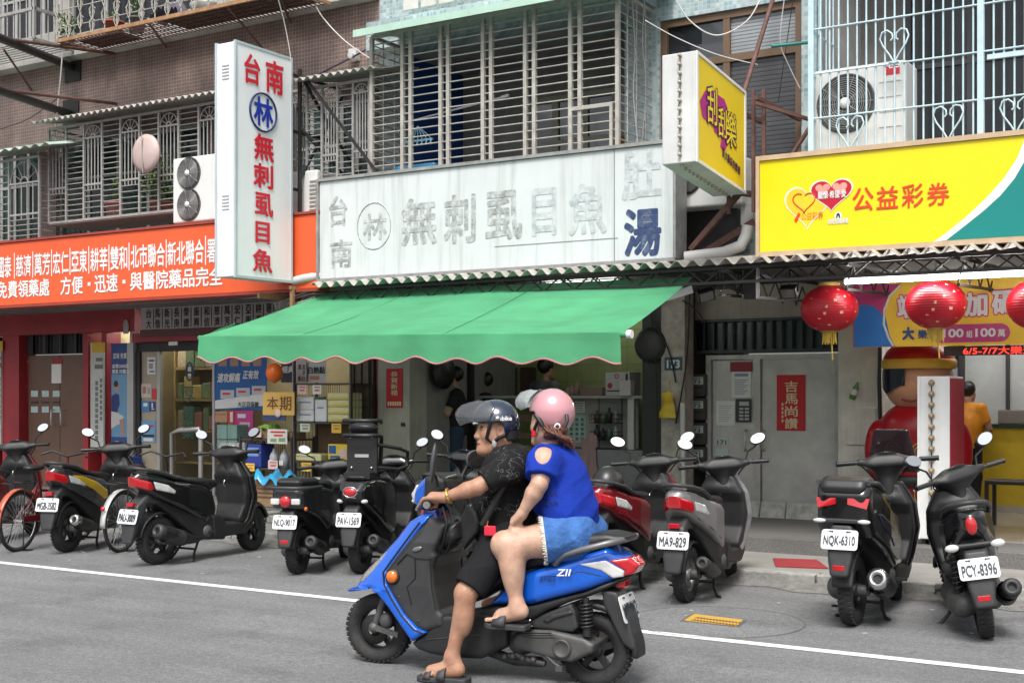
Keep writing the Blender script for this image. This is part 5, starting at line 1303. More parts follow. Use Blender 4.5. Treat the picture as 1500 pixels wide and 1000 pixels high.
    part('front_fender',xform(fmb('ff%s%s' % (wr,L),lambda:Field((L-.4,-.2,.1),(L+.4,.2,.7),RES).prof([(L+wr*1.22*math.cos(a),wr+wr*1.22*math.sin(a)) for a in [R(v) for v in range(20,166,10)]]+[(L+wr*1.08*math.cos(a),wr+wr*1.08*math.sin(a)) for a in [R(v) for v in range(160,19,-10)]],.075,.02).mb()),M),front,root)
    f=MB()
    for sy in (-1,1):f.bar((L-.01,sy*.085,wr),(1.09+k_,sy*.085,.62),.022,8)
    part('fork',xform(f,M),gry_pl,root)
    gz=grip_z
    hs_=fmb('head%s%s%s' % (gz,L,shape == 'maxi'),lambda:Field((.7+k_,-.4,.75),(1.2+k_,.4,1.25),RES).prof([(x+k_,z-1+gz) for x,z in [(.84,.99),(.87,1.055),(.95,1.075),(1.04,1.03),(1.07,.95),(1.02,.90),(.93,.9),(.88,.94)]],linz([gz-.1,gz,gz+.08],[.09,.16,.10]),.05).cap((.94+k_,0,.8),(.95+k_,0,gz-.06),.06,.07,.05).cap((.9+k_,-.2,gz+.015),(.9+k_,.2,gz+.015),.028,.028,.05).mb())
    hd=part('handlebar_cover',xform(hs_,M),blk_pl if shape != 'round' else body,root)
    part('dash',xform(MB().ball((.905+k_,0,gz+.055),(.05,.085,.014),16,8,Matrix.Rotation(.75,3,'Y').to_3x3()),M),dark_glass,hd)
    hb=MB();gp=MB();lv=MB()
    for sy in (-1,1):
        hb.tube([(.9+k_,sy*.15,gz+.01),(.885+k_,sy*.22,gz+.015),(.86+k_,sy*.37,gz+.015)],.012,8)
        gp.bar((.883+k_,sy*.235,gz+.015),(.86+k_,sy*.355,gz+.015),.0185,10);gp.bar((.86+k_,sy*.358,gz+.015),(.857+k_,sy*.372,gz+.015),.02,10)
        lv.tube([(.93+k_,sy*.19,gz+.012),(.945+k_,sy*.27,gz+.0),(.93+k_,sy*.36,gz-.004)],.007,6);lv.ball((.915+k_,sy*.2,gz+.018),(.03,.03,.022),10,6)
    part('handlebar',xform(hb,M),black_steel,root);part('grip',xform(gp,M),black_p,root);part('brake_lever',xform(lv,M),chrome,root)
    for sy in (-1,1) if mirrors else ():
        b0=Vector((.93+k_,sy*.19,gz+.03));c=Vector((.91+k_,sy*.305,gz+.2));st=MB().tube([b0,b0+Vector((.01,sy*.02,.07)),c+Vector((.01,-sy*.03,-.06)),c+Vector((.005,0,-.02))],.008,6)
        rm=Matrix.Rotation(.15*sy,3,'Z') @ Matrix.Rotation(.3,3,'Y') @ Matrix.Rotation(sy*.35,3,'X')
        sh=MB().ball(c+Vector((.012,0,0)),(.022,.07,.047),18,10,rm);gl=MB();e1,e2,e3=rm @ Vector((0,1,0)),rm @ Vector((0,0,1)),rm @ Vector((1,0,0))
        cc=c+Vector((.012,0,0))-e3*.0235;n=20
        gl._add([cc+e1*.062*math.cos(t*2*math.pi/n)+e2*.041*math.sin(t*2*math.pi/n) for t in range(n)],[tuple(range(n))])
        mr_=part('mirror',xform(sh,M),black_p,root);part('mirror_glass',xform(gl,M),mirror_g,mr_);part('mirror_stem',xform(st,M),black_p,mr_)
    m=MB()
    for sy in (-1,1):m.tube([(.92+k_,sy*.2,gz+.0),(1.0+k_,sy*.16,gz-.04),(.98+k_,sy*.08,gz-.14),(.97+k_,sy*.05,.8)],.006,5)
    part('cable',xform(m,M),cable_b,root)
    part('ignition',MB().lathe((.905+k_,-.07,.83),(-1,0,.25),[(.022,0),(.022,.012),(.010,.016),(.001,.016)],14),engine_m,root)
    part('luggage_hook',MB().tube([(.915+k_,0,.74),(.87+k_,0,.74),(.86+k_,0,.70),(.88+k_,0,.68)],.008,6),chrome,root)
    part('heat_shield',MB().lathe((.0,my,wr+.03),(-.31,0,.09),[(mr*1.1,-.05),(mr*1.14,-.04),(mr*1.14,.16),(mr*1.1,.17)],18),gry_pl,m_)
    part('footpeg',MB().sbar((.42,-.17,.27),(.42,-.26,.27),.03,.02).sbar((.42,.17,.27),(.42,.26,.27),.03,.02),blk_pl,root)
    if screen:part('windscreen',xform(fmb('screen',lambda:Field((.9,-.3,.9),(1.4,.3,1.5),.01).prof([(1.12,1.0),(1.2,1.0),(1.08,1.33),(1.055,1.33)],linz([1.0,1.33],[.2,.13]),.01).mb()),Matrix.Identity(4)),mat('smoked screen',(.012,.012,.015),.08,var=0,alpha=.75),root)
    return root
def lens(root,name,m_,c,h,rot=0,sh='ball'):
    mb=MB().ball(c,h,18,10,Matrix.Rotation(rot,3,'X').to_3x3());return part(name,mb,m_,root)
def emblem_tail(kind):
    def f(root):
        if kind == 'box':
            part('light_bar',MB().box(-.405,-.34,-.155,.155,.695,.765),gry_pl,root,bevel=.02)
            part('tail_light',MB().lathe((-.398,0,.73),(-1,0,0),[(.055,0),(.055,.02),(.04,.03),(.001,.034)],22),red_lens,root)
            for s_ in (-1,1):part('indicator',MB().box(-.42,-.38,s_*.105-.045,s_*.105+.045,.70,.76),clear_lens,root,bevel=.014)
            part('rear_rack',MB().tube([(.1,.17,.84),(-.2,.19,.85),(-.4,.18,.86),(-.43,.12,.86),(-.43,-.12,.86),(-.4,-.18,.86),(-.2,-.19,.85),(.1,-.17,.84)],.02,8),gry_pl,root)
            part('amber_reflector',MB().lathe((-.3,-.165,.655),(-.3,-1,0),[(.022,0),(.02,.012),(.001,.014)],14),amber_lens,root)
        if kind == 'round':
            lens(root,'tail_light',red_lens,(-.37,0,.79),(.02,.065,.042));part('chrome_ring',MB().tube([(-.372,.07*math.cos(k*.3142),.79+.047*math.sin(k*.3142)) for k in range(20)],.006,6,closed=True),chrome,root)
            for s_ in (-1,1):lens(root,'indicator',clear_lens,(-.31,s_*.12,.70),(.035,.035,.022))
            part('chrome_trim',MB().tube([(-.1,.175,.66),(-.25,.14,.71),(-.345,.07,.735),(-.36,0,.74),(-.345,-.07,.735),(-.25,-.14,.71),(-.1,-.175,.66)],.008,6),chrome,root)
        if kind == 'maxi':
            for s_ in (-1,1):
                part('tail_light',MB().slab([(-.385,s_*.04,.90),(-.39,s_*.04,.86),(-.375,s_*.165,.83),(-.36,s_*.18,.90)],(.04,0,0)) if s_ > 0 else MB().slab([(-.36,-.18,.90),(-.375,-.165,.83),(-.39,-.04,.86),(-.385,-.04,.90)],(.04,0,0)),red_lens,root)
                part('indicator',MB().ball((-.385,s_*.15,.745),(.018,.045,.016),14,8),clear_lens,root)
            part('light_bar',MB().box(-.385,-.35,-.16,.16,.73,.76),gry_pl,root,bevel=.008)
            part('grab_rail',MB().tube([(0,.19,.93),(-.2,.2,.99),(-.34,.17,1.0)],.018,8).tube([(0,-.19,.93),(-.2,-.2,.99),(-.34,-.17,1.0)],.018,8),gry_pl,root)
        if kind == 'pcy':
            lens(root,'tail_light',red_lens,(-.395,0,.775),(.025,.036,.062))
            part('indicator',MB().ball((-.40,.14,.645),(.022,.045,.026),14,8),clear_lens,root);part('indicator',MB().ball((-.40,-.14,.645),(.022,.045,.026),14,8),clear_lens,root)
            part('indicator_stalk',MB().bar((-.36,-.11,.645),(-.36,.11,.645),.02,8),blk_pl,root)
    return f
scooter('glossy black scooter with a black muffler beside the silver fendered bicycle',(230,826),372,'sport',P_BLACK,txt='PAU-3009',muffler=(-.17,.07,'dark'),steer=.2,plate_x=-.43,plate_z=.47)
scooter('black and yellow scooter with a chrome tipped muffler at the left',(98,808),196,'sport',P_GREY,accent=P_YEL,txt='MGB-3582',muffler=(-.17,.06,'chrome'),steer=.25,wr=.235,plate_x=-.42,plate_z=.5)
scooter('red trimmed scooter cut off by the left edge behind the red bicycle',(-52,800),52,'sport',P_RED,txt='',muffler=(-.17,.06,'dark'),steer=.25)
scooter('boxy black scooter with a round red tail lamp and a rear rack',(436,840),512,'box',P_GREY,txt='NLQ-9017',tailbox=emblem_tail('box'),muffler=(-.18,.065,'dark'),plate_z=.53,plate_x=-.40,red_ref='low',rim=rim_b,scale=.91)
sc_pav=scooter('round tailed black scooter carrying a tall child seat',(528,839),598,'round',P_BLACK,txt='PAV-1569',tailbox=emblem_tail('round'),plate_z=.53,plate_x=-.39,red_ref=None,steer=.1,scale=.94)
scooter('black scooter mostly hidden behind the rider and the blue scooter',(640,850),700,'round',P_BLACK,txt='',tailbox=emblem_tail('round'),steer=-.2)
scooter('dark red scooter with a black helmet on its seat behind the passenger',(893,868),978,'sport',P_RED,accent=P_RED,txt='398-KPD',muffler=(-.17,.065,'dark'),plate_z=.52,plate_x=-.42,steer=.3)
scooter('scratched silver scooter with one wide red tail lamp',(1005,881),1072,'sport',P_SILV,txt='MA9-829',muffler=(-.16,.055,'dark'),rim=rim_s,plate_z=.50,plate_x=-.40,steer=.35,wr=.215)
scooter('big navy and black scooter with a smoked screen and twin red tail lamps',(1249,915),1312,'maxi',P_BLACK,accent=P_NAVY,txt='NQK-6310',tailbox=emblem_tail('maxi'),muffler=(-.19,.075,'chrome'),plate_z=.62,plate_x=-.42,red_ref='low',steer=.3,grip_z=1.08,wr=.245,screen=True,mirrors=False)
scooter('matt black scooter leaning on its side stand by the lottery shop',(1446,934),1424,'slim',P_BLACK,txt='PCY-8396',tailbox=emblem_tail('pcy'),plate_z=.50,plate_x=-.42,red_ref='low',steer=.5,lean=-.16,stand=.04,muffler=(-.17,.062,'dark'))
# ---------------------------------------------------------------- the blue scooter passing by
HP=G(870,999);HQ=G(556,969);HH=(HQ-HP).normalized();HL=Z_.cross(HH);HYAW=math.atan2(HH.y,HH.x)
def S(px,py,yl=0.0):
    u=(px-750)/F;D=Vector((-ST+u*CT,CT+u*ST,(HZ-py)/F));O=Vector((0,0,EYE))
    t=(yl-(O-HP).dot(HL))/D.dot(HL);q=O+D*t;return Vector(((q-HP).dot(HH),yl,q.z))
def ZA(*l,y=.17):return [tuple(S(500+a/3.125,680+b/3.125,y)[i] for i in (0,2)) for a,b in l]
def ZB(*l,y=.17):return [tuple(S(690+a/3.846,740+b/3.846,y)[i] for i in (0,2)) for a,b in l]
def ZC(*l,y=.0):return [tuple(S(580+a/5,560+b/5,y)[i] for i in (0,2)) for a,b in l]
hero=thing('scooter','bright blue scooter carrying two riders along the road','scooter',HP,None,rot=(0,0,HYAW))
BLUE=paint('bright blue paint',(.005,.11,.60));DBLUE=paint('deep blue paint',(.008,.02,.16))
def hprof(polys,res=.008,pad=.05,extra=None):
    A=np.concatenate([np.array(p[0]) for p in polys]);lo=A.min(0)-pad;hi=A.max(0)+pad
    f=Field((lo[0],-.36,lo[1]),(hi[0],.36,hi[1]),res)
    for p in polys:f.prof(p[0],p[1],p[2],k=p[3] if len(p) > 3 else 0)
    if extra:extra(f)
    return f.mb()
FW=S(556.3,918.4);RW=S(873,950);wr=FW.z
def circ(c,r,n=28,sx=1):return [(c[0]+r*math.cos(2*math.pi*k/n),c[1]+r*math.sin(2*math.pi*k/n)) for k in range(n)]
cowl=ZA((366,220),(331,234),(296,262),(236,342),(156,428),(92,495),(62,546),(68,574),y=.10)+ZA((120,572),(158,592),(210,655),(265,735),(318,812),(388,770),(345,750),(285,685),(238,605),(208,545),(203,490),(245,430),(310,345),(368,266),(383,235),y=.2)
fe=ZA((366,220),(296,262),(236,342),(156,428),(92,495),(58,550),y=.10);fz=np.array([p[1] for p in fe][::-1]);fx_=np.array([p[0] for p in fe][::-1]);tipz=fe[-1][1]
def cw(x,z):
    front=np.interp(z,fz,fx_);d=np.clip(front-x,0,1)
    up_=.045+.165*np.sqrt(np.clip(d/.26,0,1));top=np.interp(z,[tipz,tipz+.35,1.0],[.215,.2,.12])
    return np.where(z < tipz-.01,.205,np.minimum(up_,top))
part('front_cowl',hprof([(cowl,cw,.03)],.007,extra=lambda f:f.prof(circ((FW.x,FW.z),wr*1.22),.095,.02,sub=True)),BLUE,hero)
hl=ZA((78,520),(110,475),(150,440),(195,402),(212,396),(190,440),(155,490),(112,532),(84,545),y=.11)
part('headlight',hprof([(hl,lambda x,z:cw(x,z)+.006,.012)],.006),mat('clear headlight',(.30,.32,.34),.08,.4,var=.35,scale=26,coat=1),hero)
ish=ZA((385,240),(420,250),(470,275),(455,330),(432,400),(440,420),(425,470),(432,560),(452,665),(470,690),(470,745),(392,768),(345,752),(285,688),(236,605),(206,545),(202,490),(245,428),(310,343),(370,262))
part('inner_shield',hprof([(ish,lambda x,z:np.interp(z,[.25,.5,.75,.95],[.185,.195,.185,.12])+0*x,.04)],.007),gry_pl,hero)
part('shield_rib',MB().tube([Vector((a,.205 if k < 9 else .19,b)) for k,(a,b) in enumerate(ZA((372,262),(310,345),(247,430),(205,490),(210,545),(240,605),(288,685),(345,750),(392,768)))],.006,6),blk_pl,hero)
p=S(575.2,844,.195);part('amber_reflector',MB().lathe((p.x,.19,p.z),Y_,[(.036,0),(.036,.02),(.028,.03),(.001,.034)],24),amber_lens,hero)
part('reflector_rim',MB().lathe((p.x,.188,p.z),Y_,[(.046,0),(.046,.012),(.036,.016)],24),blk_pl,hero)
p=S(610,804,.2);part('knee_badge',MB().ball((p.x,.192,p.z),(.034,.006,.014),16,8,Matrix.Rotation(.3,3,'Y').to_3x3()),mat('grey badge',(.2,.2,.2),.3,.5),hero)
# floorboard, belly
fl=ZA((322,815),(388,768),(460,690),(520,690),(640,672),(720,700),(760,735),(760,830),(640,890),(520,885),(410,868),(350,845),y=.16)
part('floorboard',hprof([(fl,.175,.03)],.008),blk_pl,hero)
# tail, seat
tail=ZB((80,565),(190,462),(300,375),(470,335),(600,290),(740,245),(845,300),(905,350),(880,395),(800,420),(640,480),(480,520),(330,560))
x_t=[p[0] for p in tail];xb,xf=min(x_t),max(x_t)
tw_=lin([xb-.02,xb+.12,xb+.3,xb+.55,xf],[.05,.115,.165,.19,.15])
part('tail_cover',hprof([(tail,tw_,.05)],.007),BLUE,hero)
part('indicator_lens',hprof([(ZB((596,330),(745,312),(838,378),(832,412),(780,418),(720,372)),lambda x,z:tw_(x,z)+.006,.012)],.006),clear_lens,hero)
part('tail_light',hprof([(ZB((748,312),(862,302),(913,350),(882,398),(834,410),(838,380)),lambda x,z:tw_(x,z)+.008,.02)],.006),red_lens,hero)
gpan=ZB((-30,600),(70,575),(330,562),(480,522),(640,482),(800,422),(884,398),(872,412),(760,472),(640,522),(560,542),(430,592),(340,642),(200,642),(90,690),(-30,700),y=.15)
part('under_panel',hprof([(gpan,lambda x,z:np.interp(x,[xb,xb+.2,xb+.6,xf+.3],[.06,.12,.165,.17]),.025)],.008),blk_pl,hero)
seat=ZB((-70,470),(-60,420),(60,330),(180,300),(300,262),(400,255),(500,222),(640,165),(740,160),(850,182),(846,200),(740,235),(600,285),(500,325),(400,345),(300,372),(200,420),(80,500),(-20,560))
part('seat',hprof([(seat,lin([xb-.1,xb+.1,xb+.4,xb+.75,xf+.2],[.09,.13,.165,.15,.12]),.05)],.008),seat_m,hero)
rail=[S(690+a/3.846,740+b/3.846,y) for a,b,y in ((475,330,.17),(495,300,.19),(530,275,.2),(640,245,.2),(760,215,.18),(850,195,.12),(868,190,.0))]
part('grab_rail',MB().tube(rail+[Vector((v.x,-v.y,v.z)) for v in reversed(rail[:-1])],.018,8),mat('grey rail',(.17,.17,.17),.4,.4,var=.15),hero)
a,b=S(812,838,.165),S(836,834,.165)
m=MB();hxd=Vector((-1,0,0));q=S(819,842,.2)
def sidetext(t,px0,py0,px1,py1,yl,off,sh=0.2):
    a=S(px0,py1,yl);b=S(px1,py0,yl);return MB().text(t,(a.x,yl,a.z),Vector((b.x-a.x,0,S(px1,py1,yl).z-a.z)).normalized(),Z_,(Vector((b.x-a.x,0,S(px1,py1,yl).z-a.z))).length,abs(S(px0,py0,yl).z-a.z),off,font_shear=sh)
part('lettering',sidetext('ZII',815,840,837,843,.1935,.03).__class__() if False else sidetext('ZII',815,833,837,843,.194,.02),signw,hero)
part('lettering',sidetext('ATTILA',790,843,813,852,.195,.01),mat('dark lettering',(.02,.03,.08),.4),hero)
# rear end
flap=ZB((762,460),(845,478),(880,540),(915,620),(952,790),(936,806),(882,765),(822,645),(772,545),y=.0)
part('rear_mudguard',hprof([(flap,.085,.015)],.008),gry_pl,hero)
part('rear_fender',hprof([([(RW.x+wr*1.3*math.cos(R(v)),RW.z+wr*1.3*math.sin(R(v))) for v in range(35,190,10)]+[(RW.x+wr*1.12*math.cos(R(v)),RW.z+wr*1.12*math.sin(R(v))) for v in range(185,34,-10)],.08,.02)],.008),blk_pl,hero)
pc=S(690+862/3.846,740+570/3.846,0);up=Vector((S(907,870,0)-S(917,907,0)));up.y=0
up.normalize();plate(hero,hero,pc+Vector((-.03,0,0)),up,'NYT-5612',.25,.15)
part('reflector',MB().box(pc.x-.02,pc.x+.03,-.05,.05,pc.z+.11,pc.z+.15),red_lens,hero,bevel=.005)
spring(hero,S(690+655/3.846,740+735/3.846,.13),S(690+648/3.846,740+520/3.846,.13),.032)
eng=ZB((232,775),(250,725),(330,700),(450,702),(640,748),(690,785),(682,832),(640,852),(560,886),(470,872),(300,822),(250,802),y=.15)
def engx(f):
    f.ell((eng[0][0]-.02,.04,eng[0][1]),(.09,.1,.08),.03)
part('engine',hprof([(eng,.155,.03)],.008,extra=engx),engine_m,hero)
c=S(690+512/3.846,740+805/3.846,.16);part('clutch_cover',MB().lathe((c.x,.15,c.z),Y_,[(.052,0),(.052,.02),(.045,.026),(.040,.02),(.001,.02)],28),engine_m,hero)
part('air_box',hprof([(ZB((325,645),(400,610),(560,552),(585,600),(602,690),(570,716),(345,692),y=.14),.14,.02)],.008),gry_pl,hero)
part('air_box_ridge',hprof([(ZB((400,650),(450,612),(560,590),(575,610),(470,640),(430,662),y=.15),.152,.012)],.006),gry_pl,hero)
m=MB()
for k in range(3):a=S(690+290/3.846,740+(712+k*14)/3.846,.16);b=S(690+(450+k*10)/3.846,740+(716+k*12)/3.846,.16);m.tube([(a.x,.158,a.z),(b.x,.158,b.z)],.004,5)
part('casing_rib',m,engine_m,hero)
m=MB(); 
m.tube([S(690+a/3.846,740+b/3.846,.14) for a,b in ((420,800),(430,850),(470,890),(510,915))],.012,6);m.box(*[v for v in (S(816,977,.14).x,S(826,977,.14).x)],.10,.17,S(820,978,.14).z-.012,S(820,974,.14).z)
m.tube([S(690+a/3.846,740+b/3.846,.1) for a,b in ((180,850),(260,840),(330,870),(420,890))],.018,6);m.tube([S(690+a/3.846,740+b/3.846,.0) for a,b in ((100,820),(240,870),(400,880))],.03,8)
for a,b in ((190,850),(235,846),(290,858),(350,868)):c=S(690+a/3.846,740+b/3.846,.12);m.ball(c,.018,10,6)
part('stand',m,engine_m,hero)
part('footpeg',MB().sbar(S(690+150/3.846,740+700/3.846,.2),S(690+330/3.846,740+668/3.846,.2),.09,.022),blk_pl,hero)
part('muffler',hprof([(ZB((560,840),(720,800),(900,620),(945,630),(930,680),(800,830),(700,880),y=-.15),.045,.04)],.01,extra=None),muff_m,hero).location.y=-.16
wheel_parts(hero,FW.x,FW.z,wr,rim_b,disc=.06);wheel_parts(hero,RW.x,RW.z,max(wr,RW.z),rim_b)
m=MB();f1=S(500+150/3.125,680+745/3.125,.09);f2=S(500+200/3.125,680+625/3.125,.09)
for sy in (-1,1):m.bar((f1.x,sy*.085,f1.z),(f2.x,sy*.085,f2.z+.04),.021,10);m.ball((f1.x,sy*.085,f1.z),.035,12,8)
m.sbar((f1.x-.02,.1,f1.z),(f1.x-.17,.1,f1.z-.03),.02,.03)
part('fork',m,engine_m,hero)
part('brake_caliper',MB().ball((FW.x-.09,.08,FW.z+.06),(.045,.03,.05),12,8),engine_m,hero)
# cables, screws and seams
m=MB()
for a,b in ((265,605),(252,640),(352,715),(330,300),(300,700)):p=S(500+a/3.125,680+b/3.125,.19);m.lathe((p.x,.188,p.z),Y_,[(.006,0),(.006,.006),(.001,.007)],8)
part('screw',m,engine_m,hero)
def groove(pts,y=.196,r=.0035):return MB().tube([(S(500+a/3.125,680+b/3.125,y).x,y,S(500+a/3.125,680+b/3.125,y).z) for a,b in pts],r,5)
part('groove',groove(((255,455),(300,405),(340,425),(400,432),(428,425))),blk_pl,hero);part('groove',groove(((335,430),(338,520),(300,560),(320,640))),blk_pl,hero);part('groove',groove(((405,435),(412,560),(430,660))),blk_pl,hero);part('groove',groove(((345,812),(400,800),(520,790),(640,780)),.176),gry_pl,hero)
m=MB().tube([S(648,742,.12),S(655,765,.16),S(650,790,.17),S(645,810,.12)],.006,6).tube([S(652,740,-.05),S(664,760,.05),S(662,790,.1),S(652,812,.1)],.006,6)
part('cable',m,cable_b,hero)
part('seam',MB().tube([(x,tw_(x,z)+.001,z) for x,z in ZB((300,420),(470,395),(620,372),(720,400))],.0025,4),blk_pl,hero)
# handlebar head
nose=ZA((308,132),(330,98),(380,58),(425,46),(436,88),(424,132),(388,182),(345,202),(318,178),y=.08)
part('handlebar_cover',hprof([(nose,lambda x,z:np.interp(x,[nose[1][0]-.32,nose[1][0]-.16,nose[1][0]+.02],[.15,.14,.06]),.05)],.006),BLUE,hero)
part('position_light',hprof([(ZA((306,134),(335,92),(352,92),(338,148),(326,184),(310,156),y=.08),lambda x,z:np.interp(x,[nose[1][0]-.32,nose[1][0]-.16,nose[1][0]+.02],[.15,.145,.068]),.04)],.006),mat('milky lens',(.62,.60,.55),.2,var=.08,coat=1),hero)
dash=ZA((425,50),(480,36),(518,66),(524,108),(482,165),(440,200),(400,200),(420,135),y=.0)
part('dash_housing',hprof([(dash,.14,.04)],.007),blk_pl,hero)
c=S(500+480/3.125,680+90/3.125,0);part('dash_glass',MB().ball((c.x,.0,c.z+.02),(.075,.1,.012),18,8,Matrix.Rotation(.55,3,'Y').to_3x3()),mat('pale instrument glass',(.3,.33,.3),.06,.3,var=.2),hero)
part('neck_cover',hprof([(ZA((388,186),(450,200),(470,275),(420,262),(384,240),y=.05),.1,.03)],.007),DBLUE,hero)
gc=S(631,738,.36);gi=Vector((gc.x+.03,.22,gc.z+.005))
for sy in (1,-1):
    a,b=Vector((gi.x,sy*gi.y,gi.z)),Vector((gc.x,sy*.40,gc.z))
    part('grip',MB().bar(a,b,.019,12),black_p,hero);part('bar_end',MB().bar(b,b+Vector((-.004,sy*.02,0)),.021,12),chrome,hero)
    part('handlebar',MB().tube([Vector((a.x+.04,sy*.1,a.z+.0)),a],.016,8),black_steel,hero)
    part('brake_lever',MB().tube([a+Vector((.06,0,.0)),a+Vector((.085,sy*.05,-.012)),b+Vector((.08,-sy*.02,-.03))],.008,6),chrome,hero)
    part('brake_clamp',MB().ball(a+Vector((.03,-sy*.0,.0)),(.035,.03,.03),12,8),blk_pl,hero)
def hmirror(c,rx,rz,stem,facing,tilt):
    m=MB().ball(c,(rx*.35,rx,rz),18,10,Matrix.Rotation(tilt,3,'Z') @ Matrix.Rotation(facing,3,'Y'));o=part('mirror',m,mat('mirror shell',(.06,.065,.07),.3,var=.1),hero)
    part('mirror_stem',MB().tube(stem,.009,8),gry_pl,o);return o
c=S(635,678,.26);hmirror(c,.05,.115,[S(641,712,.2),S(639,700,.23),S(636,694,.26)],-.1,.35)
c=S(697,672,-.25);o=hmirror(c,.064,.056,[S(672,712,-.2),S(679,692,-.24),S(684,683,-.25),S(690,674,-.25)],.15,-.9)
rm=Matrix.Rotation(-.9,3,'Z') @ Matrix.Rotation(.15,3,'Y');n=20
part('mirror_glass',MB()._add([c+rm @ Vector((-.0235,(.055*math.cos(k*.3142)),.047*math.sin(k*.3142))) for k in range(n)],[tuple(range(n))]),mat('dull mirror',(.22,.21,.2),.08,.9,var=0),o)
# things hung on the blue scooter
cr=mat('crumpled black nylon',(.018,.018,.019),.45,var=.3,scale=9,bump=1.0,bscale=16)
bx=ZA((450,300),(500,265),(560,255),(575,330),(550,370),(500,385),(455,400),(440,350),y=.0)
t=thing('bag','crumpled black nylon bag hanging inside the leg shield of the blue scooter','bag',HP,None,rot=(0,0,HYAW));part('bag_body',hprof([(bx,.12,.08)],.008),cr,t);part('bag_strap',MB().tube([S(660,770,.05),S(668,760,.0),S(676,765,-.05)],.008,5),cr,t)

# ---------------------------------------------------------------- riders
def skin(name,c):
    m=mat(name,c,.48,var=.2,scale=17,bump=.25,bscale=110,dirt=(c[0]*.82,c[1]*.6,c[2]*.55),dscale=9);b=m.node_tree.nodes['Principled BSDF']
    b.inputs['Subsurface Weight'].default_value=.18;b.inputs['Subsurface Radius'].default_value=(.012,.005,.003);b.inputs['Subsurface Scale'].default_value=1;return m
skin_m=skin('tan skin',(.40,.215,.14));skin_w=skin('fair skin',(.52,.325,.235))
hair_b=mat('black hair',(.012,.010,.009),.45,var=.3,scale=40);hair_r=mat('reddish brown hair',(.12,.042,.022),.4,var=.4,scale=50,bump=.6,bscale=120)
def rz(a):return Matrix.Rotation(a,3,'Z')
def head(f,c,yaw,s,pitch=0):
    Mx=rz(yaw) @ Matrix.Rotation(pitch,3,'Y')
    def q(x,y,z):return Vector(c)+Mx @ (Vector((x,y,z))*s)
    E=lambda p,r,k=.02,sub=False:f.ell(q(*p),[v*s for v in r],k*s,Mx,sub)
    C=lambda a,b,r1,r2,k=.015:f.cap(q(*a),q(*b),r1*s,r2*s,k*s)
    E((-.004,0,.03),(.086,.072,.084));E((.032,0,-.035),(.062,.061,.09),.03)
    for y in (-1,1):
        C((.0,y*.052,-.06),(.06,y*.022,-.1),.026,.024,.03);E((.058,y*.036,-.03),(.03,.028,.03),.03)
        C((.083,y*.012,.021),(.066,y*.05,.02),.012,.010,.015);E((.094,y*.031,.001),(.018,.017,.010),.012,True)
        E((.097,y*.012,-.043),(.012,.011,.009),.008);E((.002,y*.075,-.012),(.022,.013,.034),.008);E((.007,y*.09,-.010),(.010,.009,.018),.006,True)
        E((.078,y*.031,.0),(.016,.018,.014),.004)
    C((.088,0,.005),(.107,0,-.038),.010,.0145);E((.083,0,-.105),(.026,.03,.022),.03)
    E((.078,0,-.072),(.022,.030,.02),.02)
    C((.097,-.017,-.067),(.097,.017,-.067),.0085,.0085,.006);C((.094,-.016,-.083),(.094,.016,-.083),.009,.009,.006);C((.106,-.026,-.0752),(.106,.026,-.0752),.003,.003,.003) if 0 else E((.104,0,-.0752),(.012,.03,.0022),.003,True)
    return q,Mx
def face_bits(root,q,Mx,s,hairm,brow=True):
    for y in (-1,1):
        part('eye',MB().ball(q(.0795,y*.031,.0005),.0145*s,16,10),mat('eye white',(.25,.22,.20),.2,var=.0),root)
        part('iris',MB().ball(q(.0900,y*.0325,.0005),(.0055*s,.008*s,.008*s),12,8,Mx),mat('dark iris',(.012,.008,.006),.1,var=0),root)
        part('eyelid',MB().tube([q(.088,y*.016,.004),q(.0925,y*.031,.0085),q(.083,y*.046,.004)],.0042*s,6),hairm,root)
        if brow:part('eyebrow',MB().tube([q(.092,y*.014,.026),q(.087,y*.032,.031),q(.074,y*.05,.026)],.006*s,6,radii=[.006*s,.0065*s,.003*s]),hairm,root)
    part('lips',MB().tube([q(.0925,-.026,-.0752),q(.1015,-.01,-.0752),q(.1015,.01,-.0752),q(.0925,.026,-.0752)],.0058*s,6),mat('lips',(.25,.075,.06),.4,var=.1),root)
def hand(f,wrist,palm,finger_dir,up,side,curls,s=1.0,thumb=None,k=.008):
    """palm from wrist; four fingers along bent chains; thumb leaves the side of the palm"""
    f.cap(wrist,palm,.026*s,.03*s,.02)
    for i in range(4):
        o=(i-1.5)*.021*s;L=[.068,.076,.072,.056][i]*s;b=palm+side*o+finger_dir*.012
        f.cap(wrist+side*o*.4,b,.016*s,.0125*s,.014)
        p=b;d=finger_dir.copy()
        for j,(fr,an) in enumerate(zip((.45,.32,.28),curls[i] if isinstance(curls[0],(tuple,list)) else curls)):
            d=Matrix.Rotation(an,3,side) @ d;n=p+d*L*fr;f.cap(p,n,(.0108-j*.0012)*s,(.0098-j*.0012)*s,.004);p=n
    if thumb:
        a=palm-(palm-wrist)*.35;f.cap(a,thumb[0],.015*s,.0125*s,.012);f.cap(thumb[0],thumb[1],.0118*s,.0095*s,.004)
def pthing(label,x,y=0):
    o=thing('person',label,'person',HP+HH*x+HL*y,'riders on the blue scooter',rot=(0,0,HYAW));OFF[o.name]=Vector((x,y,0));return o

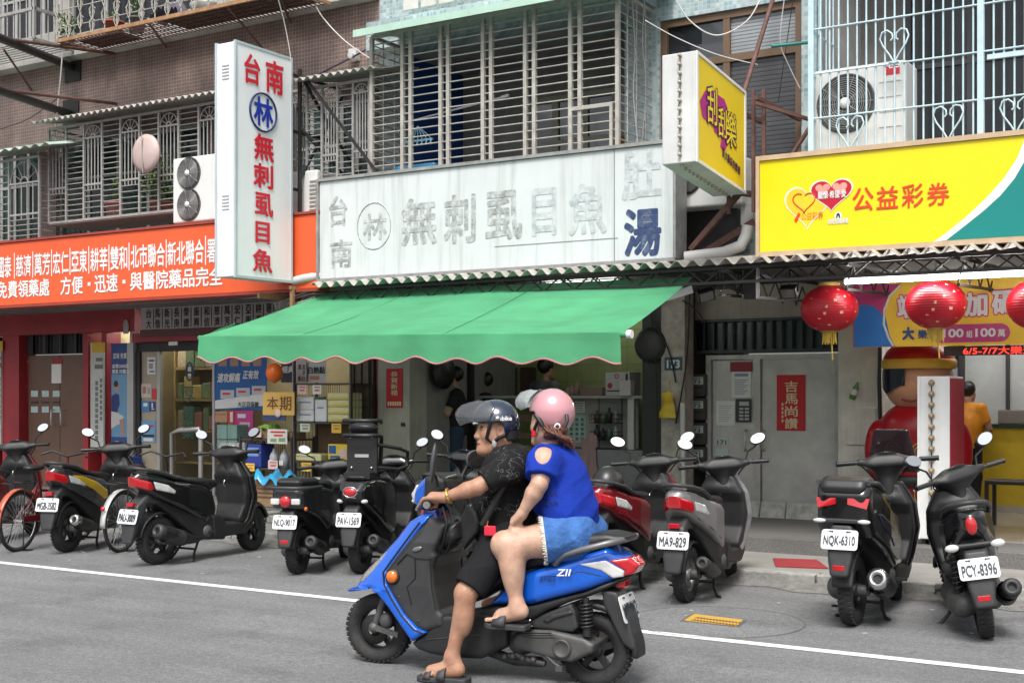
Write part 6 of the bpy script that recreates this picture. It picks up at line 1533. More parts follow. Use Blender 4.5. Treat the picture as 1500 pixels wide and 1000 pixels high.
# --- man
man=pthing('man in a black scribble print shirt and navy helmet steering the blue scooter',S(735,900).x)
f=Field((S(765,700).x-.15,-.5,-.02),(S(612,900,.3).x+.12,.52,1.78),.0058)
pel=S(742,778);che=S(745,706);nb=S(737,662);shL=S(751,682,.2);shR=Vector((shL.x+.03,-.2,shL.z))
elL=S(699,713,.33);wrL=S(652,728,.365);hipL=S(742,784,.1);knL=S(683,868,.3);anL=S(662,962,.31)
f.ell(che,(.12,.17,.2),.05);f.ell(pel+Vector((.02,0,.02)),(.14,.165,.14),.08);f.cap(che+Vector((.02,0,-.05)),pel+Vector((.04,0,.06)),.13,.13,.08)
f.cap(nb+Vector((-.02,0,-.05)),S(731,636),.062,.055,.04);f.cap(shL,shR,.06,.06,.06)
q,Mx=head(f,S(731,627),R(34),1.2)
elR=Vector((shR.x+.24,-.33,shR.z-.16));wrR=Vector((gc.x-.06,-.35,gc.z+.05))
for a,b,c in ((shL,elL,wrL),(shR,elR,wrR)):
    f.cap(a,b,.056,.044,.03);f.cap(b,b.lerp(c,.3),.042,.043,.02);f.cap(b.lerp(c,.3),c,.043,.026,.02)
gl=Vector((gc.x,.355,gc.z))
hand(f,wrL,gl+Vector((-.012,0,.036)),Vector((1,0,.05)).normalized(),Z_,Vector((0,1,0)),[(.75,1.1,.9),(.7,1.1,.95),(.6,1.0,.9),(.25,.55,.4)],1.12,(gl+Vector((-.0,-.055,-.015)),gl+Vector((.04,-.055,-.022))))
gr=Vector((gc.x,-.355,gc.z));hand(f,wrR,gr+Vector((-.012,0,.036)),Vector((1,0,.05)).normalized(),Z_,Vector((0,1,0)),(.7,1.1,.9),1.1,(gr+Vector((0,.055,-.015)),gr+Vector((.04,.055,-.022))))
f.cap(hipL,knL,.095,.062,.05);f.cap(knL,anL,.052,.036,.03);f.ell(knL.lerp(anL,.32)+Vector((-.022,0,0)),(.048,.054,.12),.04);f.ell(knL+Vector((.02,0,-.005)),(.046,.05,.058),.02)
tl_=S(620,989,.335);hl_=S(680,984,.315)
f.cap(anL,hl_+Vector((.035,0,.015)),.042,.036,.03);f.cap(anL+Vector((0.01,0,-.05)),tl_+Vector((-.05,0,.035)),.036,.03,.03);f.cap(hl_+Vector((.04,0,.0)),tl_+Vector((-.06,0,.012)),.03,.034,.03)
for i in range(5):
    yy=tl_.y+(i-2)*.019;L=[.032,.04,.046,.05,.058][4-i] if True else 0
    f.cap((tl_.x-.07,yy,tl_.z+.02),(tl_.x-.07+[.045,.055,.062,.066,.07][i if False else 4-i],yy,tl_.z+.012),.012,[.0095,.010,.0105,.011,.014][4-i],.006)
hipR=Vector((hipL.x,-.1,hipL.z));knR=Vector((knL.x-.02,-.22,knL.z+.1));anR=Vector((knR.x-.02,-.18,.4))
f.cap(hipR,knR,.098,.07,.05);f.cap(knR,anR,.062,.042,.03);f.cap(anR,anR+Vector((.14,0,-.04)),.04,.032,.03)
part('body',f.mb(),skin_m,man);face_bits(man,q,Mx,1.2,hair_b)
# shirt
def scribble():
    m=mat('black scribble shirt',(.011,.011,.012),.85,var=.2,scale=12,bump=.6,bscale=26,weave=420,spec=.2);n=m.node_tree.nodes;l=m.node_tree.links;b=n['Principled BSDF']
    tc=n.new('ShaderNodeTexCoord');w=n.new('ShaderNodeTexNoise');w.inputs['Scale'].default_value=26;w.inputs['Detail'].default_value=1.5;l.new(tc.outputs['Object'],w.inputs['Vector'])
    r1=n.new('ShaderNodeValToRGB');e=r1.color_ramp.elements;e[0].position=.485;e[0].color=(0,0,0,1);e[1].position=.5;e[1].color=(1,1,1,1);x=e.new(.515);x.color=(0,0,0,1)
    l.new(w.outputs[0],r1.inputs[0])
    g=n.new('ShaderNodeTexNoise');g.inputs['Scale'].default_value=7;l.new(tc.outputs['Object'],g.inputs['Vector']);r2=n.new('ShaderNodeValToRGB');r2.color_ramp.elements[0].position=.46;r2.color_ramp.elements[1].position=.52;l.new(g.outputs[0],r2.inputs[0])
    mu=n.new('ShaderNodeMath');mu.operation='MULTIPLY';l.new(r1.outputs[0],mu.inputs[0]);l.new(r2.outputs[0],mu.inputs[1]);mx=n.new('ShaderNodeMix');mx.data_type='RGBA'
    l.new(mu.outputs[0],mx.inputs[0]);mx.inputs[6].default_value=(.011,.011,.012,1);mx.inputs[7].default_value=(.17,.18,.18,1);l.new(mx.outputs[2],b.inputs['Base Color']);return m
def folds(f,amp,dirs):
    x,y,z=np.meshgrid(*f.ax,indexing='ij',sparse=True);d=0
    for (a,b,c,fr,ph) in dirs:
        w=np.abs(np.sin(.5*(fr*(a*x+b*y+c*z)+ph+1.9*np.sin(9*y+6*z+ph)+1.1*np.sin(15*x-8*z))))
        d=d+(w**.6-.6)*(.55+.45*np.sin(11*x+7*z+5*y+ph))
    f.f=f.f+(amp*d).astype(np.float32)
f=Field((S(790,700).x-.1,-.46,.6),(S(680,700,.3).x+.08,.5,1.6),.008)
f.ell(che+Vector((-.005,0,.01)),(.15,.205,.215),.05);f.ell(pel+Vector((.02,0,.07)),(.175,.195,.15),.1);f.cap(che,pel+Vector((.03,0,.06)),.155,.165,.08)
f.ell(pel+Vector((.075,0,.14)),(.13,.16,.13),.08)
f.cap(shL+Vector((0,-.02,.0)),shR+Vector((0,.02,0)),.08,.08,.08);f.cap(nb+Vector((-.02,0,-.04)),nb+Vector((-.008,0,.012)),.088,.072,.05,flat=1)
for a,b in ((shL,elL),(shR,elR)):f.cap(a,a.lerp(b,.80),.084,.077,.05,flat=1)
folds(f,.006,((.6,.2,1,44,0),(1,-.3,.5,60,1.3),(-.5,.4,1,30,2)))
f.cap(nb+Vector((-.01,0,-.02)),nb+Vector((.0,0,.1)),.058,.066,.01,sub=True)
part('shirt',f.mb(),scribble(),man)
f=Field((S(790,800).x-.1,-.4,.3),(S(650,880,.3).x+.1,.48,1.05),.008)
f.ell(pel+Vector((.0,0,-.01)),(.165,.18,.13),.05)
for a,b,c in ((hipL,knL,.93),(hipR,knR,.95)):f.cap(a,a.lerp(b,c),.115,.098,.06,flat=1)
folds(f,.006,((.5,.3,1,40,2),(1,.2,-.6,34,.4)))
part('shorts',f.mb(),mat('black shorts cloth',(.012,.012,.014),.85,var=.2,bump=.4,bscale=30,weave=420,spec=.2),man)
# sandal
def slide(root,toe,heel,w,m_,straps,y,th=.028):
    d=(toe-heel);d.z=0;L=d.length;d.normalize();e=Z_.cross(d);o=MB();pts=[]
    for u,ww in ((0,.55),(.02,.8),(.12,.95),(.3,.88),(.5,.85),(.72,1.08),(.88,1.0),(.97,.7),(1,.4)):pts.append((u,ww))
    top=[heel+d*L*u+e*w*ww/2 for u,ww in pts]+[heel+d*L*u-e*w*ww/2 for u,ww in reversed(pts)]
    zz=min(toe.z,heel.z);P=[Vector((p.x,p.y,zz)) for p in top]
    o=part('sandal',MB().slab(list(P),(0,0,th)),m_,root,bevel=.006)
    for u0,u1,h in straps:
        Pg=[]
        for k in range(11):
            a=math.pi*k/10;Pg.append([heel+d*L*uu+e*w*.5*1.02*math.cos(a)+Vector((0,0,zz-heel.z+th*.6+h*(1.0-.35*(uu-u0)/(u1-u0+1e-6))*math.sin(a)**.7)) for uu in (u0,(u0+u1)/2,u1)])
        g=MB().grid(Pg);s_=part('strap',g,m_,o);md=s_.modifiers.new('thick','SOLIDIFY');md.thickness=.007;md.offset=1
    return o
sand=mat('charcoal rubber slide',(.04,.04,.044),.6,var=.15,bump=.2,bscale=90)
tl2=Vector((tl_.x+.03,tl_.y,.004));hl2=Vector((hl_.x-.03,hl_.y,.004))
slide(man,tl2,hl2,.125,sand,((.40,.56,.068),(.68,.82,.046)),.3)
# bracelet, bag strap, tag
a=wrL.lerp(elL,.12);d=(elL-wrL).normalized();e1=d.orthogonal().normalized();e2=d.cross(e1)
part('bracelet',MB().tube([a+(e1*math.cos(k*.3142)+e2*math.sin(k*.3142))*.039 for k in range(20)],.008,6,closed=True),mat('gold beads',(.62,.38,.10),.3,.7,bump=1,bscale=60),man)
# helmet
def helmet(root,hc,r,cuts,m_,visor_poly,vcen,vr,vmat,tilt=0,names=('helmet','visor'),vy=.0):
    f=Field(hc-Vector((.2,.2,.2)),hc+Vector((.2,.2,.2)),.0045);f.ell(hc,r,0);f.ell(hc,[v-.016 for v in r],0,sub=True)
    for lo,hi in cuts:c=(Vector(lo)+Vector(hi))/2;h=(Vector(hi)-Vector(lo))/2;f.box(hc+c,h,.02,.012,sub=True)
    o=part('helmet',f.mb(),m_,root)
    P=np.array(visor_poly);lo=P.min(0);hi=P.max(0)
    g=Field((lo[0]-.03,-.2,lo[1]-.03),(hi[0]+.03,.2,hi[1]+.03),.004);g.ell(vcen,vr,0);g.ell(vcen,[v-.0075 for v in vr],0,sub=True)
    poly=[tuple(p) for p in visor_poly];x,y,z=np.meshgrid(*g.ax,indexing='ij',sparse=True)
    g.f=np.maximum(g.f,poly_sd(P,x[:,0,:],z[:,0,:])[:,None,:].astype(np.float32))
    part('visor',g.mb(),vmat,o);return o
vis=mat('smoked visor',(.10,.11,.12),.04,0,var=0,alpha=.42,spec=.8,coat=1)
navyh=mat('navy helmet shell',(.022,.034,.065),.2,.2,var=.1,coat=1)
hc=S(726,618);hh=helmet(man,hc,(.142,.125,.13),(((-.088,-.2,-.25),(.3,.2,-.002)),((-.3,-.2,-.25),(.3,.2,-.098))),navyh,[tuple(S(a,b)[i] for i in (0,2)) for a,b in ((669,601),(684,592),(707,586),(726,588),(737,598),(731,615),(712,617),(698,619),(684,623))],hc+Vector((.03,0,.022)),(.225,.142,.125),vis)
p=S(727,613,.14);part('visor_bolt',MB().lathe((p.x,.118,p.z),Y_,[(.018,0),(.018,.018),(.001,.022)],14),chrome,hh)
m=MB().text('ubike',(S(731,616,.12).x,.122,S(731,616,.12).z),Vector((-1,-.25,.03)).normalized(),Z_,.075,.026,.02);part('lettering',m,signw,hh)
m=MB()
for sy in (1,-1):m.tube([hc+Vector((-.02,sy*.118,.0)),hc+Vector((.005,sy*.112,-.09)),S(722,649,sy*.085),S(712,657,0.0)+Vector((-.02,sy*.02,-.01))],.011,6);m.tube([hc+Vector((-.10,sy*.09,-.07)),hc+Vector((-.06,sy*.104,-.09)),S(722,649,sy*.085)],.011,6)
part('chin_strap',m,black_p,man);p=S(724,650,.1);part('buckle',MB().ball((p.x,.098,p.z),(.016,.012,.026),12,8),mat('grey buckle',(.3,.3,.31),.4),man)
part('helmet_pad',MB().lathe(hc+Vector((-.09,0,-.075)),Z_,[(.055,-.02),(.06,.03)],16),black_p,hh)
t=thing('shoulder_bag','black leather shoulder bag with a red tag slung across the man','bag',HP,None,rot=(0,0,HYAW))
bag=ZA((588,180),(612,172),(640,215),(652,265),(640,310),(600,360),(575,390),(566,300),(560,235),y=.16)
part('bag_body',hprof([(bag,.05,.03)],.007),mat('black leather',(.018,.018,.019),.32,var=.25,bump=.15,bscale=60),t).location.y=.17
part('bag_strap',MB().tube([S(707,768,.25),S(718,748,.255),S(735,715,.24),S(752,690,.22),S(757,672,.15)],.02,8),mat('black webbing',(.016,.016,.017),.7),t)
p=S(718,777,.26);part('red_tag',MB().box(p.x-.035,p.x+.035,.255,.268,p.z-.028,p.z+.028),mat('red tag',(.60,.02,.05),.4),t,bevel=.006)
part('clip',MB().tube([S(715,762,.262),S(713,769,.262),S(718,772,.262)],.005,6),mat('brass',(.5,.32,.1),.3,.9),t)

# --- woman
wom=pthing('woman in a blue shirt and pink helmet seated behind the man on the blue scooter',S(838,900).x)
f=Field((S(885,700).x-.12,-.46,.15),(S(708,800,.3).x+.12,.48,1.78),.0058)
pel=S(838,776);che=S(821,708);nb=S(806,655);shL=S(797,676,.175);shR=Vector((shL.x+.06,-.18,shL.z+.01))
elL=S(790,709,.245);wrL=S(764,753,.25);hnd=S(754,764,.24);hipL=S(836,786,.1);knL=S(741,798,.245);anL=S(758,888,.25)
f.ell(che,(.12,.16,.19),.05);f.ell(pel+Vector((.01,0,0)),(.13,.18,.13),.08);f.cap(che,pel+Vector((.02,0,.05)),.11,.12,.08);f.cap(nb+Vector((-.02,0,-.05)),S(803,630),.06,.052,.04);f.cap(shL,shR,.062,.06,.06)
q,Mx=head(f,S(806,617),R(-14),1.12)
elR=Vector((elL.x+.06,-.26,elL.z));wrR=Vector((wrL.x+.08,-.2,wrL.z+.02))
f.ell(shL+Vector((0,.012,-.015)),(.086,.078,.095),.03)
for a,b,c in ((shL,elL,wrL),(shR,elR,wrR)):
    f.cap(a,b,.058,.046,.03);f.cap(b,b.lerp(c,.3),.044,.046,.02);f.cap(b.lerp(c,.3),c,.046,.026,.02)
fd=(hnd-wrL).normalized();sd_=Vector((0,1,0)); 
hand(f,wrL,wrL+fd*.055+Vector((0,-.005,.0)),fd,Z_,sd_,(.5,.9,.9),1.08,(wrL+fd*.06+Vector((.0,-.055,.01)),wrL+fd*.095+Vector((0,-.045,-.008))))
hand(f,wrR,wrR+Vector((.06,0,-.02)),Vector((1,0,-.3)).normalized(),Z_,sd_,(.5,.8,.8),1.05,(wrR+Vector((.06,.055,0)),wrR+Vector((.09,.05,-.01))))
f.cap(hipL,knL,.118,.074,.05);f.ell(knL+Vector((.016,0,.004)),(.066,.07,.07),.03);f.cap(knL,anL,.066,.036,.03);f.ell(knL.lerp(anL,.33)+Vector((-.03,0,0)),(.055,.066,.13),.05)
toe=S(716,909,.25);heel=S(772,897,.25)
f.cap(anL,heel+Vector((.035,0,.01)),.044,.036,.03);f.cap(anL+Vector((.01,0,-.03)),toe+Vector((-.075,0,.045)),.038,.03,.03);f.cap(heel+Vector((.03,0,.0)),toe+Vector((-.06,0,.014)),.03,.034,.03)
for i in range(5):f.cap((toe.x-.075,toe.y+(i-2)*.018,toe.z+.022),(toe.x-.075+[.07,.066,.06,.052,.043][4-i],toe.y+(i-2)*.018,toe.z+.012),.012,[.013,.0105,.010,.0098,.009][4-i],.006)
hipR=Vector((hipL.x,-.1,hipL.z));knR=Vector((knL.x+.02,-.25,knL.z));anR=Vector((anL.x,-.24,anL.z))
f.cap(hipR,knR,.12,.084,.06);f.cap(knR,anR,.08,.042,.04);f.cap(anR,anR+Vector((.16,0,-.05)),.04,.03,.03)
part('body',f.mb(),skin_w,wom);face_bits(wom,q,Mx,1.12,hair_b)
f=Field((S(885,700).x-.1,-.42,.6),(S(760,700).x+.1,.45,1.5),.008)
f.ell(che+Vector((-.005,0,.0)),(.145,.19,.2),.06);f.ell(pel+Vector((.01,0,.09)),(.145,.2,.16),.1);f.cap(che,pel+Vector((.01,0,.05)),.135,.145,.08);f.ell(che+Vector((.08,0,-.06)),(.1,.14,.1),.06)
f.cap(shL,shR,.083,.08,.07);f.cap(nb+Vector((-.03,0,-.05)),nb+Vector((-.02,0,.0)),.1,.078,.05,flat=1)
sl_=S(786,699,.26)
f.cap(shL,shL.lerp(elL,.72),.092,.09,.05,flat=1);f.cap(shR,shR.lerp(elR,.72),.09,.088,.05,flat=1)
folds(f,.0065,((.7,.1,.9,46,0),(.9,-.2,-.8,58,2.1),(.2,.3,1,33,.7)))
pw_=S(768,770);f.half((pel.x,0,pel.z-.04),(-.28,0,-1),.01)
hs_=S(793.5,658,.25);f.ell(Vector((hs_.x,.285,hs_.z)),(.052,.12,.082),.008,Matrix.Rotation(.25,3,'Y').to_3x3(),sub=True)
f.cap(nb+Vector((-.015,0,-.03)),nb+Vector((.0,0,.1)),.06,.075,.01,sub=True)
sh_=part('shirt',f.mb(),mat('royal blue jersey',(.008,.035,.33),.8,var=.2,scale=6,bump=.7,bscale=24,weave=420,spec=.2),wom)
prn=mat('navy print',(.005,.012,.10),.7)
m=MB()
def onto(f,x,z,y=.3):
    while y > 0:
        i=[int((v-a[0])/f.res) for v,a in zip((x,y,z),f.ax)]
        if f.f[i[0],i[1],i[2]] < 0:return y
        y -= f.res*.5
    return 0
def print_on(fld,t,px0,py0,px1,py1):
    a=S(px0,py1,.2);b=S(px1,py0,.2);vs,fs=text2d(t);A=np.array(vs);lo=A.min(0);sz=A.max(0)-lo;m=MB();P=[]
    for p in A:u,v=(p-lo)/sz;x=a.x+(b.x-a.x)*u;z=a.z+(b.z-a.z)*v;P.append((x,onto(fld,x,z)+.004,z))
    return m._add(P,fs)
part('lettering',print_on(f,'icon',793,731,817,739),prn,sh_);part('lettering',print_on(f,'icon',791,718,816,726),prn,sh_)
f=Field((S(885,800).x-.1,-.42,.45),(S(740,800,.3).x+.1,.45,1.05),.008)
f.ell(pel+Vector((.01,0,.0)),(.15,.195,.14),.05);f.ell(pel+Vector((-.01,.06,-.03)),(.14,.13,.12),.06);f.ell(pel+Vector((-.01,-.06,-.03)),(.14,.13,.12),.06)
for a,b in ((hipL,knL),(hipR,knR)):f.cap(a,a.lerp(b,.42),.138,.128,.06,flat=1)
folds(f,.006,((.9,.1,.3,56,2),(.3,.2,1,48,.4),(.8,.2,-.6,38,1)))
part('shorts',f.mb(),mat('blue denim',(.055,.15,.40),.85,var=.3,scale=16,bump=.8,bscale=50,weave=420,spec=.2),wom)
a=hipL.lerp(knL,.42);d=(knL-hipL).normalized();e1=d.orthogonal().normalized();e2=d.cross(e1)
rr=random.Random(2);m=MB()
for k in range(150):an=k*2*math.pi/150;c=a+(e1*math.cos(an)+e2*math.sin(an))*.130;m.bar(c-d*.010,c+d*(.003+rr.uniform(0,.009))+Vector((rr.uniform(-.006,.006),0,rr.uniform(-.006,.006))),.0026,4)
part('frayed_hem',m,mat('white threads',(.72,.70,.62),.9),wom)
tl2=S(712,914,.25);hl2=S(774,905,.25);tl2.z=hl2.z=min(toe.z,heel.z)-.034
slide(wom,tl2,hl2,.115,sand,((.46,.76,.066),),.3,.03)
pinkh=mat('pink helmet shell',(.56,.27,.30),.22,.1,var=.06,coat=1)
hc=S(809,603);h2=helmet(wom,hc,(.132,.12,.132),(((.06,-.2,-.25),(.3,.2,-.0)),((-.3,-.2,-.3),(.3,.2,-.105)),((.02,-.2,-.25),(.3,.2,-.055))),pinkh,[tuple(S(a,b)[i] for i in (0,2)) for a,b in ((761,586),(769,574),(784,570),(797,572),(789,582),(784,597),(773,600),(764,596))],hc+Vector((.06,0,.05)),(.165,.13,.10),mat('clear visor',(.45,.5,.5),.04,0,var=0,alpha=.4,spec=.8,coat=1))
m=MB()
for sy in (1,-1):m.tube([S(784,607,sy*.1),S(790,615,sy*.118),S(795,624,sy*.112)],.013,6);m.tube([S(790,612,sy*.118),S(784,625,sy*.1),S(781,638,sy*.07)],.010,6)
part('chin_strap',m,black_p,wom);part('buckle',MB().box(S(791,632).x-.011,S(791,632).x+.011,.088,.098,S(782,637).z-.005,S(782,627).z-.0),mat('red buckle',(.6,.01,.015),.4),wom,bevel=.004)
part('helmet_vent',MB().tube([S(830,607,.07),S(831,616,.085),S(827,626,.095)],.011,8),black_p,h2);m=MB().tube([hc+Vector((-.13*math.cos(t)*.0+.128*math.cos(t),.1212*math.sin(t),-.045)) for t in [k*.1963 for k in range(32)]],.0035,5,closed=True)
p=S(816,624,.105);part('emblem',MB().lathe((p.x,.098,p.z),Vector((-.3,1,-.2)),[(.018,0),(.018,.008),(.011,.009)],18),signw,h2)
# hair: strands gathered low behind the neck
rr=random.Random(11);m=MB()
for k in range(110):
    t=rr.uniform(0,1);y=rr.uniform(-.09,.105)
    a=S(788+34*t,618+10*t,y);b=S(803+20*t,632+8*t,y*1.05+.01);c=S(818+16*rr.random(),641+6*t,y*.7+.02);e=S(828+rr.uniform(-4,14),648+rr.uniform(-6,10),y*.5+.02)
    m.tube([a,b,c,e],.007,5,radii=[.007,.010,.009,.003])
m.ball(S(814,634,.03),(.075,.085,.035),16,10,Matrix.Rotation(.35,3,'Y').to_3x3())
part('hair',m,hair_r,wom)
# ---------------------------------------------------------------- street things, goods and people around the shops
def M_(name,c,rough=.6,**k):return mat(name,c,rough,**({'var':.08,'scale':8} | k))
redpap=M_('red banner paper',(.50,.012,.02),.6);gold=M_('gold print',(.62,.42,.12),.4,metal=.3)
paper=M_('white paper',(.68,.68,.66));inkb=M_('black ink',(.02,.02,.022));card=M_('brown cardboard',(.26,.165,.09),.85,var=.2);dkcard=M_('dark cardboard',(.13,.085,.055),.9,var=.2)
yellowc=M_('yellow card',(.72,.46,.04));pinkc=M_('pink card',(.66,.46,.47));mintc=M_('mint card',(.40,.60,.50));bluec=M_('blue print',(.015,.10,.32));teal=M_('teal print 2',(.02,.25,.27))
def banner(name,label,px0,py0,px1,py1,Y,m_,cat,texts=(),t=.004,group=None,tilt=0):
    x0,x1,z0,z1=rect(px0,py0,px1,py1,Y);o=thing(name,label,cat,((x0+x1)/2,Y,z0),group)
    part('sheet',MB().box(x0,x1,Y-t,Y,z0,z1),m_,o)
    for (txt,a,b,c,d,mm,off) in texts:
        q0,q1,w0,w1=rect(a,b,c,d,Y);part('lettering',MB().text(txt,(q0,Y-t-.003,w0),X_,Z_,q1-q0,w1-w0,off),mm,o)
    return o
# --- doors of the flats, right
Yd=YD-.005
o=banner('door_banner','red spring banner with four gold characters on the steel door',1138,549,1180,631,Yd,redpap,'banner')
m=MB()
for k,t in enumerate('吉馬尚讚'):ptext(m,t,1150,558+k*18,1169,574+k*18,.015,Yd,Yd-.008)
for k in range(5):pbox(m,1145,590+k*6,1147.5,594+k*6,Yd-.0065,0,.001)
part('lettering',m,M_('cream gold print',(.72,.60,.38)),o)
o=banner('wall_calendar','white calendar page with a dull red top hanging on the steel door',1072,543,1100,582,Yd,paper,'calendar')
m=MB();pbox(m,1070,530,1102,544,Yd,0,.01);part('calendar_top',m,M_('maroon card',(.24,.02,.03)),o)
m=MB()
for k in range(9):pbox(m,1076,556+k*2.6,1096-(k % 3)*3,557+k*2.6,Yd-.0045,0,.001)
pbox(m,1076,547,1096,551,Yd-.0045,0,.001);part('print',m,M_('blue grey print',(.2,.23,.36)),o)
o=banner('notice','tilted white notice sheet taped to the steel door',1049,587,1077,623,Yd,paper,'notice')
m=MB()
for k in range(8):pbox(m,1053,594+k*3.2,1073-(k % 4)*2,595+k*3.2,Yd-.0045,0,.001)
part('print',m,M_('grey print',(.3,.3,.3)),o)
o=thing('intercom','black intercom panel with pale buttons on the steel door','intercom',W(1090,620,Yd));m=MB();pbox(m,1079,584,1101,618,Yd,0,.03);part('panel',m,M_('black intercom',(.03,.03,.03),.4),o,bevel=.005)
m=MB()
for k in range(4):pbox(m,1083,597+k*5,1089,600+k*5,Yd-.031,0,.003);pbox(m,1091,597+k*5,1097,600+k*5,Yd-.031,0,.003)
pbox(m,1083,588,1097,594,Yd-.031,0,.002);part('button',m,M_('pale buttons',(.42,.43,.42)),o)
for k,(y,n_) in enumerate(((552,'173'),(587,'173'),(623,'173'),(658,'171'))):
    o=thing('mailbox','dark mailbox with a white %s plate, %s of the column of four' % (n_,('topmost','second','third','lowest')[k]),'mailbox',W(1018,y+30,YD-.12),'mailboxes left of the steel door')
    m=MB();pbox(m,1006,y-4,1032,y+28,YD-.12,.14,0);part('box_body',m,M_('dark mailbox steel',(.05,.045,.043),.5,var=.25),o,bevel=.006)
    m=MB();pbox(m,1008,y,1030,y+11,YD-.121,0,.004);p=part('number_plate',m,M_('pale number plate',(.50,.56,.55)),o)
    m=MB();ptext(m,n_,1012,y+4,1026,y+10,.01,YD-.126,YD-.129);pbox(m,1012,y+1.5,1027,y+2.6,YD-.126,0,.002);part('lettering',m,inkb,p)
    m=MB();pbox(m,1010,y+15,1029,y+17,YD-.121,0,.004);part('slot',m,inkb,o)
for k,y in enumerate((640,656)):
    m=MB();pbox(m,1048,y,1067,y+12,Yd,0,.006);o=single('number_plate',m,M_('pale number plate',(.50,.56,.55)),('pale plate reading 171 on the lower left of the steel door','smaller pale plate below the 171 plate on the steel door')[k],'plate')
    if k == 0:m=MB();ptext(m,'171',1051,y+4,1064,y+11,.01,Yd-.007,Yd-.01);part('lettering',m,inkb,o)
m=MB();pbox(m,1046,675,1068,686,Yd,0,.004);single('sticker',m,M_('faded red sticker',(.30,.04,.05)),'faded red sticker low on the steel door','sticker')
o=banner('house_number','dark blue house number plate reading 173 on the stained column',974,523,999,542,YK-.005,M_('navy plate',(.03,.07,.11),.4),'plate',t=.012)
m=MB();ptext(m,'173',977,527,996,539,.03,YK-.017,YK-.021);part('lettering',m,paper,o)
m=MB();x0,x1,z0,z1=rect(966,573,986,612,YK-.1);P=[]
for i in range(7):
    u=i/6;P.append([(x0+(x1-x0)*u+.02*math.sin(v*5+u*3),YK-.06-.04*math.sin(math.pi*u)-.02*math.sin(v*9),z1+(z0-z1)*v-(.05*abs(u-.5) if v == 0 else 0)) for v in (0,.2,.4,.6,.8,1)])
m.grid(P);m.bar(((x0+x1)/2,YK-.05,z1),((x0+x1)/2,YK-.01,z1+.12),.006)
single('yellow_bag',m,M_('yellow plastic bag',(.60,.42,.02),.4,var=.2),'crumpled yellow plastic bag hung on the stained column','bag')
for k,(a,b,c,d) in enumerate(((950,418,962,700),(958,470,990,560),(1000,440,1030,470),(1010,430,990,620))):
    cable([W(a,b,YK-.02),W((a+c)/2+6,(b+d)/2,YK-.04),W(c,d,YK-.02)],('black cable running down the dark jamb','black cable curling across the stained column','black cable sagging over the mailboxes','black cable hanging down the right edge of the column')[k],cable_b,.012)
m=MB().tube([W(1000,590,YK-.04),W(1001,700,YK-.04),W(1001,748,YK-.04)],.03,10)
single('conduit',m,pvc,'pale vertical conduit at the right edge of the stained column','pipe')
for k,(a,b) in enumerate(((1156,427),(1034,432))):
    p=W(a,b,12.6);o=thing('flood_light',('black flood light above the steel door','black flood light at the right end of the green awning')[k],'lamp',p,'flood lights under the canopy')
    M2=Matrix.Rotation(.5,3,'X') @ Matrix.Rotation(k*.6,3,'Z');part('housing',MB().obox(p,(.085,.05,.06),M2),black_p,o,bevel=.01);part('glass_face',MB().obox(p+M2 @ Vector((0,-.052,0)),(.07,.003,.045),M2),M_('dull lamp glass',(.25,.25,.25),.2),o)
    part('bracket',MB().tube([p+Vector((-.09,0,0)),p+Vector((-.09,.02,.12)),p+Vector((.09,.02,.12)),p+Vector((.09,0,0))],.008,5).bar(p+Vector((0,.02,.12)),p+Vector((0,.05,.4)),.01),black_steel,o)
# pillar of the lottery shop
m=MB().tube([W(1290,470,13.5),W(1288,560,13.5),W(1290,640,13.5),W(1286,652,13.5),W(1272,656,13.5)],.022,8)
single('black_pipe',m,black_p,'black pipe running down the white pillar to the meter cover','pipe')
p=W(1253,570,13.48);Mt=Matrix.Rotation(.35,3,'Y')
o=thing('bottle_cutout','green tea bottle decoration hung on a thread from the white pillar','bottle',p);part('bottle',MB().lathe(p+Mt @ Vector((0,0,-.11)),Mt @ Z_,[(.001,0),(.035,0),(.036,.09),(.03,.13),(.014,.17),(.014,.19),(.001,.19)],16),M_('green bottle',(.10,.26,.06),.3),o)
part('label_band',MB().lathe(p+Mt @ Vector((0,0,-.06)),Mt @ Z_,[(.0368,0),(.0368,.06)],16),paper,o);part('thread',MB().bar(p+Vector((.03,0,.09)),W(1254,468,13.5),.002,4),cable_w,o)
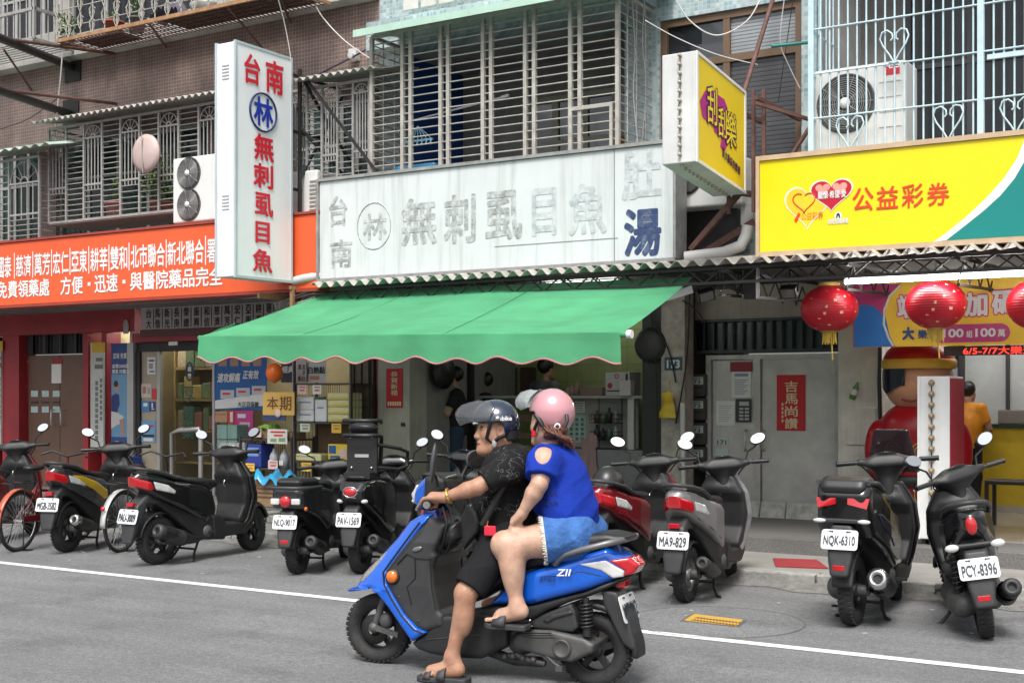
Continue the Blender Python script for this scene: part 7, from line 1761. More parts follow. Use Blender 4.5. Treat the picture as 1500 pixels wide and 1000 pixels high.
# --- lanterns, tube lights, banner, ticker
def lantern(px,py,label,Y=11.55,r=.26):
    c=W(px,py,Y);o=thing('lantern',label,'lantern',c-Vector((0,0,.25)),'red lanterns over the lottery shop')
    lm=bpy.data.materials.get('red lantern silk')
    if not lm:
        lm=mat('red lantern silk',(.46,.008,.02),.35,var=.12,scale=4);n=lm.node_tree.nodes;l=lm.node_tree.links;b=n['Principled BSDF']
        tc=n.new('ShaderNodeTexCoord');vo=n.new('ShaderNodeTexVoronoi');vo.inputs['Scale'].default_value=15;vo.distance='CHEBYCHEV';l.new(tc.outputs['Object'],vo.inputs['Vector'])
        rp=n.new('ShaderNodeValToRGB');rp.color_ramp.elements[0].position=.16;rp.color_ramp.elements[0].color=(1,1,1,1);rp.color_ramp.elements[1].position=.2;rp.color_ramp.elements[1].color=(0,0,0,1);l.new(vo.outputs['Distance'],rp.inputs[0])
        sx=n.new('ShaderNodeSeparateColor');l.new(vo.outputs['Color'],sx.inputs[0]);gt=n.new('ShaderNodeMath');gt.operation='GREATER_THAN';gt.inputs[1].default_value=.5;l.new(sx.outputs[0],gt.inputs[0])
        mu=n.new('ShaderNodeMath');mu.operation='MULTIPLY';l.new(rp.outputs[0],mu.inputs[0]);l.new(gt.outputs[0],mu.inputs[1])
        mx=n.new('ShaderNodeMix');mx.data_type='RGBA';l.new(mu.outputs[0],mx.inputs[0]);mx.inputs[6].default_value=(.42,.006,.018,1);mx.inputs[7].default_value=(.75,.48,.30,1);l.new(mx.outputs[2],b.inputs['Base Color'])
    prof=[(r*math.sin(t)*(1 if 1 else 0)+.06*(abs(math.cos(t)) > .97),r*.80*math.cos(t)) for t in [math.pi*(k+.6)/25.2 for k in range(25)]]
    m=MB();n_=48;pr=[]
    for k in range(97):t=math.pi*(.09+.82*k/96);pr.append((r*math.sin(t)-.0035*(k % 4 == 0),-r*.80*math.cos(t)/math.cos(math.pi*.09)))
    part('lantern_body',m.lathe(c,Z_,pr,n_),lm,o)
    part('cap',MB().lathe(c+Vector((0,0,r*.78)),Z_,[(.001,0),(.1,0),(.1,.03),(.085,.035),(.001,.035)],20).lathe(c-Vector((0,0,r*.82)),Z_,[(.001,0),(.08,0),(.08,.03),(.001,.03)],20),gold,o)
    t_=MB()
    for k in range(22):a=k*2*math.pi/22;e=c+Vector((.055*math.cos(a),.055*math.sin(a),-r*.8));t_.bar(e,e+Vector((.01*math.cos(a*3),.0,-.11-.01*math.sin(k*2.3))),.005,4)
    t_.bar(c+Vector((.02,0,-r*.8-.1)),c+Vector((.03,0,-r*.8-.26)),.008,5)
    part('tassel',t_,M_('yellow tassel',(.58,.40,.06),.7),o);part('hook',MB().bar(c+Vector((0,0,r*.8)),c+Vector((0,0,r*.8+.25)),.004,5),black_steel,o)
lantern(1215,452,'red lantern with gold flecks before the steel door, leftmost of the three');lantern(1371,446,'red lantern with gold flecks before the yellow banner, middle of the three');lantern(1522,446,'red lantern cut off by the right edge')
o=thing('tube_light','long white fluorescent tube fitting above the lanterns','lamp',W(1370,408,11.3))
a,b=W(1238,413,11.3),W(1500,401,11.3);b.x=-1.4;b.z=a.z
part('housing',MB().sbar(a+Vector((0,.03,.035)),b+Vector((0,.03,.035)),.06,.05),white_metal,o);part('tube',MB().bar(a,b,.018,10),lit,o)
o=thing('tube_light','white fluorescent tube fitting under the canopy above the green awning','lamp',W(880,404,11.9));a,b=W(800,407,11.95),W(905,402,11.95);a.z=b.z=2.74
part('housing',MB().sbar(a+Vector((0,.03,.03)),b+Vector((0,.03,.03)),.06,.04),white_metal,o);part('tube',MB().bar(a,b,.018,10),lit,o)
Yb=12.3;x0=wx(1250,Yb);x1=-1.1;zt=wz(1250,416,Yb);zb=wz(1250,509,Yb)
o=thing('lottery_banner','yellow and pink banner promising one hundred prizes across the lottery shop front','banner',((x0+x1)/2,Yb,zb))
part('sheet',MB().box(x0,x1,Yb-.004,Yb,zb,zt),M_('banner yellow',(.82,.50,.02),.45),o)
def Pb(px,py,dy=.007):p=W(px,py,Yb);return (p.x,Yb-dy,p.z)
zt_=zt-.002
m=MB();arc=[(1320,416),(1306,432),(1298,452),(1297,475),(1304,495),(1312,508)]
m._add([(x0,Yb-.006,zt_),*[(Pb(*q)[0],Yb-.006,min(zt_,max(zb+.002,Pb(*q)[2]))) for q in arc],(x0,Yb-.006,zb+.002)],[tuple(range(8))]);part('pink_field',m,M_('banner magenta',(.46,.035,.16),.45),o)
m=MB();m._add([Pb(1252,455,.008),Pb(1262,446,.008),Pb(1280,448,.008),Pb(1298,465,.008),Pb(1303,490,.008),Pb(1311,507,.008),(x0+.01,Yb-.008,zb+.003)],[tuple(range(7))]);part('blue_field',m,M_('banner blue',(.02,.16,.48),.45),o)
m=MB();L=[Pb(*q,.009) for q in ((1319,418),(1304,433),(1296,453),(1295,475),(1302,495),(1309,507))];m.tube(L,.012,5);part('white_arc',m,paper,o)
m=MB();mo=MB()
for t,a,b,c,d in (('端',1315,432,1344,466),('午',1352,431,1392,466),('加',1413,429,1447,463),('碼',1453,426,1490,461)):ptext(m,t,a,b,c,d,.04,Yb,Yb-.012);ptext(mo,t,a-2,b-2,c+2,d+2,.09,Yb,Yb-.009)
part('lettering',mo,M_('banner rose',(.60,.05,.16)),o);part('lettering',m,paper,o)
m=MB();q0,q1,w0,w1=rect(1367,476,1480,500,Yb);n_=8;pts=[]
for k in range(n_+1):t=math.pi/2+math.pi*k/n_;pts.append((q0+(w1-w0)/2+(w1-w0)/2*math.cos(t),Yb-.008,(w0+w1)/2+(w1-w0)/2*math.sin(t)))
for k in range(n_+1):t=-math.pi/2+math.pi*k/n_;pts.append((q1-(w1-w0)/2+(w1-w0)/2*math.cos(t),Yb-.008,(w0+w1)/2+(w1-w0)/2*math.sin(t)))
m._add(pts,[tuple(range(len(pts)))]);part('pill',m,M_('banner magenta',(.46,.035,.16),.45),o)
m=MB();ptext(m,'100',1382,482,1412,494,.03,Yb,Yb-.011);ptext(m,'組',1416,484,1425,494,.02,Yb,Yb-.011);ptext(m,'100',1429,481,1459,493,.03,Yb,Yb-.011);ptext(m,'萬',1462,482,1473,493,.02,Yb,Yb-.011);part('lettering',m,paper,o)
m=MB();ptext(m,'大',1322,479,1340,498,.06,Yb,Yb-.011);ptext(m,'樂透',1345,483,1372,496,.03,Yb,Yb-.011);part('lettering',m,M_('navy banner print',(.02,.06,.2)),o)
o=thing('led_ticker','black ticker display with red running characters under the banner','display',W(1450,520,12.5));x0,z0,z1=wx(1384,12.5),wz(1384,521,12.5),wz(1384,507.5,12.5)
part('case',MB().box(x0,-1.1,12.45,12.55,z0,z1),black_p,o,bevel=.005)
m=MB();ptext(m,'6/5-7/7大樂透',1411,508,1516,518,.0,12.45,12.444);part('lettering',m,mat('lit red segments',(.9,.03,.02),.5,var=0,emit=1.6),o)
# --- white lightbox with bulbs standing at the lottery entrance
Yl=11.85;x0,x1=wx(1346,Yl),wx(1391,Yl);z0,z1=.30,wz(1346,551,Yl)
o=thing('standing_lightbox','white standing lightbox with a column of bulbs and a red side','sign',((x0+x1)/2,Yl,.115))
part('sign_box',MB().box(x0,x1-.006,Yl,Yl+.55,z0,z1),mat('white lightbox sheet',(.70,.71,.70),.5,var=.1,scale=3,streak=.25),o,bevel=.008)
part('red_side',MB().box(x1-.004,x1+.006,Yl+.02,Yl+.53,z0+.02,z1-.02),M_('dull red sheet',(.34,.02,.04),.5),o)
part('frame',MB().box(x0-.01,x0+.012,Yl-.012,Yl-.002,z0,z1).box(x1-.02,x1+.002,Yl-.012,Yl-.002,z0,z1),white_metal,o)
part('foot',MB().box(x0+.02,x0+.05,Yl+.03,Yl+.5,.115,z0).box(x1-.06,x1-.03,Yl+.03,Yl+.5,.115,z0).box(x0-.1,x1+.1,Yl+.02,Yl+.05,.115,.14),black_steel,o)
m=MB();w=MB();x=(x0+x1)/2-.02
for k in range(15):
    z=z1-.06-k*.098;w.bar((x,Yl,z),(x,Yl-.022,z),.017,8);m.ball((x,Yl-.034,z),.022,10,6)
    m.lathe((x,Yl-.014,z),(0,-1,0),[(.03,0),(.024,.012)],10)
w.bar((x,Yl-.008,z1-.03),(x,Yl-.008,z),.006,5)
part('bulb',m,mat('bronze bulb',(.36,.27,.17),.3,.3,var=.2),o);part('wire',w,M_('dark wire',(.06,.05,.045)),o)
# --- inflatable god of wealth, plain stand-in
Yi=13.2;c=W(1346,700,Yi);c.z=.262
o=thing('inflatable_figure','tall red inflatable figure in a round cap, dark glasses and black belt','inflatable',c)
o.scale=(.8,.8,.97)
rv=M_('red inflatable vinyl',(.38,.008,.018),.3,var=.1,scale=2);x_=c.x
f=Field((x_-.75,Yi-.6,.2),(x_+.75,Yi+.6,2.35),.02);f.ell((x_,Yi,.85),(.52,.42,.62),.1);f.ell((x_,Yi,1.28),(.48,.40,.30),.1);f.ell((x_-.5,Yi-.05,1.05),(.16,.2,.32),.06);f.ell((x_+.5,Yi-.05,1.05),(.16,.2,.32),.06);f.ell((x_,Yi,.35),(.42,.36,.12),.08)
part('robe',f.mb(),rv,o)
hz_=1.78;part('face',MB().ball((x_,Yi-.02,hz_),(.43,.38,.34),28,16),M_('inflatable skin',(.50,.25,.15),.35),o)
f=Field((x_-.6,Yi-.6,hz_),(x_+.6,Yi+.6,hz_+.6),.02);f.ell((x_,Yi,hz_+.18),(.44,.42,.26),.05);f.half((0,0,hz_+.14),(0,0,-1),.02);part('cap',f.mb(),rv,o)
part('cap_band',MB().lathe((x_,Yi,hz_+.12),Z_,[(.435,0),(.455,.02),(.455,.08),(.435,.1)],36),M_('inflatable gold',(.60,.36,.05),.35),o)
m=MB()
for a,w_ in ((-1.15,.42),(-.55,.5),(.0,.1)):pass
P=[]
for i in range(15):
    a=-1.5+1.35*i/14;P.append([(x_+.44*math.sin(a),Yi-.02-.395*math.cos(a),hz_+dz) for dz in ((.12,.05,-.05,-.14*(1-abs(i-7)/9)))])
part('dark_glasses',m.grid(P),M_('dark lens vinyl',(.012,.016,.035),.15),o)
part('eyebrow',MB().tube([(x_+.09+.05*k,Yi-.36+.012*k*k,hz_+.03+.03*math.sin(k*.9)) for k in range(4)],.01,5),inkb,o)
part('mouth',MB().tube([(x_-.12+.06*k,Yi-.365+.006*abs(k-2),hz_-.19-.02*math.sin(k*.785)) for k in range(5)],.012,5),M_('inflatable mouth',(.25,.03,.03)),o)
part('belt',MB().lathe((x_,Yi,.76),Z_,[(.50,-.06),(.53,-.05),(.53,.05),(.50,.06)],40),black_p,o)
m=MB()
for dx,z in ((.12,1.05),(.15,.62),(-.22,1.05),(.2,.42),(-.2,.5)):
    yy=Yi-.40*math.sqrt(max(.1,1-((z-.85)/.72)**2-(dx/.6)**2))-.03
    for r_ in (.1,.065,.03):m.tube([(x_+dx+r_*math.cos(t*.3927),yy,z+r_*math.sin(t*.3927)) for t in range(16)],.009,5,closed=True)
part('medallion',m,M_('inflatable gold',(.60,.36,.05),.35),o)
# --- lottery interior furniture
x0=wx(1407,15.4);m=MB().box(x0,1.0,15.4,15.75,.262,1.22)
o=thing('shop_counter','mustard yellow counter with a dark top inside the lottery shop','counter',(x0+.8,15.5,.262));part('counter_front',m,M_('mustard laminate',(.64,.46,.03),.4,var=.12),o,bevel=.006);part('counter_top',MB().box(x0-.03,1.0,15.36,15.8,1.222,1.26),M_('dark green top',(.02,.05,.04),.3),o);part('plinth',MB().box(x0,1.0,15.38,15.398,.263,.34),M_('pale plinth',(.45,.42,.36)),o)
m=MB();c=W(1490,606,15.5);m.box(c.x-.2,c.x+.3,15.45,15.7,1.262,1.42);o=single('shelf_box',m,M_('grey brown tray',(.20,.17,.15)),'grey brown ticket tray standing on the yellow counter','tray',bevel=.01)
for k in range(6):
    p=W(1388,545+k*16,15.9);m=MB().box(p.x-.1,p.x+.12,15.88,15.9,p.z-.055,p.z+.055)
    o=single('ticket_strip',m,M_('ticket print %d' % (k % 3),((.30,.32,.36),(.26,.3,.28),(.36,.33,.30))[k % 3]),'strip of tickets hanging in the rack behind the orange jacket, %s from the top' % ('first','second','third','fourth','fifth','sixth')[k],'ticket strip','ticket strips in the lottery shop')
def chair(px,py,Y,label):
    c=W(px,py,Y);c.z=.262;o=thing('chair',label,'chair',c,None);bm_=M_('black chair lacquer',(.014,.013,.013),.35)
    part('seat',MB().box(c.x-.21,c.x+.21,Y-.2,Y+.2,.70,.74),bm_,o,bevel=.01)
    for sx in (-.19,.19):
        for sy in (-.18,.18):part('leg',MB().box(c.x+sx-.018,c.x+sx+.018,Y+sy-.018,Y+sy+.018,.262,.70),bm_,o)
    part('backrest',MB().box(c.x+.18,c.x+.21,Y-.2,Y-.17,.74,1.25).box(c.x+.18,c.x+.21,Y+.17,Y+.2,.74,1.25).box(c.x+.183,c.x+.207,Y-.17,Y+.17,.95,1.22),bm_,o)
chair(1480,760,13.7,'black wooden chair at the right edge inside the lottery shop')
# --- people in the shops
def stand(label,p,yaw,h,shirt,trousers,hairm,arm='down',z0=.25,group='people in the shops',lean=0,skinm=None):
    p=Vector((p.x,p.y,z0));o=thing('person',label,'person',p,group,rot=(0,0,yaw));k=h/1.7;s=1.0*k
    f=Field((-.42*k,-.45*k,-.02),(.5*k,.45*k,1.78*k),.011);sk=skinm or skin_m
    V=lambda x,y,z:Vector((x*k,y*k,z*k))
    f.ell(V(0,0,1.2),(.12*k,.18*k,.24*k),.05);f.ell(V(0,0,.92),(.12*k,.17*k,.14*k),.06);f.cap(V(0,0,1.4),V(.02,0,1.5),.055*k,.05*k,.03);f.cap(V(0,-.16,1.38),V(0,.16,1.38),.055*k,.055*k,.05)
    q,Mx=head(f,V(.03,0,1.59),0,k)
    els=[]
    for sy in (-1,1):
        sh=V(0,sy*.18,1.38);el=V(-.02,sy*.25,1.1);wr_=V(.1,sy*.24,.88);d=Vector((.3,0,-1)).normalized()
        if arm == 'up' and sy > 0 or arm == 'both':el=V(.12,sy*.22,1.14);wr_=V(.26,sy*.1,1.4);d=Vector((.2,-sy*.3,.9)).normalized()
        if arm == 'front':el=V(.05,sy*.26,1.12);wr_=V(.28,sy*.16,1.06);d=Vector((1,-sy*.2,0)).normalized()
        els.append((sh,el));f.cap(sh,el,.05*k,.042*k,.03);f.cap(el,wr_,.041*k,.027*k,.02)
        hand(f,wr_,wr_+d*.06*k,d,Z_,Vector((0,1,0)),(.3,.4,.4),.95*k,(wr_+d*.05*k+Vector((.02,-sy*.045,.01))*k,wr_+d*.085*k+Vector((.03,-sy*.04,.01))*k))
        f.cap(V(0,sy*.09,.88),V(.02,sy*.1,.48),.085*k,.058*k,.04);f.cap(V(.02,sy*.1,.48),V(-.02,sy*.1,.08),.055*k,.036*k,.03);f.cap(V(-.03,sy*.1,.04),V(.14,sy*.12,.03),.036*k,.03*k,.03)
    part('body',f.mb(),sk,o)
    f=Field((-.35*k,-.4*k,.7*k),(.4*k,.4*k,1.52*k),.012);f.ell(V(0,0,1.2),(.145*k,.2*k,.25*k),.05);f.cap(V(0,0,1.15),V(0,0,.86),.155*k,.165*k,.08,flat=1);f.cap(V(0,-.17,1.38),V(0,.17,1.38),.068*k,.068*k,.06)
    for sh,el in els:f.cap(sh,sh.lerp(el,.7),.068*k,.064*k,.03,flat=1)
    part('shirt',f.mb(),shirt,o)
    f=Field((-.3*k,-.3*k,.03),(.3*k,.3*k,1.02*k),.012);f.ell(V(0,0,.92),(.135*k,.18*k,.12*k),.05)
    for sy in (-1,1):f.cap(V(0,sy*.09,.88),V(.02,sy*.1,.48),.1*k,.075*k,.04);f.cap(V(.02,sy*.1,.48),V(-.02,sy*.1,.09),.074*k,.062*k,.03,flat=1)
    part('trousers',f.mb(),trousers,o)
    f=Field((-.2*k,-.2*k,1.4*k),(.25*k,.2*k,1.8*k),.009);f.ell(q(-.02,0,.05),(.112*k,.09*k,.105*k),.02);f.ell(q(.09,0,-.06),(.1*k,.07*k,.115*k),.02,sub=True)
    part('hair',f.mb(),hairm,o);face_bits(o,q,Mx,k,hairm);return o
blk_c=M_('black cotton',(.012,.012,.013),.85);jean=M_('dark jeans',(.03,.055,.10),.9,var=.2)
p=W(668,700,13.4);stand('person in black clothes holding a phone up inside the soup shop',p,HYAW+.5,1.66,blk_c,jean,hair_b,'up',skinm=skin_w)
p=W(712,700,14.1);stand('person in black half hidden behind the riders in the soup shop',p,R(200),1.6,blk_c,blk_c,hair_b,'down')
p=W(798,700,14.35);stand('cook whose dark hair shows above the shelf of the soup shop',p,R(70),1.78,M_('grey tee shirt',(.12,.12,.13)),blk_c,hair_b,'front')
p=W(1418,640,15.05);stand('person in an orange jacket sitting low at the lottery counter',p,R(80),1.45,M_('orange nylon jacket',(.72,.27,.01),.5,bump=.5,bscale=14),blk_c,hair_b,'front',z0=.262)
# --- soup shop furniture
Ys=13.7;zs=1.55;xs0,xs1=wx(700,Ys),wx(948,Ys)
o=thing('food_stall','pale stall counter with a raised shelf across the soup shop','stall',((xs0+xs1)/2,Ys,.25));stm=M_('pale stall panel',(.33,.32,.30),.6,var=.15)
part('shelf',MB().box(xs0,xs1,Ys-.05,Ys+.35,zs,zs+.03),stm,o);part('panel',MB().box(xs0+.9,xs1-.25,Ys+.28,Ys+.3,.95,zs),stm,o);part('cabinet',MB().box(xs0+.4,xs1,Ys-.02,Ys+.5,.25,.94),M_('stall steel',(.20,.20,.20),.4,metal=.5),o)
part('post',MB().box(xs1-.24,xs1-.16,Ys-.03,Ys+.03,.95,zs).box(xs0,xs0+.05,Ys-.03,Ys+.03,.25,zs),M_('pale post',(.45,.44,.42)),o)
o=thing('carton','white carton with red and black print on the soup shop shelf','carton',W(905,580,Ys+.1));x0,x1,z0,z1=rect(887,545,922,580,Ys);z0=zs+.031
part('box_body',MB().box(x0,x1,Ys,Ys+.3,z0,z1),M_('printed white card',(.46,.42,.42),.7),o,bevel=.004)
m=MB();m.lathe((x0+.06,Ys-.003,z0+.12),(0,1,0),[(.035,0),(.001,0)],14);m.lathe((x0+.15,Ys-.003,z0+.23),(0,1,0),[(.03,0),(.02,0)],14);m.box(x0+.2,x0+.28,Ys-.003,Ys-.002,z0+.08,z0+.16);part('print',m,M_('red ink',(.35,.03,.05)),o)
m=MB();m.box(x0+.02,x0+.2,Ys-.003,Ys-.002,z0+.05,z0+.065);m.box(x1-.05,x1-.02,Ys-.003,Ys-.002,z1-.1,z1-.02);part('print',m,inkb,o)
m=MB();x0,x1,z0,z1=rect(914,557,930,580,Ys);m.box(x0,x1,Ys+.0-.12,Ys-.01,zs+.031,z1);single('carton',m,M_('printed white card',(.46,.42,.42),.7),'smaller white carton before the printed carton on the soup shop shelf','carton',bevel=.004)
m=MB();x0,x1,z0,z1=rect(850,567,882,582,Ys);m.box(x0,x1,Ys,Ys+.25,zs+.031,z1);single('carton',m,M_('dull pink brown carton',(.20,.13,.11),.8),'flat brown carton left of the white carton on the soup shop shelf','carton',bevel=.004)
for k,(a,h_) in enumerate(((838,.12),(845,.17),(832,.1))):
    c=W(a,580,Ys+.1);c.z=zs+.031;single('jar',MB().lathe(c,Z_,[(.001,0),(.035,0),(.036,h_*.7),(.026,h_*.8),(.026,h_),(.001,h_)],14),M_('dull pink jar',(.3,.18,.16)),('squat pink jar left of the flat carton','tall pink jar nearest the flat carton','smallest pink jar on the soup shop shelf')[k],'jar','jars on the soup shop shelf')
Yp=14.78
o=banner('photo_board','dark board of food pictures on the soup shop back wall',732,538,758,583,Yp,M_('dark grey board',(.09,.085,.07)),'board');m=MB()
for i in range(2):
    for j in range(4):pbox(m,736+i*11,543+j*9.5,745+i*11,550+j*9.5,Yp-.005,0,.001)
part('picture',m,M_('food picture',(.02,.02,.02)),o)
o=banner('poster','dark reddish poster beside the board of food pictures',762,538,785,590,Yp,M_('dark red poster',(.085,.04,.03),var=.5,scale=14),'poster')
o=banner('menu_sheet','mint green menu sheet on the stall panel behind the passenger',832,607,858,648,Ys+.275,M_('mint menu',(.36,.46,.42)),'menu');m=MB()
for i in range(3):
    for j in range(5):pbox(m,835+i*8,612+j*7,839+i*8,616.5+j*7,Ys+.27,0,.001)
part('print',m,M_('dark teal print',(.06,.14,.13)),o)
o=banner('price_list','white list with lines of print above the mint menu',832,588,857,604,Ys+.275,paper,'menu');m=MB()
for j in range(4):pbox(m,834,590+j*3.4,854,591.6+j*3.4,Ys+.27,0,.001)
part('print',m,M_('grey print',(.3,.3,.3)),o)
o=thing('wire_rack','hanging wire rack of three baskets with bottles on the stall','rack',W(889,668,Ys+.1));m=MB();Yr=Ys+.18
x0,x1=wx(868,Yr),wx(908,Yr)
for yb in (619,644,669):
    zb=wz(888,yb,Yr); 
    for dz in (0,.05,.1):m.tube([(x0,Yr+.08,zb+dz),(x0,Yr-.08,zb+dz),(x1,Yr-.08,zb+dz),(x1,Yr+.08,zb+dz)],.004,4)
    for k in range(13):x=x0+(x1-x0)*k/12;m.bar((x,Yr-.08,zb),(x,Yr-.08,zb+.1),.003,4)
    m.box(x0,x1,Yr-.08,Yr+.08,zb-.004,zb)
for x in (x0+.04,x1-.02):m.bar((x,Yr+.09,wz(888,672,Yr)),(x,Yr+.09,zs),.005,4)
part('basket',m,black_steel,o)
rr=random.Random(9);cols=[M_('bottle dark',(.03,.03,.03),.3),M_('bottle green',(.12,.2,.14),.4),M_('bottle brown',(.14,.07,.04),.4),M_('bottle pale',(.38,.38,.36),.4)]
for r_,yb in enumerate((619,644)):
    for k in range(4):
        x=x0+.06+k*.085;zb=wz(888,yb,Yr);h_=rr.uniform(.12,.19);ci=rr.randrange(4)
        single('bottle',MB().lathe((x,Yr,zb+.001),Z_,[(.001,0),(.032,0),(.033,h_*.6),(.015,h_*.75),(.015,h_),(.001,h_)],12),cols[ci],'small bottle, %s from the left in the %s wire basket' % (('first','second','third','fourth')[k],('top','middle')[r_]),'bottle','bottles in the wire rack')
m=MB();P=[]
for i in range(8):u=i/7;P.append([(wx(850,Ys-.05)+.22*u+.02*math.sin(v*6+u*9),Ys-.05-.02*math.sin(u*12),1.1-.55*v-.04*math.sin(u*7)) for v in (0,.25,.5,.75,1)])
single('towel',m.grid(P),M_('dusty pink towel',(.34,.22,.22),.95),'dusty pink towel hanging from the front of the stall','towel')
for k,(a,b,c,d) in enumerate(((757,606,777,618),(757,632,780,643))):m=MB();x0,x1,z0,z1=rect(a,b,c,d,Ys);m.box(x0,x1,Ys,Ys+.25,z0,z1);single('carton',m,dkcard,('dark cardboard carton between the two helmets, upper one','dark cardboard carton between the two helmets, lower one')[k],'carton',bevel=.005)
c=W(618,545,12.9);o=thing('wall_fan','round black fan mounted on the grey wall of the soup shop','fan',c);part('cage',MB().lathe((Xp1+.06,12.95,c.z),X_,[(.001,0),(.2,0),(.21,.06),(.15,.12),(.001,.13)],28),black_p,o);part('motor',MB().lathe((Xp1,12.95,c.z),X_,[(.06,0),(.06,.07)],14),black_p,o)
c=W(955,505,YK+.04);o=thing('wall_fan','black fan beside the dark jamb under the awning end','fan',c);part('cage',MB().lathe(c,(0,-1,0),[(.001,0),(.19,0),(.2,.05),(.14,.1),(.001,.11)],26),M_('dusty black cage',(.03,.03,.03),.6),o);part('ring',MB().tube([c+Vector((.19*math.cos(k*.3),-.05,.19*math.sin(k*.3))) for k in range(21)],.008,5),M_('grey ring',(.12,.12,.12)),o)
o=banner('door_banner','red spring banner with gold characters on the pale pillar of the soup shop',566,540,590,597,12.395,redpap,'banner')
m=MB()
for k,t in enumerate('恭賀新禧'):ptext(m,t,573,544+k*9,583,552+k*9,.012,12.391,12.387)
for k in range(6):pbox(m,568+k*3.4,588,570.4+k*3.4,594,12.391,0,.002)
part('lettering',m,M_('cream gold print',(.72,.60,.38)),o)
m=MB();pbox(m,588.5,619,593,624,12.395,0,.02);single('wall_socket',m,black_p,'small black socket on the pale pillar of the soup shop','socket')
# --- pharmacy: goods and posters
def strip_sign(px0,px1,py0,py1,label,Y=YG-.1):
    o=banner('strip_sign',label,px0,py0,px1,py1,Y,M_('pale sign strip',(.44,.45,.42)),'sign',t=.03);m=MB();pbox(m,px0,py0,px1,py0+(py1-py0)*.09,Y-.031,0,.002);part('yellow_top',m,M_('mustard cap',(.55,.36,.03)),o)
    m=MB();w=(px1-px0)
    for k in range(11):pbox(m,px0+w*.24,py0+56+k*8,px0+w*.46,py0+62+k*8,Y-.031,0,.002);pbox(m,px0+w*.6,py0+52+k*8,px0+w*.78,py0+57.5+k*8,Y-.031,0,.002) if k < 8 else None
    pbox(m,px0+w*.2,py0+32,px0+w*.85,py0+38,Y-.031,0,.002);pbox(m,px0+w*.3,py0+22,px0+w*.8,py0+27,Y-.031,0,.002);part('print',m,M_('grey green print',(.13,.15,.14)),o)
strip_sign(135,154,502,655,'tall pale sign strip with a mustard top between the brown door and the blue poster');strip_sign(-12,4,500,655,'tall pale sign strip with a mustard top at the left edge')
Yq=YG-.05
o=banner('poster','tall blue poster of a striding man in shorts beside the pharmacy entrance',163,503,191,668,Yq,M_('poster blue',(.02,.055,.22),.4),'poster');m=MB();pbox(m,163.3,548,190.7,640,Yq-.0045,0,.001);part('sky_field',m,M_('poster sky',(.12,.27,.42),.4),o)
def Pq(px,py,dy):p=W(px,py,Yq);return (p.x,Yq-dy,p.z)
def ppoly(pts,dy):m=MB();m._add([Pq(a,b,dy) for a,b in pts],[tuple(range(len(pts)))]);return m
part('figure_shirt',ppoly(((164,580),(170,576),(175,578),(176,592),(172,604),(163.5,602)),.007),M_('poster navy',(.02,.03,.14),.4),o);part('figure_shorts',ppoly(((163.5,602),(172,604),(182,610),(181,618),(172,622),(163.5,628)),.007),M_('poster white',(.5,.5,.5),.4),o)
m=ppoly(((175,615),(182,612),(183,632),(180,640),(177,640),(178,628)),.008);c=Pq(171,567,.008);m.lathe(c,(0,1,0),[(.06,0),(.001,0)],14);part('figure_skin',m,M_('poster skin',(.36,.2,.14),.4),o)
c=Pq(170.5,562,.0095);part('figure_hair',MB().lathe(c,(0,1,0),[(.045,0),(.001,0)],12),inkb,o)
m=MB();ptext(m,'亞培 安素',166,517,186,525,.02,Yq-.005,Yq-.008);ptext(m,'金賀2000送',164.5,533,189,539,.02,Yq-.005,Yq-.008);ptext(m,'雙賞 好體力',164.5,541,189,547,.02,Yq-.005,Yq-.008);part('lettering',m,paper,o)
Yw=YG+.015
def sheet(name,label,r,m_,cat='poster',bars=(),Y=Yw,group=None,texts=()):
    o=banner(name,label,*r,Y,m_,cat,texts,group=group)
    for (a,b,c,d,mm) in bars:m=MB();pbox(m,a,b,c,d,Y-.005,0,.001);part('print',m,mm,o)
    return o
o=sheet('notice','white notice on the beige jamb by the pharmacy door',(216,523,228,548),paper,'notice',[(218,527,226,529,inkb),(218,532,224,540,M_('grey print',(.3,.3,.3))),(219,543,226,545,bluec)])
sheet('notice','cream form on the beige jamb below the white notice',(207,562,222,582),M_('cream paper',(.52,.48,.42)),'notice',[(209,566,214,576,M_('rust print',(.4,.16,.1))),(216,567,220,577,M_('grey print',(.3,.3,.3)))])
sheet('sticker','narrow red sticker beside the cream form',(223,569,229,585),M_('red sticker',(.55,.03,.04)),'sticker')
sheet('sticker','pale blue sticker with a white square on the beige jamb',(207,587,219,603),M_('sky sticker',(.06,.22,.42)),'sticker',[(210,590,216,595,paper)])
sheet('sticker','dark blue wheelchair sticker on the beige jamb',(219.5,588,228,602),M_('deep blue sticker',(.02,.05,.22)),'sticker',[(222,590,224,597,paper),(222,598,226,599.5,paper)])
sheet('poster','light blue leaflet low on the beige jamb',(207,615,228,648),M_('leaflet blue',(.15,.32,.52)),'poster',[(210,622,225,625,M_('red sticker',(.55,.03,.04))),(209,636,226,640,inkb),(210,641,224,646,paper)])
o=thing('window_decal','round letter H emblem and green brush characters on the pharmacy glass','decal',W(278,640,Yw));c=W(278,544,Yw)
m=MB();n_=24
for k in range(n_):a,b=2*math.pi*k/n_,2*math.pi*(k+1)/n_;m.quad(*[(c.x+r_*.62*math.cos(t),Yw-.003,c.z+r_*math.sin(t)) for r_,t in ((.135,a),(.135,b),(.10,b),(.10,a))])
part('ring',m,M_('navy decal',(.02,.05,.12)),o);m=MB().lathe((c.x,Yw-.002,c.z),(0,1,0),[(.098*.65,0),(.001,0)],20);part('disc',m,M_('pale decal',(.55,.57,.55)),o)
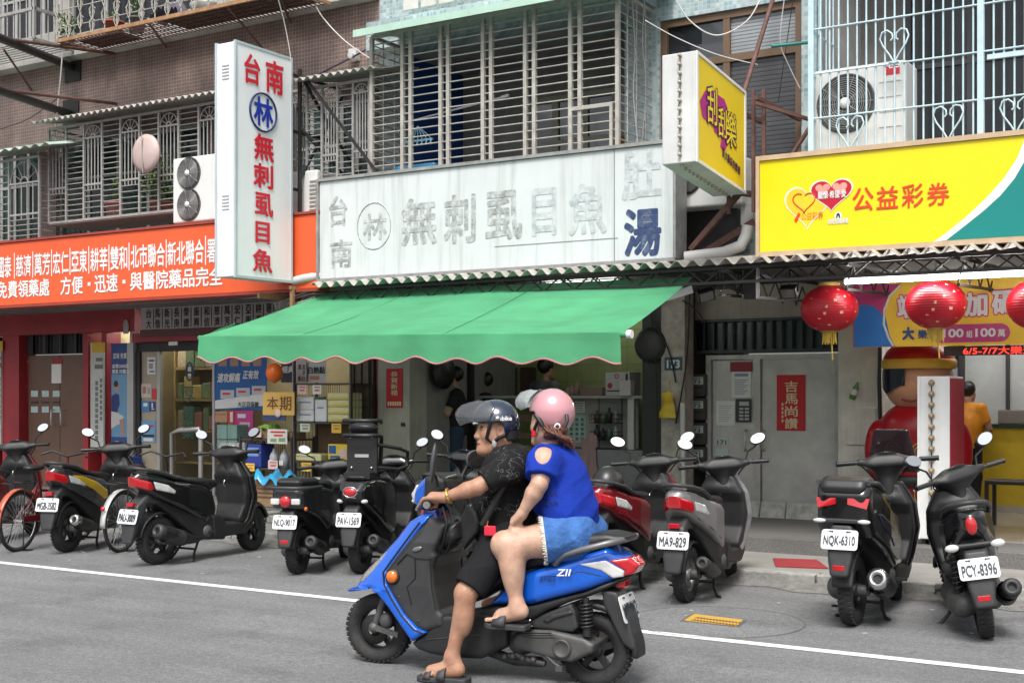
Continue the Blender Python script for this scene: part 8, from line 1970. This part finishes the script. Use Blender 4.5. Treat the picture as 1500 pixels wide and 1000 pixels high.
m=MB();ptext(m,'H',273,538,283,553,.03,Yw,Yw-.006);m.lathe((c.x-.03,Yw-.006,c.z+.075),(0,1,0),[(.016,0),(.001,0)],10);m.lathe((c.x+.03,Yw-.006,c.z+.075),(0,1,0),[(.016,0),(.001,0)],10);part('lettering',m,inkb,o)
m=MB(); 
for k,t in enumerate('厚德藥'):ptext(m,t,267,566+k*27,285,589+k*27,.006,Yw,Yw-.004)
part('lettering',m,M_('green brush ink',(.015,.075,.05)),o)
def bpanel(px0,py0,px1,py1,mm,name='print',Y=Yw,dy=.005):m=MB();pbox(m,px0,py0,px1,py1,Y-dy,0,.001);return m
o=banner('poster','large blue poster with bold white slogan on the pharmacy window',311,522,391,600,Yw,bluec,'poster');m=MB();m._add([W(311.3,587,Yw)+Vector((0,-.006,0)),W(391,575,Yw)+Vector((0,-.006,0)),W(391,594,Yw)+Vector((0,-.006,0)),W(311.3,599,Yw)+Vector((0,-.006,0))],[(0,1,2,3)]);part('white_band',m,paper,o)
m=MB();ptext(m,'速攻解痛',319,546,353,560,.03,Yw,Yw-.008,.2);ptext(m,'正有效',356,542,380,555,.03,Yw,Yw-.008,.2);part('lettering',m,paper,o)
m=MB();ptext(m,'大正百保能',349,588,380,596,.02,Yw,Yw-.009);part('lettering',m,inkb,o)
for k in range(3):m=MB();pbox(m,323+k*23,571-k*3,343+k*23,584-k*3,Yw-.007,0,.001);part('product_picture',m,M_('product white',(.45,.47,.5)),o);m=MB();pbox(m,326+k*23,575-k*3,337+k*23,578-k*3,Yw-.009,0,.001);part('product_print',m,M_('red sticker',(.55,.03,.04)),o)
for k in range(4):m=MB();pbox(m,320+k*17,525,332+k*17,536,Yw-.005,0,.001);part('face_picture',m,M_('poster skin',(.36,.2,.14),.4),o)
c=W(402,546,11.8);o=thing('balloon','orange balloon hanging before the blue pharmacy poster','balloon',c-Vector((0,0,.12)));part('skin',MB().ball(c,(.105,.105,.115),22,14).bar(c-Vector((0,0,.112)),c-Vector((0,0,.13)),.008,6,.015),M_('orange latex',(.75,.14,.012),.3,var=.02),o);part('string',MB().bar(c+Vector((0,0,.11)),c+Vector((0,.1,.9)),.003,4),cable_w,o)
sheet('poster','dark poster with white characters right of the balloon',(412,523,432,560),M_('midnight poster',(.02,.02,.05)),'poster',(),texts=[('經典',414,536,431,546,paper,.02)])
sheet('poster','pale grey poster with bold black heading at the top of the shelf rack',(436,530,478,560),M_('pale grey poster',(.44,.44,.45)),'poster',[(454,550,468,556,M_('rust print',(.4,.16,.1)))],Y=12.1,texts=[('白熱點',452,537,477,547,inkb,.03)])
sheet('poster','narrow pale poster with dark red vertical characters',(434,527,449,560),M_('mauve poster',(.40,.36,.37)),'poster',(),Y=12.06,texts=[('北',443,534,448,541,inkb,.01),('不',443,543,448,550,inkb,.01),('自',443,551,448,558,inkb,.01),('預',437,534,442,541,M_('maroon card',(.24,.02,.03)),.01),('服',437,551,442,558,M_('maroon card',(.24,.02,.03)),.01)])
o=banner('poster','tan yellow board with two large brush characters leaning above the shelf',386,574,432,608,11.85,M_('tan yellow card',(.58,.36,.09)),'poster',[('本',392,581,409,599,M_('brown brush ink',(.14,.05,.02)),.01),('期',411,580,428,601,M_('brown brush ink',(.14,.05,.02)),.01)],t=.012);m=MB();pbox(m,384,605,418,616,11.845,.012,0);part('navy_band',m,M_('navy band',(.03,.045,.12)),o);c=W(407,605,11.83);part('rosette',MB().ball(c,(.05,.01,.05),14,8),M_('pale rosette',(.6,.46,.4)),o)
sheet('poster','magenta leaflet with white pictures low on the pharmacy window',(345,601,371,640),M_('magenta leaflet',(.52,.05,.25)),'poster',[(348,606,360,612,paper),(351,618,366,625,pinkc),(348,629,362,636,paper)])
sheet('poster','orange and beige leaflet left of the red strip poster',(313,602,333,618),M_('beige orange leaflet',(.48,.26,.15)),'poster',[(315,605,331,608,M_('rust print',(.4,.16,.1)))])
sheet('poster','narrow red poster with white characters',(334,601,344,621),M_('red sticker',(.55,.03,.04)),'poster',[(337,603,341,618,paper)])
# lit goods behind the pharmacy glass
rr=random.Random(21);gm=[M_('goods %d' % k,c_,.5,var=.25,scale=18) for k,c_ in enumerate(((.55,.42,.12),(.48,.20,.14),(.50,.48,.42),(.20,.30,.14),(.12,.22,.34),(.60,.50,.30)))]
o=thing('goods_shelf','tall shelf packed with bags and boxes behind the pharmacy glass','shelf',(wx(290,13.6),13.6,.25));x0,x1=wx(262,13.5),wx(335,13.5)
part('boards',MB().box(x0,x1,13.4,13.9,.6,.63).box(x0,x1,13.4,13.9,1.05,1.08).box(x0,x1,13.4,13.9,1.5,1.53).box(x0,x1,13.4,13.9,1.95,1.98).box(x0,x0+.03,13.4,13.9,.25,2.4).box(x0,x1,13.87,13.9,.25,2.4),M_('warm shelf board',(.45,.33,.12)),o)
for r_,z in enumerate((1.08,1.53,1.98)):
    x=x0+.05;n_=0
    while x < x1-.1:
        w=rr.uniform(.1,.2);h_=rr.uniform(.18,.34);ci=rr.randrange(6);d=gm[ci]
        single('goods_pack',MB().box(x,x+w,13.42,13.6,z+.001,z+h_),d,'%s packet, %s from the left on the %s board behind the pharmacy glass' % (('amber','rust red','cream','green','blue','straw')[ci],('first','second','third','fourth','fifth','sixth','seventh','eighth','ninth')[n_],('lower','middle','upper')[r_]),'packet','packets behind the pharmacy glass',bevel=.02);x += w+rr.uniform(.005,.03);n_ += 1
# shelf racks on the pavement
rackm=M_('dark rack metal',(.06,.052,.05),.5,metal=.3)
def rack(label,px0,px1,boards,ztop,Y,dep=.42):
    x0,x1=wx(px0,Y),wx(px1,Y);o=thing('shelf_rack',label,'shelf',((x0+x1)/2,Y,.25),'goods racks before the pharmacy')
    for x in (x0,x1):
        for y in (Y,Y+dep):part('post',MB().box(x-.012,x+.012,y-.012,y+.012,.25,ztop),rackm,o)
    for z in boards:part('board',MB().box(x0+.013,x1-.013,Y-.005,Y+dep,z-.02,z),rackm,o)
    m=MB()
    for x in (x0,x1):
        for k in range(7):m.bar((x,Y+.03+k*.06,.3),(x,Y+.03+k*.06,boards[-1]),.004,4)
    for k in range(10):xx=x0+.05+k*.035;m.bar((xx,Y+dep-.01,.3),(xx,Y+dep-.01,boards[-1]),.004,4)
    part('side_wire',m,rackm,o);return x0,x1
Yk=11.95
zb=[wz(470,y,Yk) for y in (712,676,618,561)]
rx0,rx1=rack('tall dark rack with tissue packs and yellow boxes before the soup shop shutter',431,514,[.42,*zb],zb[-1]+.3,Yk)
zc=[wz(400,y,Yk) for y in (713,686,643)]
lx0,lx1=rack('low dark rack with white bottles before the pharmacy window',352,427,[.40,*zc],zc[-1]+.03,Yk)
m=MB().box(wx(462,Yk+.3),wx(512,Yk+.3),Yk+.35,Yk+.38,zb[0],zb[2]-.03);single('cardboard_sheet',m,dkcard,'brown cardboard sheet at the back of the tall rack','cardboard')
def pack(name,label,r,z0,m_,cat,d=.25,Y=Yk+.02,group=None,prints=(),bevel=.012):
    x0,x1,_,z1=rect(*r,Y);z0=z0+.002;o=thing(name,label,cat,((x0+x1)/2,Y,z0),group);part('pack_body',MB().box(x0,x1,Y,Y+d,z0,z1),m_,o,bevel=bevel)
    for (a,b,c,e,mm) in prints:m=MB();pbox(m,a,b,c,e,Y-.001,0,.003);part('print',m,mm,o)
    return o
tis=M_('white tissue wrap',(.62,.63,.64),.4,var=.12);tisy=M_('cream tissue wrap',(.62,.58,.32),.4)
g1='tissue packs on the tall rack'
blu=M_('blue grey print',(.2,.23,.36))
pack('tissue_pack','white tissue pack at the left of the tall rack, lower of two',(434,600,459,617),zb[2],tis,'tissue pack',group=g1,prints=[(438,606,455,608,blu)])
z_=wz(434,600,Yk+.02)
pack('tissue_pack','white tissue pack lying on another at the left of the tall rack',(434,581,459,599),z_,tis,'tissue pack',group=g1,prints=[(438,588,455,590,blu)])
pack('tissue_pack','white tissue pack standing upright between the other tissue packs',(461,585,478,617),zb[2],tis,'tissue pack',group=g1,prints=[(465,596,474,598,blu)])
zz=zb[2]
for k in range(4):
    y1=617-k*10.6;pack('tissue_pack','cream and yellow tissue pack, %s of the stack of four' % ('lowest','second from below','third from below','topmost')[k],(480,y1-10,511,y1),zz,tisy,'tissue pack',group=g1,prints=[(481,y1-3.5,510,y1-1,M_('yellow band',(.62,.45,.04)))]);zz=wz(480,y1-10,Yk+.02)
pack('yellow_box','yellow and blue printed box on the right of the tall rack',(480,650,510,674),zb[1],M_('yellow blue box',(.70,.50,.05),.4),'box',prints=[(482,652,492,664,bluec),(484,667,498,673,bluec),(496,658,508,670,M_('pale rosette',(.6,.46,.4)))])
pack('flat_box','long flat cream box lying on the middle board of the tall rack',(430,664,470,674),zb[1],M_('cream box',(.56,.52,.28),.5),'box',prints=[(433,667,462,669,M_('grey print',(.3,.3,.3)))])
pack('yellow_box','yellow printed box on the lowest visible board of the tall rack',(487,688,512,712),zb[0],M_('yellow blue box',(.70,.50,.05),.4),'box',prints=[(490,692,497,706,paper),(500,694,508,704,paper)])
pack('flat_box','blue and white pictured flat box low on the tall rack',(450,699,484,711),zb[0],paper,'box',prints=[(452,701,482,709,M_('navy band',(.03,.045,.12))),(462,702,471,708,paper)])
def pcard(k,lab,r,m_,Y=Yk-.03):o=banner('price_card',lab,*r,Y,m_,'price card',group='price cards on the racks');m=MB();pbox(m,r[0]+2,r[1]+2,r[2]-2,r[1]+4,Y-.005,0,.001);pbox(m,r[0]+3,r[1]+6,r[2]-3,r[1]+9,Y-.005,0,.001);part('print',m,M_('rust print',(.4,.16,.1)),o)
for k,(r,m_,lab) in enumerate((((436,564,449,577),pinkc,'pink price card at the upper left of the tall rack'),((458,564,471,577),paper,'white price card on the top board of the tall rack'),((440,620,454,632),mintc,'mint price card left on the second board of the tall rack'),((486,620,500,634),yellowc,'yellow price card right on the second board of the tall rack'),((442,677,456,690),yellowc,'yellow price card left under the flat cream box'),((481,678,495,692),mintc,'mint price card under the yellow and blue box'),((368,628,383,640),pinkc,'pink price card on the top of the low rack'),((393,674,407,687),pinkc,'pink price card under the white bottles'),((360,678,373,690),yellowc,'yellow price card left on the low rack'))):pcard(k,lab,r,m_)
o=sheet('price_sign','large pale price sign with red and green print on the low rack',(392,628,421,650),M_('pale sign card',(.58,.58,.54)),'sign',[(396,631,418,634,M_('red sticker',(.55,.03,.04))),(401,636,414,639,M_('red sticker',(.55,.03,.04))),(396,642,405,647,M_('goods 3',(.2,.3,.14))),(408,641,418,647,M_('goods 3',(.2,.3,.14)))],Y=Yk-.04)
for k,a in enumerate((402,417)):
    c=W(a,674,Yk+.1);c.z=zc[1]+.002;o=thing('bottle',('white plastic bottle at the left of the low rack','white plastic bottle at the right of the low rack')[k],'bottle',c,'white bottles on the low rack')
    part('bottle_body',MB().lathe(c,Z_,[(.001,0),(.058,0),(.06,.14),(.05,.17),(.022,.21),(.022,.24),(.001,.24)],18),M_('milky bottle',(.42,.42,.44),.35),o);part('label_band',MB().box(c.x-.035,c.x+.03,c.y-.063,c.y-.058,c.z+.04,c.z+.1),paper,o)
pack('blue_box','deep blue box at the left of the low rack',(360,650,382,685),zc[1],M_('deep blue card',(.02,.04,.26)),'box',prints=[(363,655,379,668,M_('sky print',(.16,.27,.5)))])
pack('carton','open brown carton on top of the low rack',(372,632,428,642),zc[2],card,'carton',bevel=.004)
m=MB();c=W(395,624,Yk+.1)
for k in range(5):m.ball(c+Vector((-.12+k*.06,.0,-.02+.01*(k % 2))),(.06,.06,.03),12,7,Matrix.Rotation(.3*k,3,'Y').to_3x3())
single('green_packs',m,M_('lime foil',(.20,.36,.03),.3,var=.25),'lime green foil packets heaped on the open brown carton','packets')
pack('detergent_pouch','pale blue refill pouch on the lowest board of the low rack',(398,694,411,713),zc[0],M_('pale blue pouch',(.35,.52,.62),.35),'pouch',d=.08)
m=MB();P=[]
c0,c1=wx(383,11.7),wx(430,11.7)
for i in range(14):u=i/13;P.append([(c0+(c1-c0)*u,11.55+.35*v,.62+.05*math.sin(u*14+v*5)+.04*math.sin(v*9+u*4)-.1*(v < .1)) for v in (0,.15,.35,.55,.8,1)])
single('blue_tarp',m.grid(P),M_('bright blue plastic',(.05,.34,.60),.3,var=.2),'bright blue plastic sheet spread over the cartons by the low rack','tarp')
o=thing('carton','large brown carton with dark print at the foot of the low rack','carton',W(405,760,11.65));x0,x1=wx(372,11.62),wx(424,11.62);part('box_body',MB().box(x0,x1,11.62,11.95,.251,.60),card,o,bevel=.006);m=MB(); 
for k in range(3):m.box(x0+.06,x1-.08,11.614,11.618,.36+k*.05,.378+k*.05)
part('print',m,M_('brown ink',(.1,.06,.035)),o)
for k in range(3):m=MB();x=wx(383+k*13,11.35);m.box(x-.09,x+.09,11.2,11.5,.117+.0,.2+.03*(k == 1));single('paving_brick',m,stone,('grey concrete block by the carton, left of three','thicker grey concrete block between two others','grey concrete block by the carton, right of three')[k],'block','loose concrete blocks',bevel=.01)
m=MB(); 
for k in range(8):c=W(330+4*k,655+(k % 3)*6,12.2);m.ball(c,(.1,.08,.07),10,7)
single('plastic_sacks',m,M_('crumpled clear plastic',(.32,.34,.33),.25,var=.3,bump=.8,bscale=18),'crumpled clear plastic sacks heaped behind the glass door handle bar','sacks')
m=MB().tube([W(252,740,11.9),W(252,634,11.9),W(262,630,11.85),W(292,628,11.85),W(294,640,11.85),W(294,740,11.9)],.03,8)
single('metal_rail',m,M_('brushed rail',(.34,.33,.32),.35,metal=.6),'low metal hoop rail before the pharmacy glass door','rail')
for k in range(4):
    m=MB();pbox(m,318+(k % 2)*15,622+(k//2)*22,332+(k % 2)*15,643+(k//2)*22,12.4,.25,0);single('mint_carton',m,M_('mint carton',(.22,.36,.33),.6,var=.2),'mint carton stacked inside the pharmacy window, %s %s' % (('upper','lower')[k//2],('left','right')[k % 2]),'carton','mint cartons in the pharmacy window',bevel=.006)
m=MB();pbox(m,160,668,192,700,12.35,.2,0);o=single('blue_crate',m,M_('royal blue box',(.015,.05,.26),.5),'royal blue box under the striding man poster','box',bevel=.01)

# --- pavement and road details
m=MB();pa=[G(a,b,.117) for a,b in ((1132,818),(1196,820),(1214,833),(1136,830))];m.slab(list(reversed(pa)),(0,0,.008));single('red_mat',m,M_('red ribbed mat',(.28,.025,.03),.9,bump=.8,bscale=160),'red ribbed rubber mat on the kerb by the steel door','mat')
c=G(1047,910);o=thing('manhole_cover','round concrete patch with a yellow lettered plate in the road','manhole',c)
n_=40;m=MB();m._add([c+Vector((.62*math.cos(2*math.pi*k/n_),.62*math.sin(2*math.pi*k/n_),.003)) for k in range(n_)],[tuple(range(n_))]);part('patch',m,asphalt,o)
part('ring',MB().tube([c+Vector((.62*math.cos(2*math.pi*k/n_),.62*math.sin(2*math.pi*k/n_),.0015)) for k in range(n_)],.007,4,closed=True),M_('joint tar',(.12,.12,.12),.9),o)
pl=[G(a,b) for a,b in ((1017,900),(1088.5,908.7),(1079,918),(1002,909.5))];e1=(pl[1]-pl[0]).normalized();e2=(pl[0]-pl[3]).normalized();cc=sum(pl,Vector())/4
part('plate_rim',MB().slab([p+(p-cc).normalized()*.03+Vector((0,0,.0035)) for p in reversed(pl)],(0,0,.002)),M_('cast iron',(.10,.095,.09),.7),o);part('yellow_plate',MB().slab([p+Vector((0,0,.0065)) for p in reversed(pl)],(0,0,.002)),M_('worn yellow plate',(.52,.31,.05),.7,dirt=(.22,.16,.07),dscale=18),o)
m=MB();rr=random.Random(6)
for i in range(14):
    for j in range(2):p=pl[3]+e1*(.06+i*(pl[1]-pl[0]).length*.064)+e2*(.05+j*.1)+Vector((0,0,.0095));m.obox(p,(.006,.026,.001),Matrix.Rotation(math.atan2(e1.y,e1.x),3,'Z'));m.obox(p+e1*.012,(.007,.007,.001),Matrix.Rotation(math.atan2(e1.y,e1.x),3,'Z'))
part('raised_marks',m,M_('worn brown marks',(.17,.10,.03),.8),o)
rr=random.Random(12);m=MB()
for k in range(70):x=rr.uniform(-16,-1);y=rr.uniform(8.3,10.2);a=rr.uniform(0,3.1);L=rr.uniform(.006,.02);m.obox((x,y,.004),(L,L*.5,.002),Matrix.Rotation(a,3,'Z'))
o=single('litter',m,M_('pale litter',(.45,.44,.40),.9),'scattered scraps of pale litter along the gutter','litter',kind='stuff')

# --- bicycles
def bicycle(label,pc,r,col,px_front,fender_m,carrier=True):
    p0=G(*pc);best=None
    for k in range(-20,100):
        q=p0+Vector((math.sin(R(k)),math.cos(R(k)),0))*1.05;e=abs(col_of(q)-px_front)
        if best is None or e < best[0]-1.5 and best[0] > 4:best=(e,R(k))
    o=thing('bicycle',label,'bicycle',p0,'bicycles among the scooters',rot=(.04,0,math.pi/2-best[1]))
    for x,nm in ((0,'wheel'),(1.05,'wheel')):
        w=part(nm,MB().tube([(x+r*.965*math.cos(k*.1309),0,r+r*.965*math.sin(k*.1309)) for k in range(48)],.019,8,closed=True),tyre_m,o)
        part('rim',MB().tube([(x+r*.9*math.cos(k*.1309),0,r+r*.9*math.sin(k*.1309)) for k in range(48)],.011,6,closed=True),chrome,w)
        m=MB()
        for k in range(32):a=k*2*math.pi/32;b_=a+(.5 if k % 2 else -.5);m.bar((x+.025*math.cos(b_),.02*(1 if k % 4 < 2 else -1),r+.025*math.sin(b_)),(x+r*.9*math.cos(a),0,r+r*.9*math.sin(a)),.0022,4)
        m.bar((x,-.05,r),(x,.05,r),.02,10);part('spokes',m,chrome,w)
        m=MB();P=[[(x+(r+.025)*math.cos(t),y,r+(r+.025)*math.sin(t)) for y in (-.03,0,.03)] for t in [R(v) for v in range(-5 if x else 10,190 if not x else 140,8)]];m.grid(P);f=part('fender',m,fender_m,o);md=f.modifiers.new('thick','SOLIDIFY');md.thickness=.004
    m=MB();bb=(.43,0,.28);st=(.3,0,.68);hd=(.82,0,.72);hb=(.86,0,.55)
    for a,b_,t in ((bb,(.27,0,.80),.016),(bb,hb,.018),((.31,0,.6),hb,.016),((0,.05,r),bb,.01),((0,-.05,r),bb,.01),((0,.05,r),st,.009),((0,-.05,r),st,.009),(hd,hb,.02),(hb,(1.05,.05,r),.012),(hb,(1.05,-.05,r),.012),(hd,(.79,0,.92),.013)):m.bar(a,b_,t,8)
    part('frame',m,col,o)
    part('saddle',MB().ball((.22,0,.84),(.14,.085,.04),16,8),seat_m,o);part('handlebar',MB().tube([(.72,.28,.94),(.8,.2,.98),(.79,0,.93),(.8,-.2,.98),(.72,-.28,.94)],.012,8),black_steel,o)
    part('crank',MB().lathe((.43,-.05,.28),Y_,[(.001,0),(.09,0),(.09,.006),(.001,.006)],24).bar((.43,-.07,.28),(.55,-.09,.2),.01,6).box(.52,.6,-.16,-.09,.185,.205).bar((.43,.07,.28),(.31,.09,.36),.01,6).box(.27,.35,.09,.16,.355,.375),chrome,o)
    part('chain_guard',MB().box(0,.46,-.065,-.055,.30,.36),col,o)
    if carrier:part('carrier',MB().tube([(-.2,.06,r*2+.09),(.24,.06,r*2+.09)],.007,6).tube([(-.2,-.06,r*2+.09),(.24,-.06,r*2+.09)],.007,6).bar((-.2,-.06,r*2+.09),(-.2,.06,r*2+.09),.007).bar((0,.06,r*2+.09),(0,.06,r),.006).bar((0,-.06,r*2+.09),(0,-.06,r),.006).bar((-.02,-.06,r*2+.09),(-.02,.06,r*2+.09),.006),black_steel,o)
    part('reflector',MB().lathe((-r-.03,0,r+.16),(-1,0,.2),[(.025,0),(.022,.012),(.001,.014)],12),red_lens,o)
    part('kick_stand',MB().tube([(0,.06,r),(-.05,.1,.02),(.1,.1,.01),(.1,-.1,.01),(-.05,-.1,.02),(0,-.06,r)],.007,6),black_steel,o)
bicycle('dark red bicycle with an orange red rear fender at the left edge',(26,807),.305,P_RED,118,M_('orange red fender',(.5,.10,.05),.3))
bicycle('black bicycle with a silver rear fender between the yellow and black scooters',(177,808),.305,P_BLACK,262,M_('silver fender',(.62,.62,.62),.25,metal=.5))

# --- extras on the parked scooters
def on(root,name,label,cat,mbs,group=None):
    o=thing(name,label,cat,root.location,group,rot=tuple(root.rotation_euler)); 
    o.scale=root.scale
    for nm,mb,mm in mbs:part(nm,mb,mm,o)
    return o
r=sc_pav
fr=MB().tube([(.12,.12,1.0),(.10,.14,1.22),(.02,.17,1.3),(-.1,.17,1.31),(-.16,.1,1.31),(-.16,-.1,1.31),(-.1,-.17,1.31),(.02,-.17,1.3),(.10,-.14,1.22),(.12,-.12,1.0)],.02,8).tube([(.12,.13,1.45-.02),(0,.17,1.45),(-.14,.15,1.45),(-.17,.06,1.45),(-.17,-.06,1.45),(-.14,-.15,1.45),(0,-.17,1.45),(.12,-.13,1.43)],.02,8).tube([(-.02,-.15,1.22),(.1,-.33,1.18),(.3,-.34,1.14),(.3,-.33,1.0),(.12,-.3,.98),(-.02,-.14,1.0)],.018,8)
on(r,'child_seat','tall black child seat with tubular rails on the round tailed scooter','child seat',[('back_panel',MB().box(-.06,-.02,-.15,.15,.95,1.33),M_('black seat board',(.014,.014,.015),.45)),('frame',fr,black_p),('head_cushion',MB().ball((-.02,0,1.38),(.1,.15,.055),20,10),seat_m),('seat_pad',MB().ball((.12,0,.96),(.16,.16,.05),18,8),seat_m),('label_plate',MB().box(-.064,-.06,-.07,.07,1.10,1.13),M_('grey tag',(.4,.4,.4))),('clamp',MB().box(-.2,.1,-.13,.13,.9,.96),black_p),('bolt',MB().ball((-.066,-.11,1.29),.014,8,6).ball((-.066,.11,1.29),.014,8,6).ball((-.066,.1,1.0),.014,8,6).ball((-.066,-.1,1.0),.014,8,6),chrome)])

q=W(884,700,9.6);h0=None
for ob in bpy.data.objects:
    if ob.get('label','').startswith('dark red scooter with'):h0=ob
f=Field((-.2,-.2,-.02),(.2,.2,.2),.008);f.ell((0,0,0),(.15,.13,.15),0);f.half((0,0,.0),(0,0,-1),.01)
sh=f.mb();sh.v=[(a-.12,b,c+.875) for a,b,c in sh.v]
on(h0,'helmet','matt black open helmet resting on the seat of the dark red scooter','helmet',[('shell',sh,M_('matt black helmet',(.02,.02,.021),.35)),('rim',MB().tube([(-.12+.15*math.cos(k*.2618),.13*math.sin(k*.2618),.878) for k in range(24)],.009,6,closed=True),black_p)])
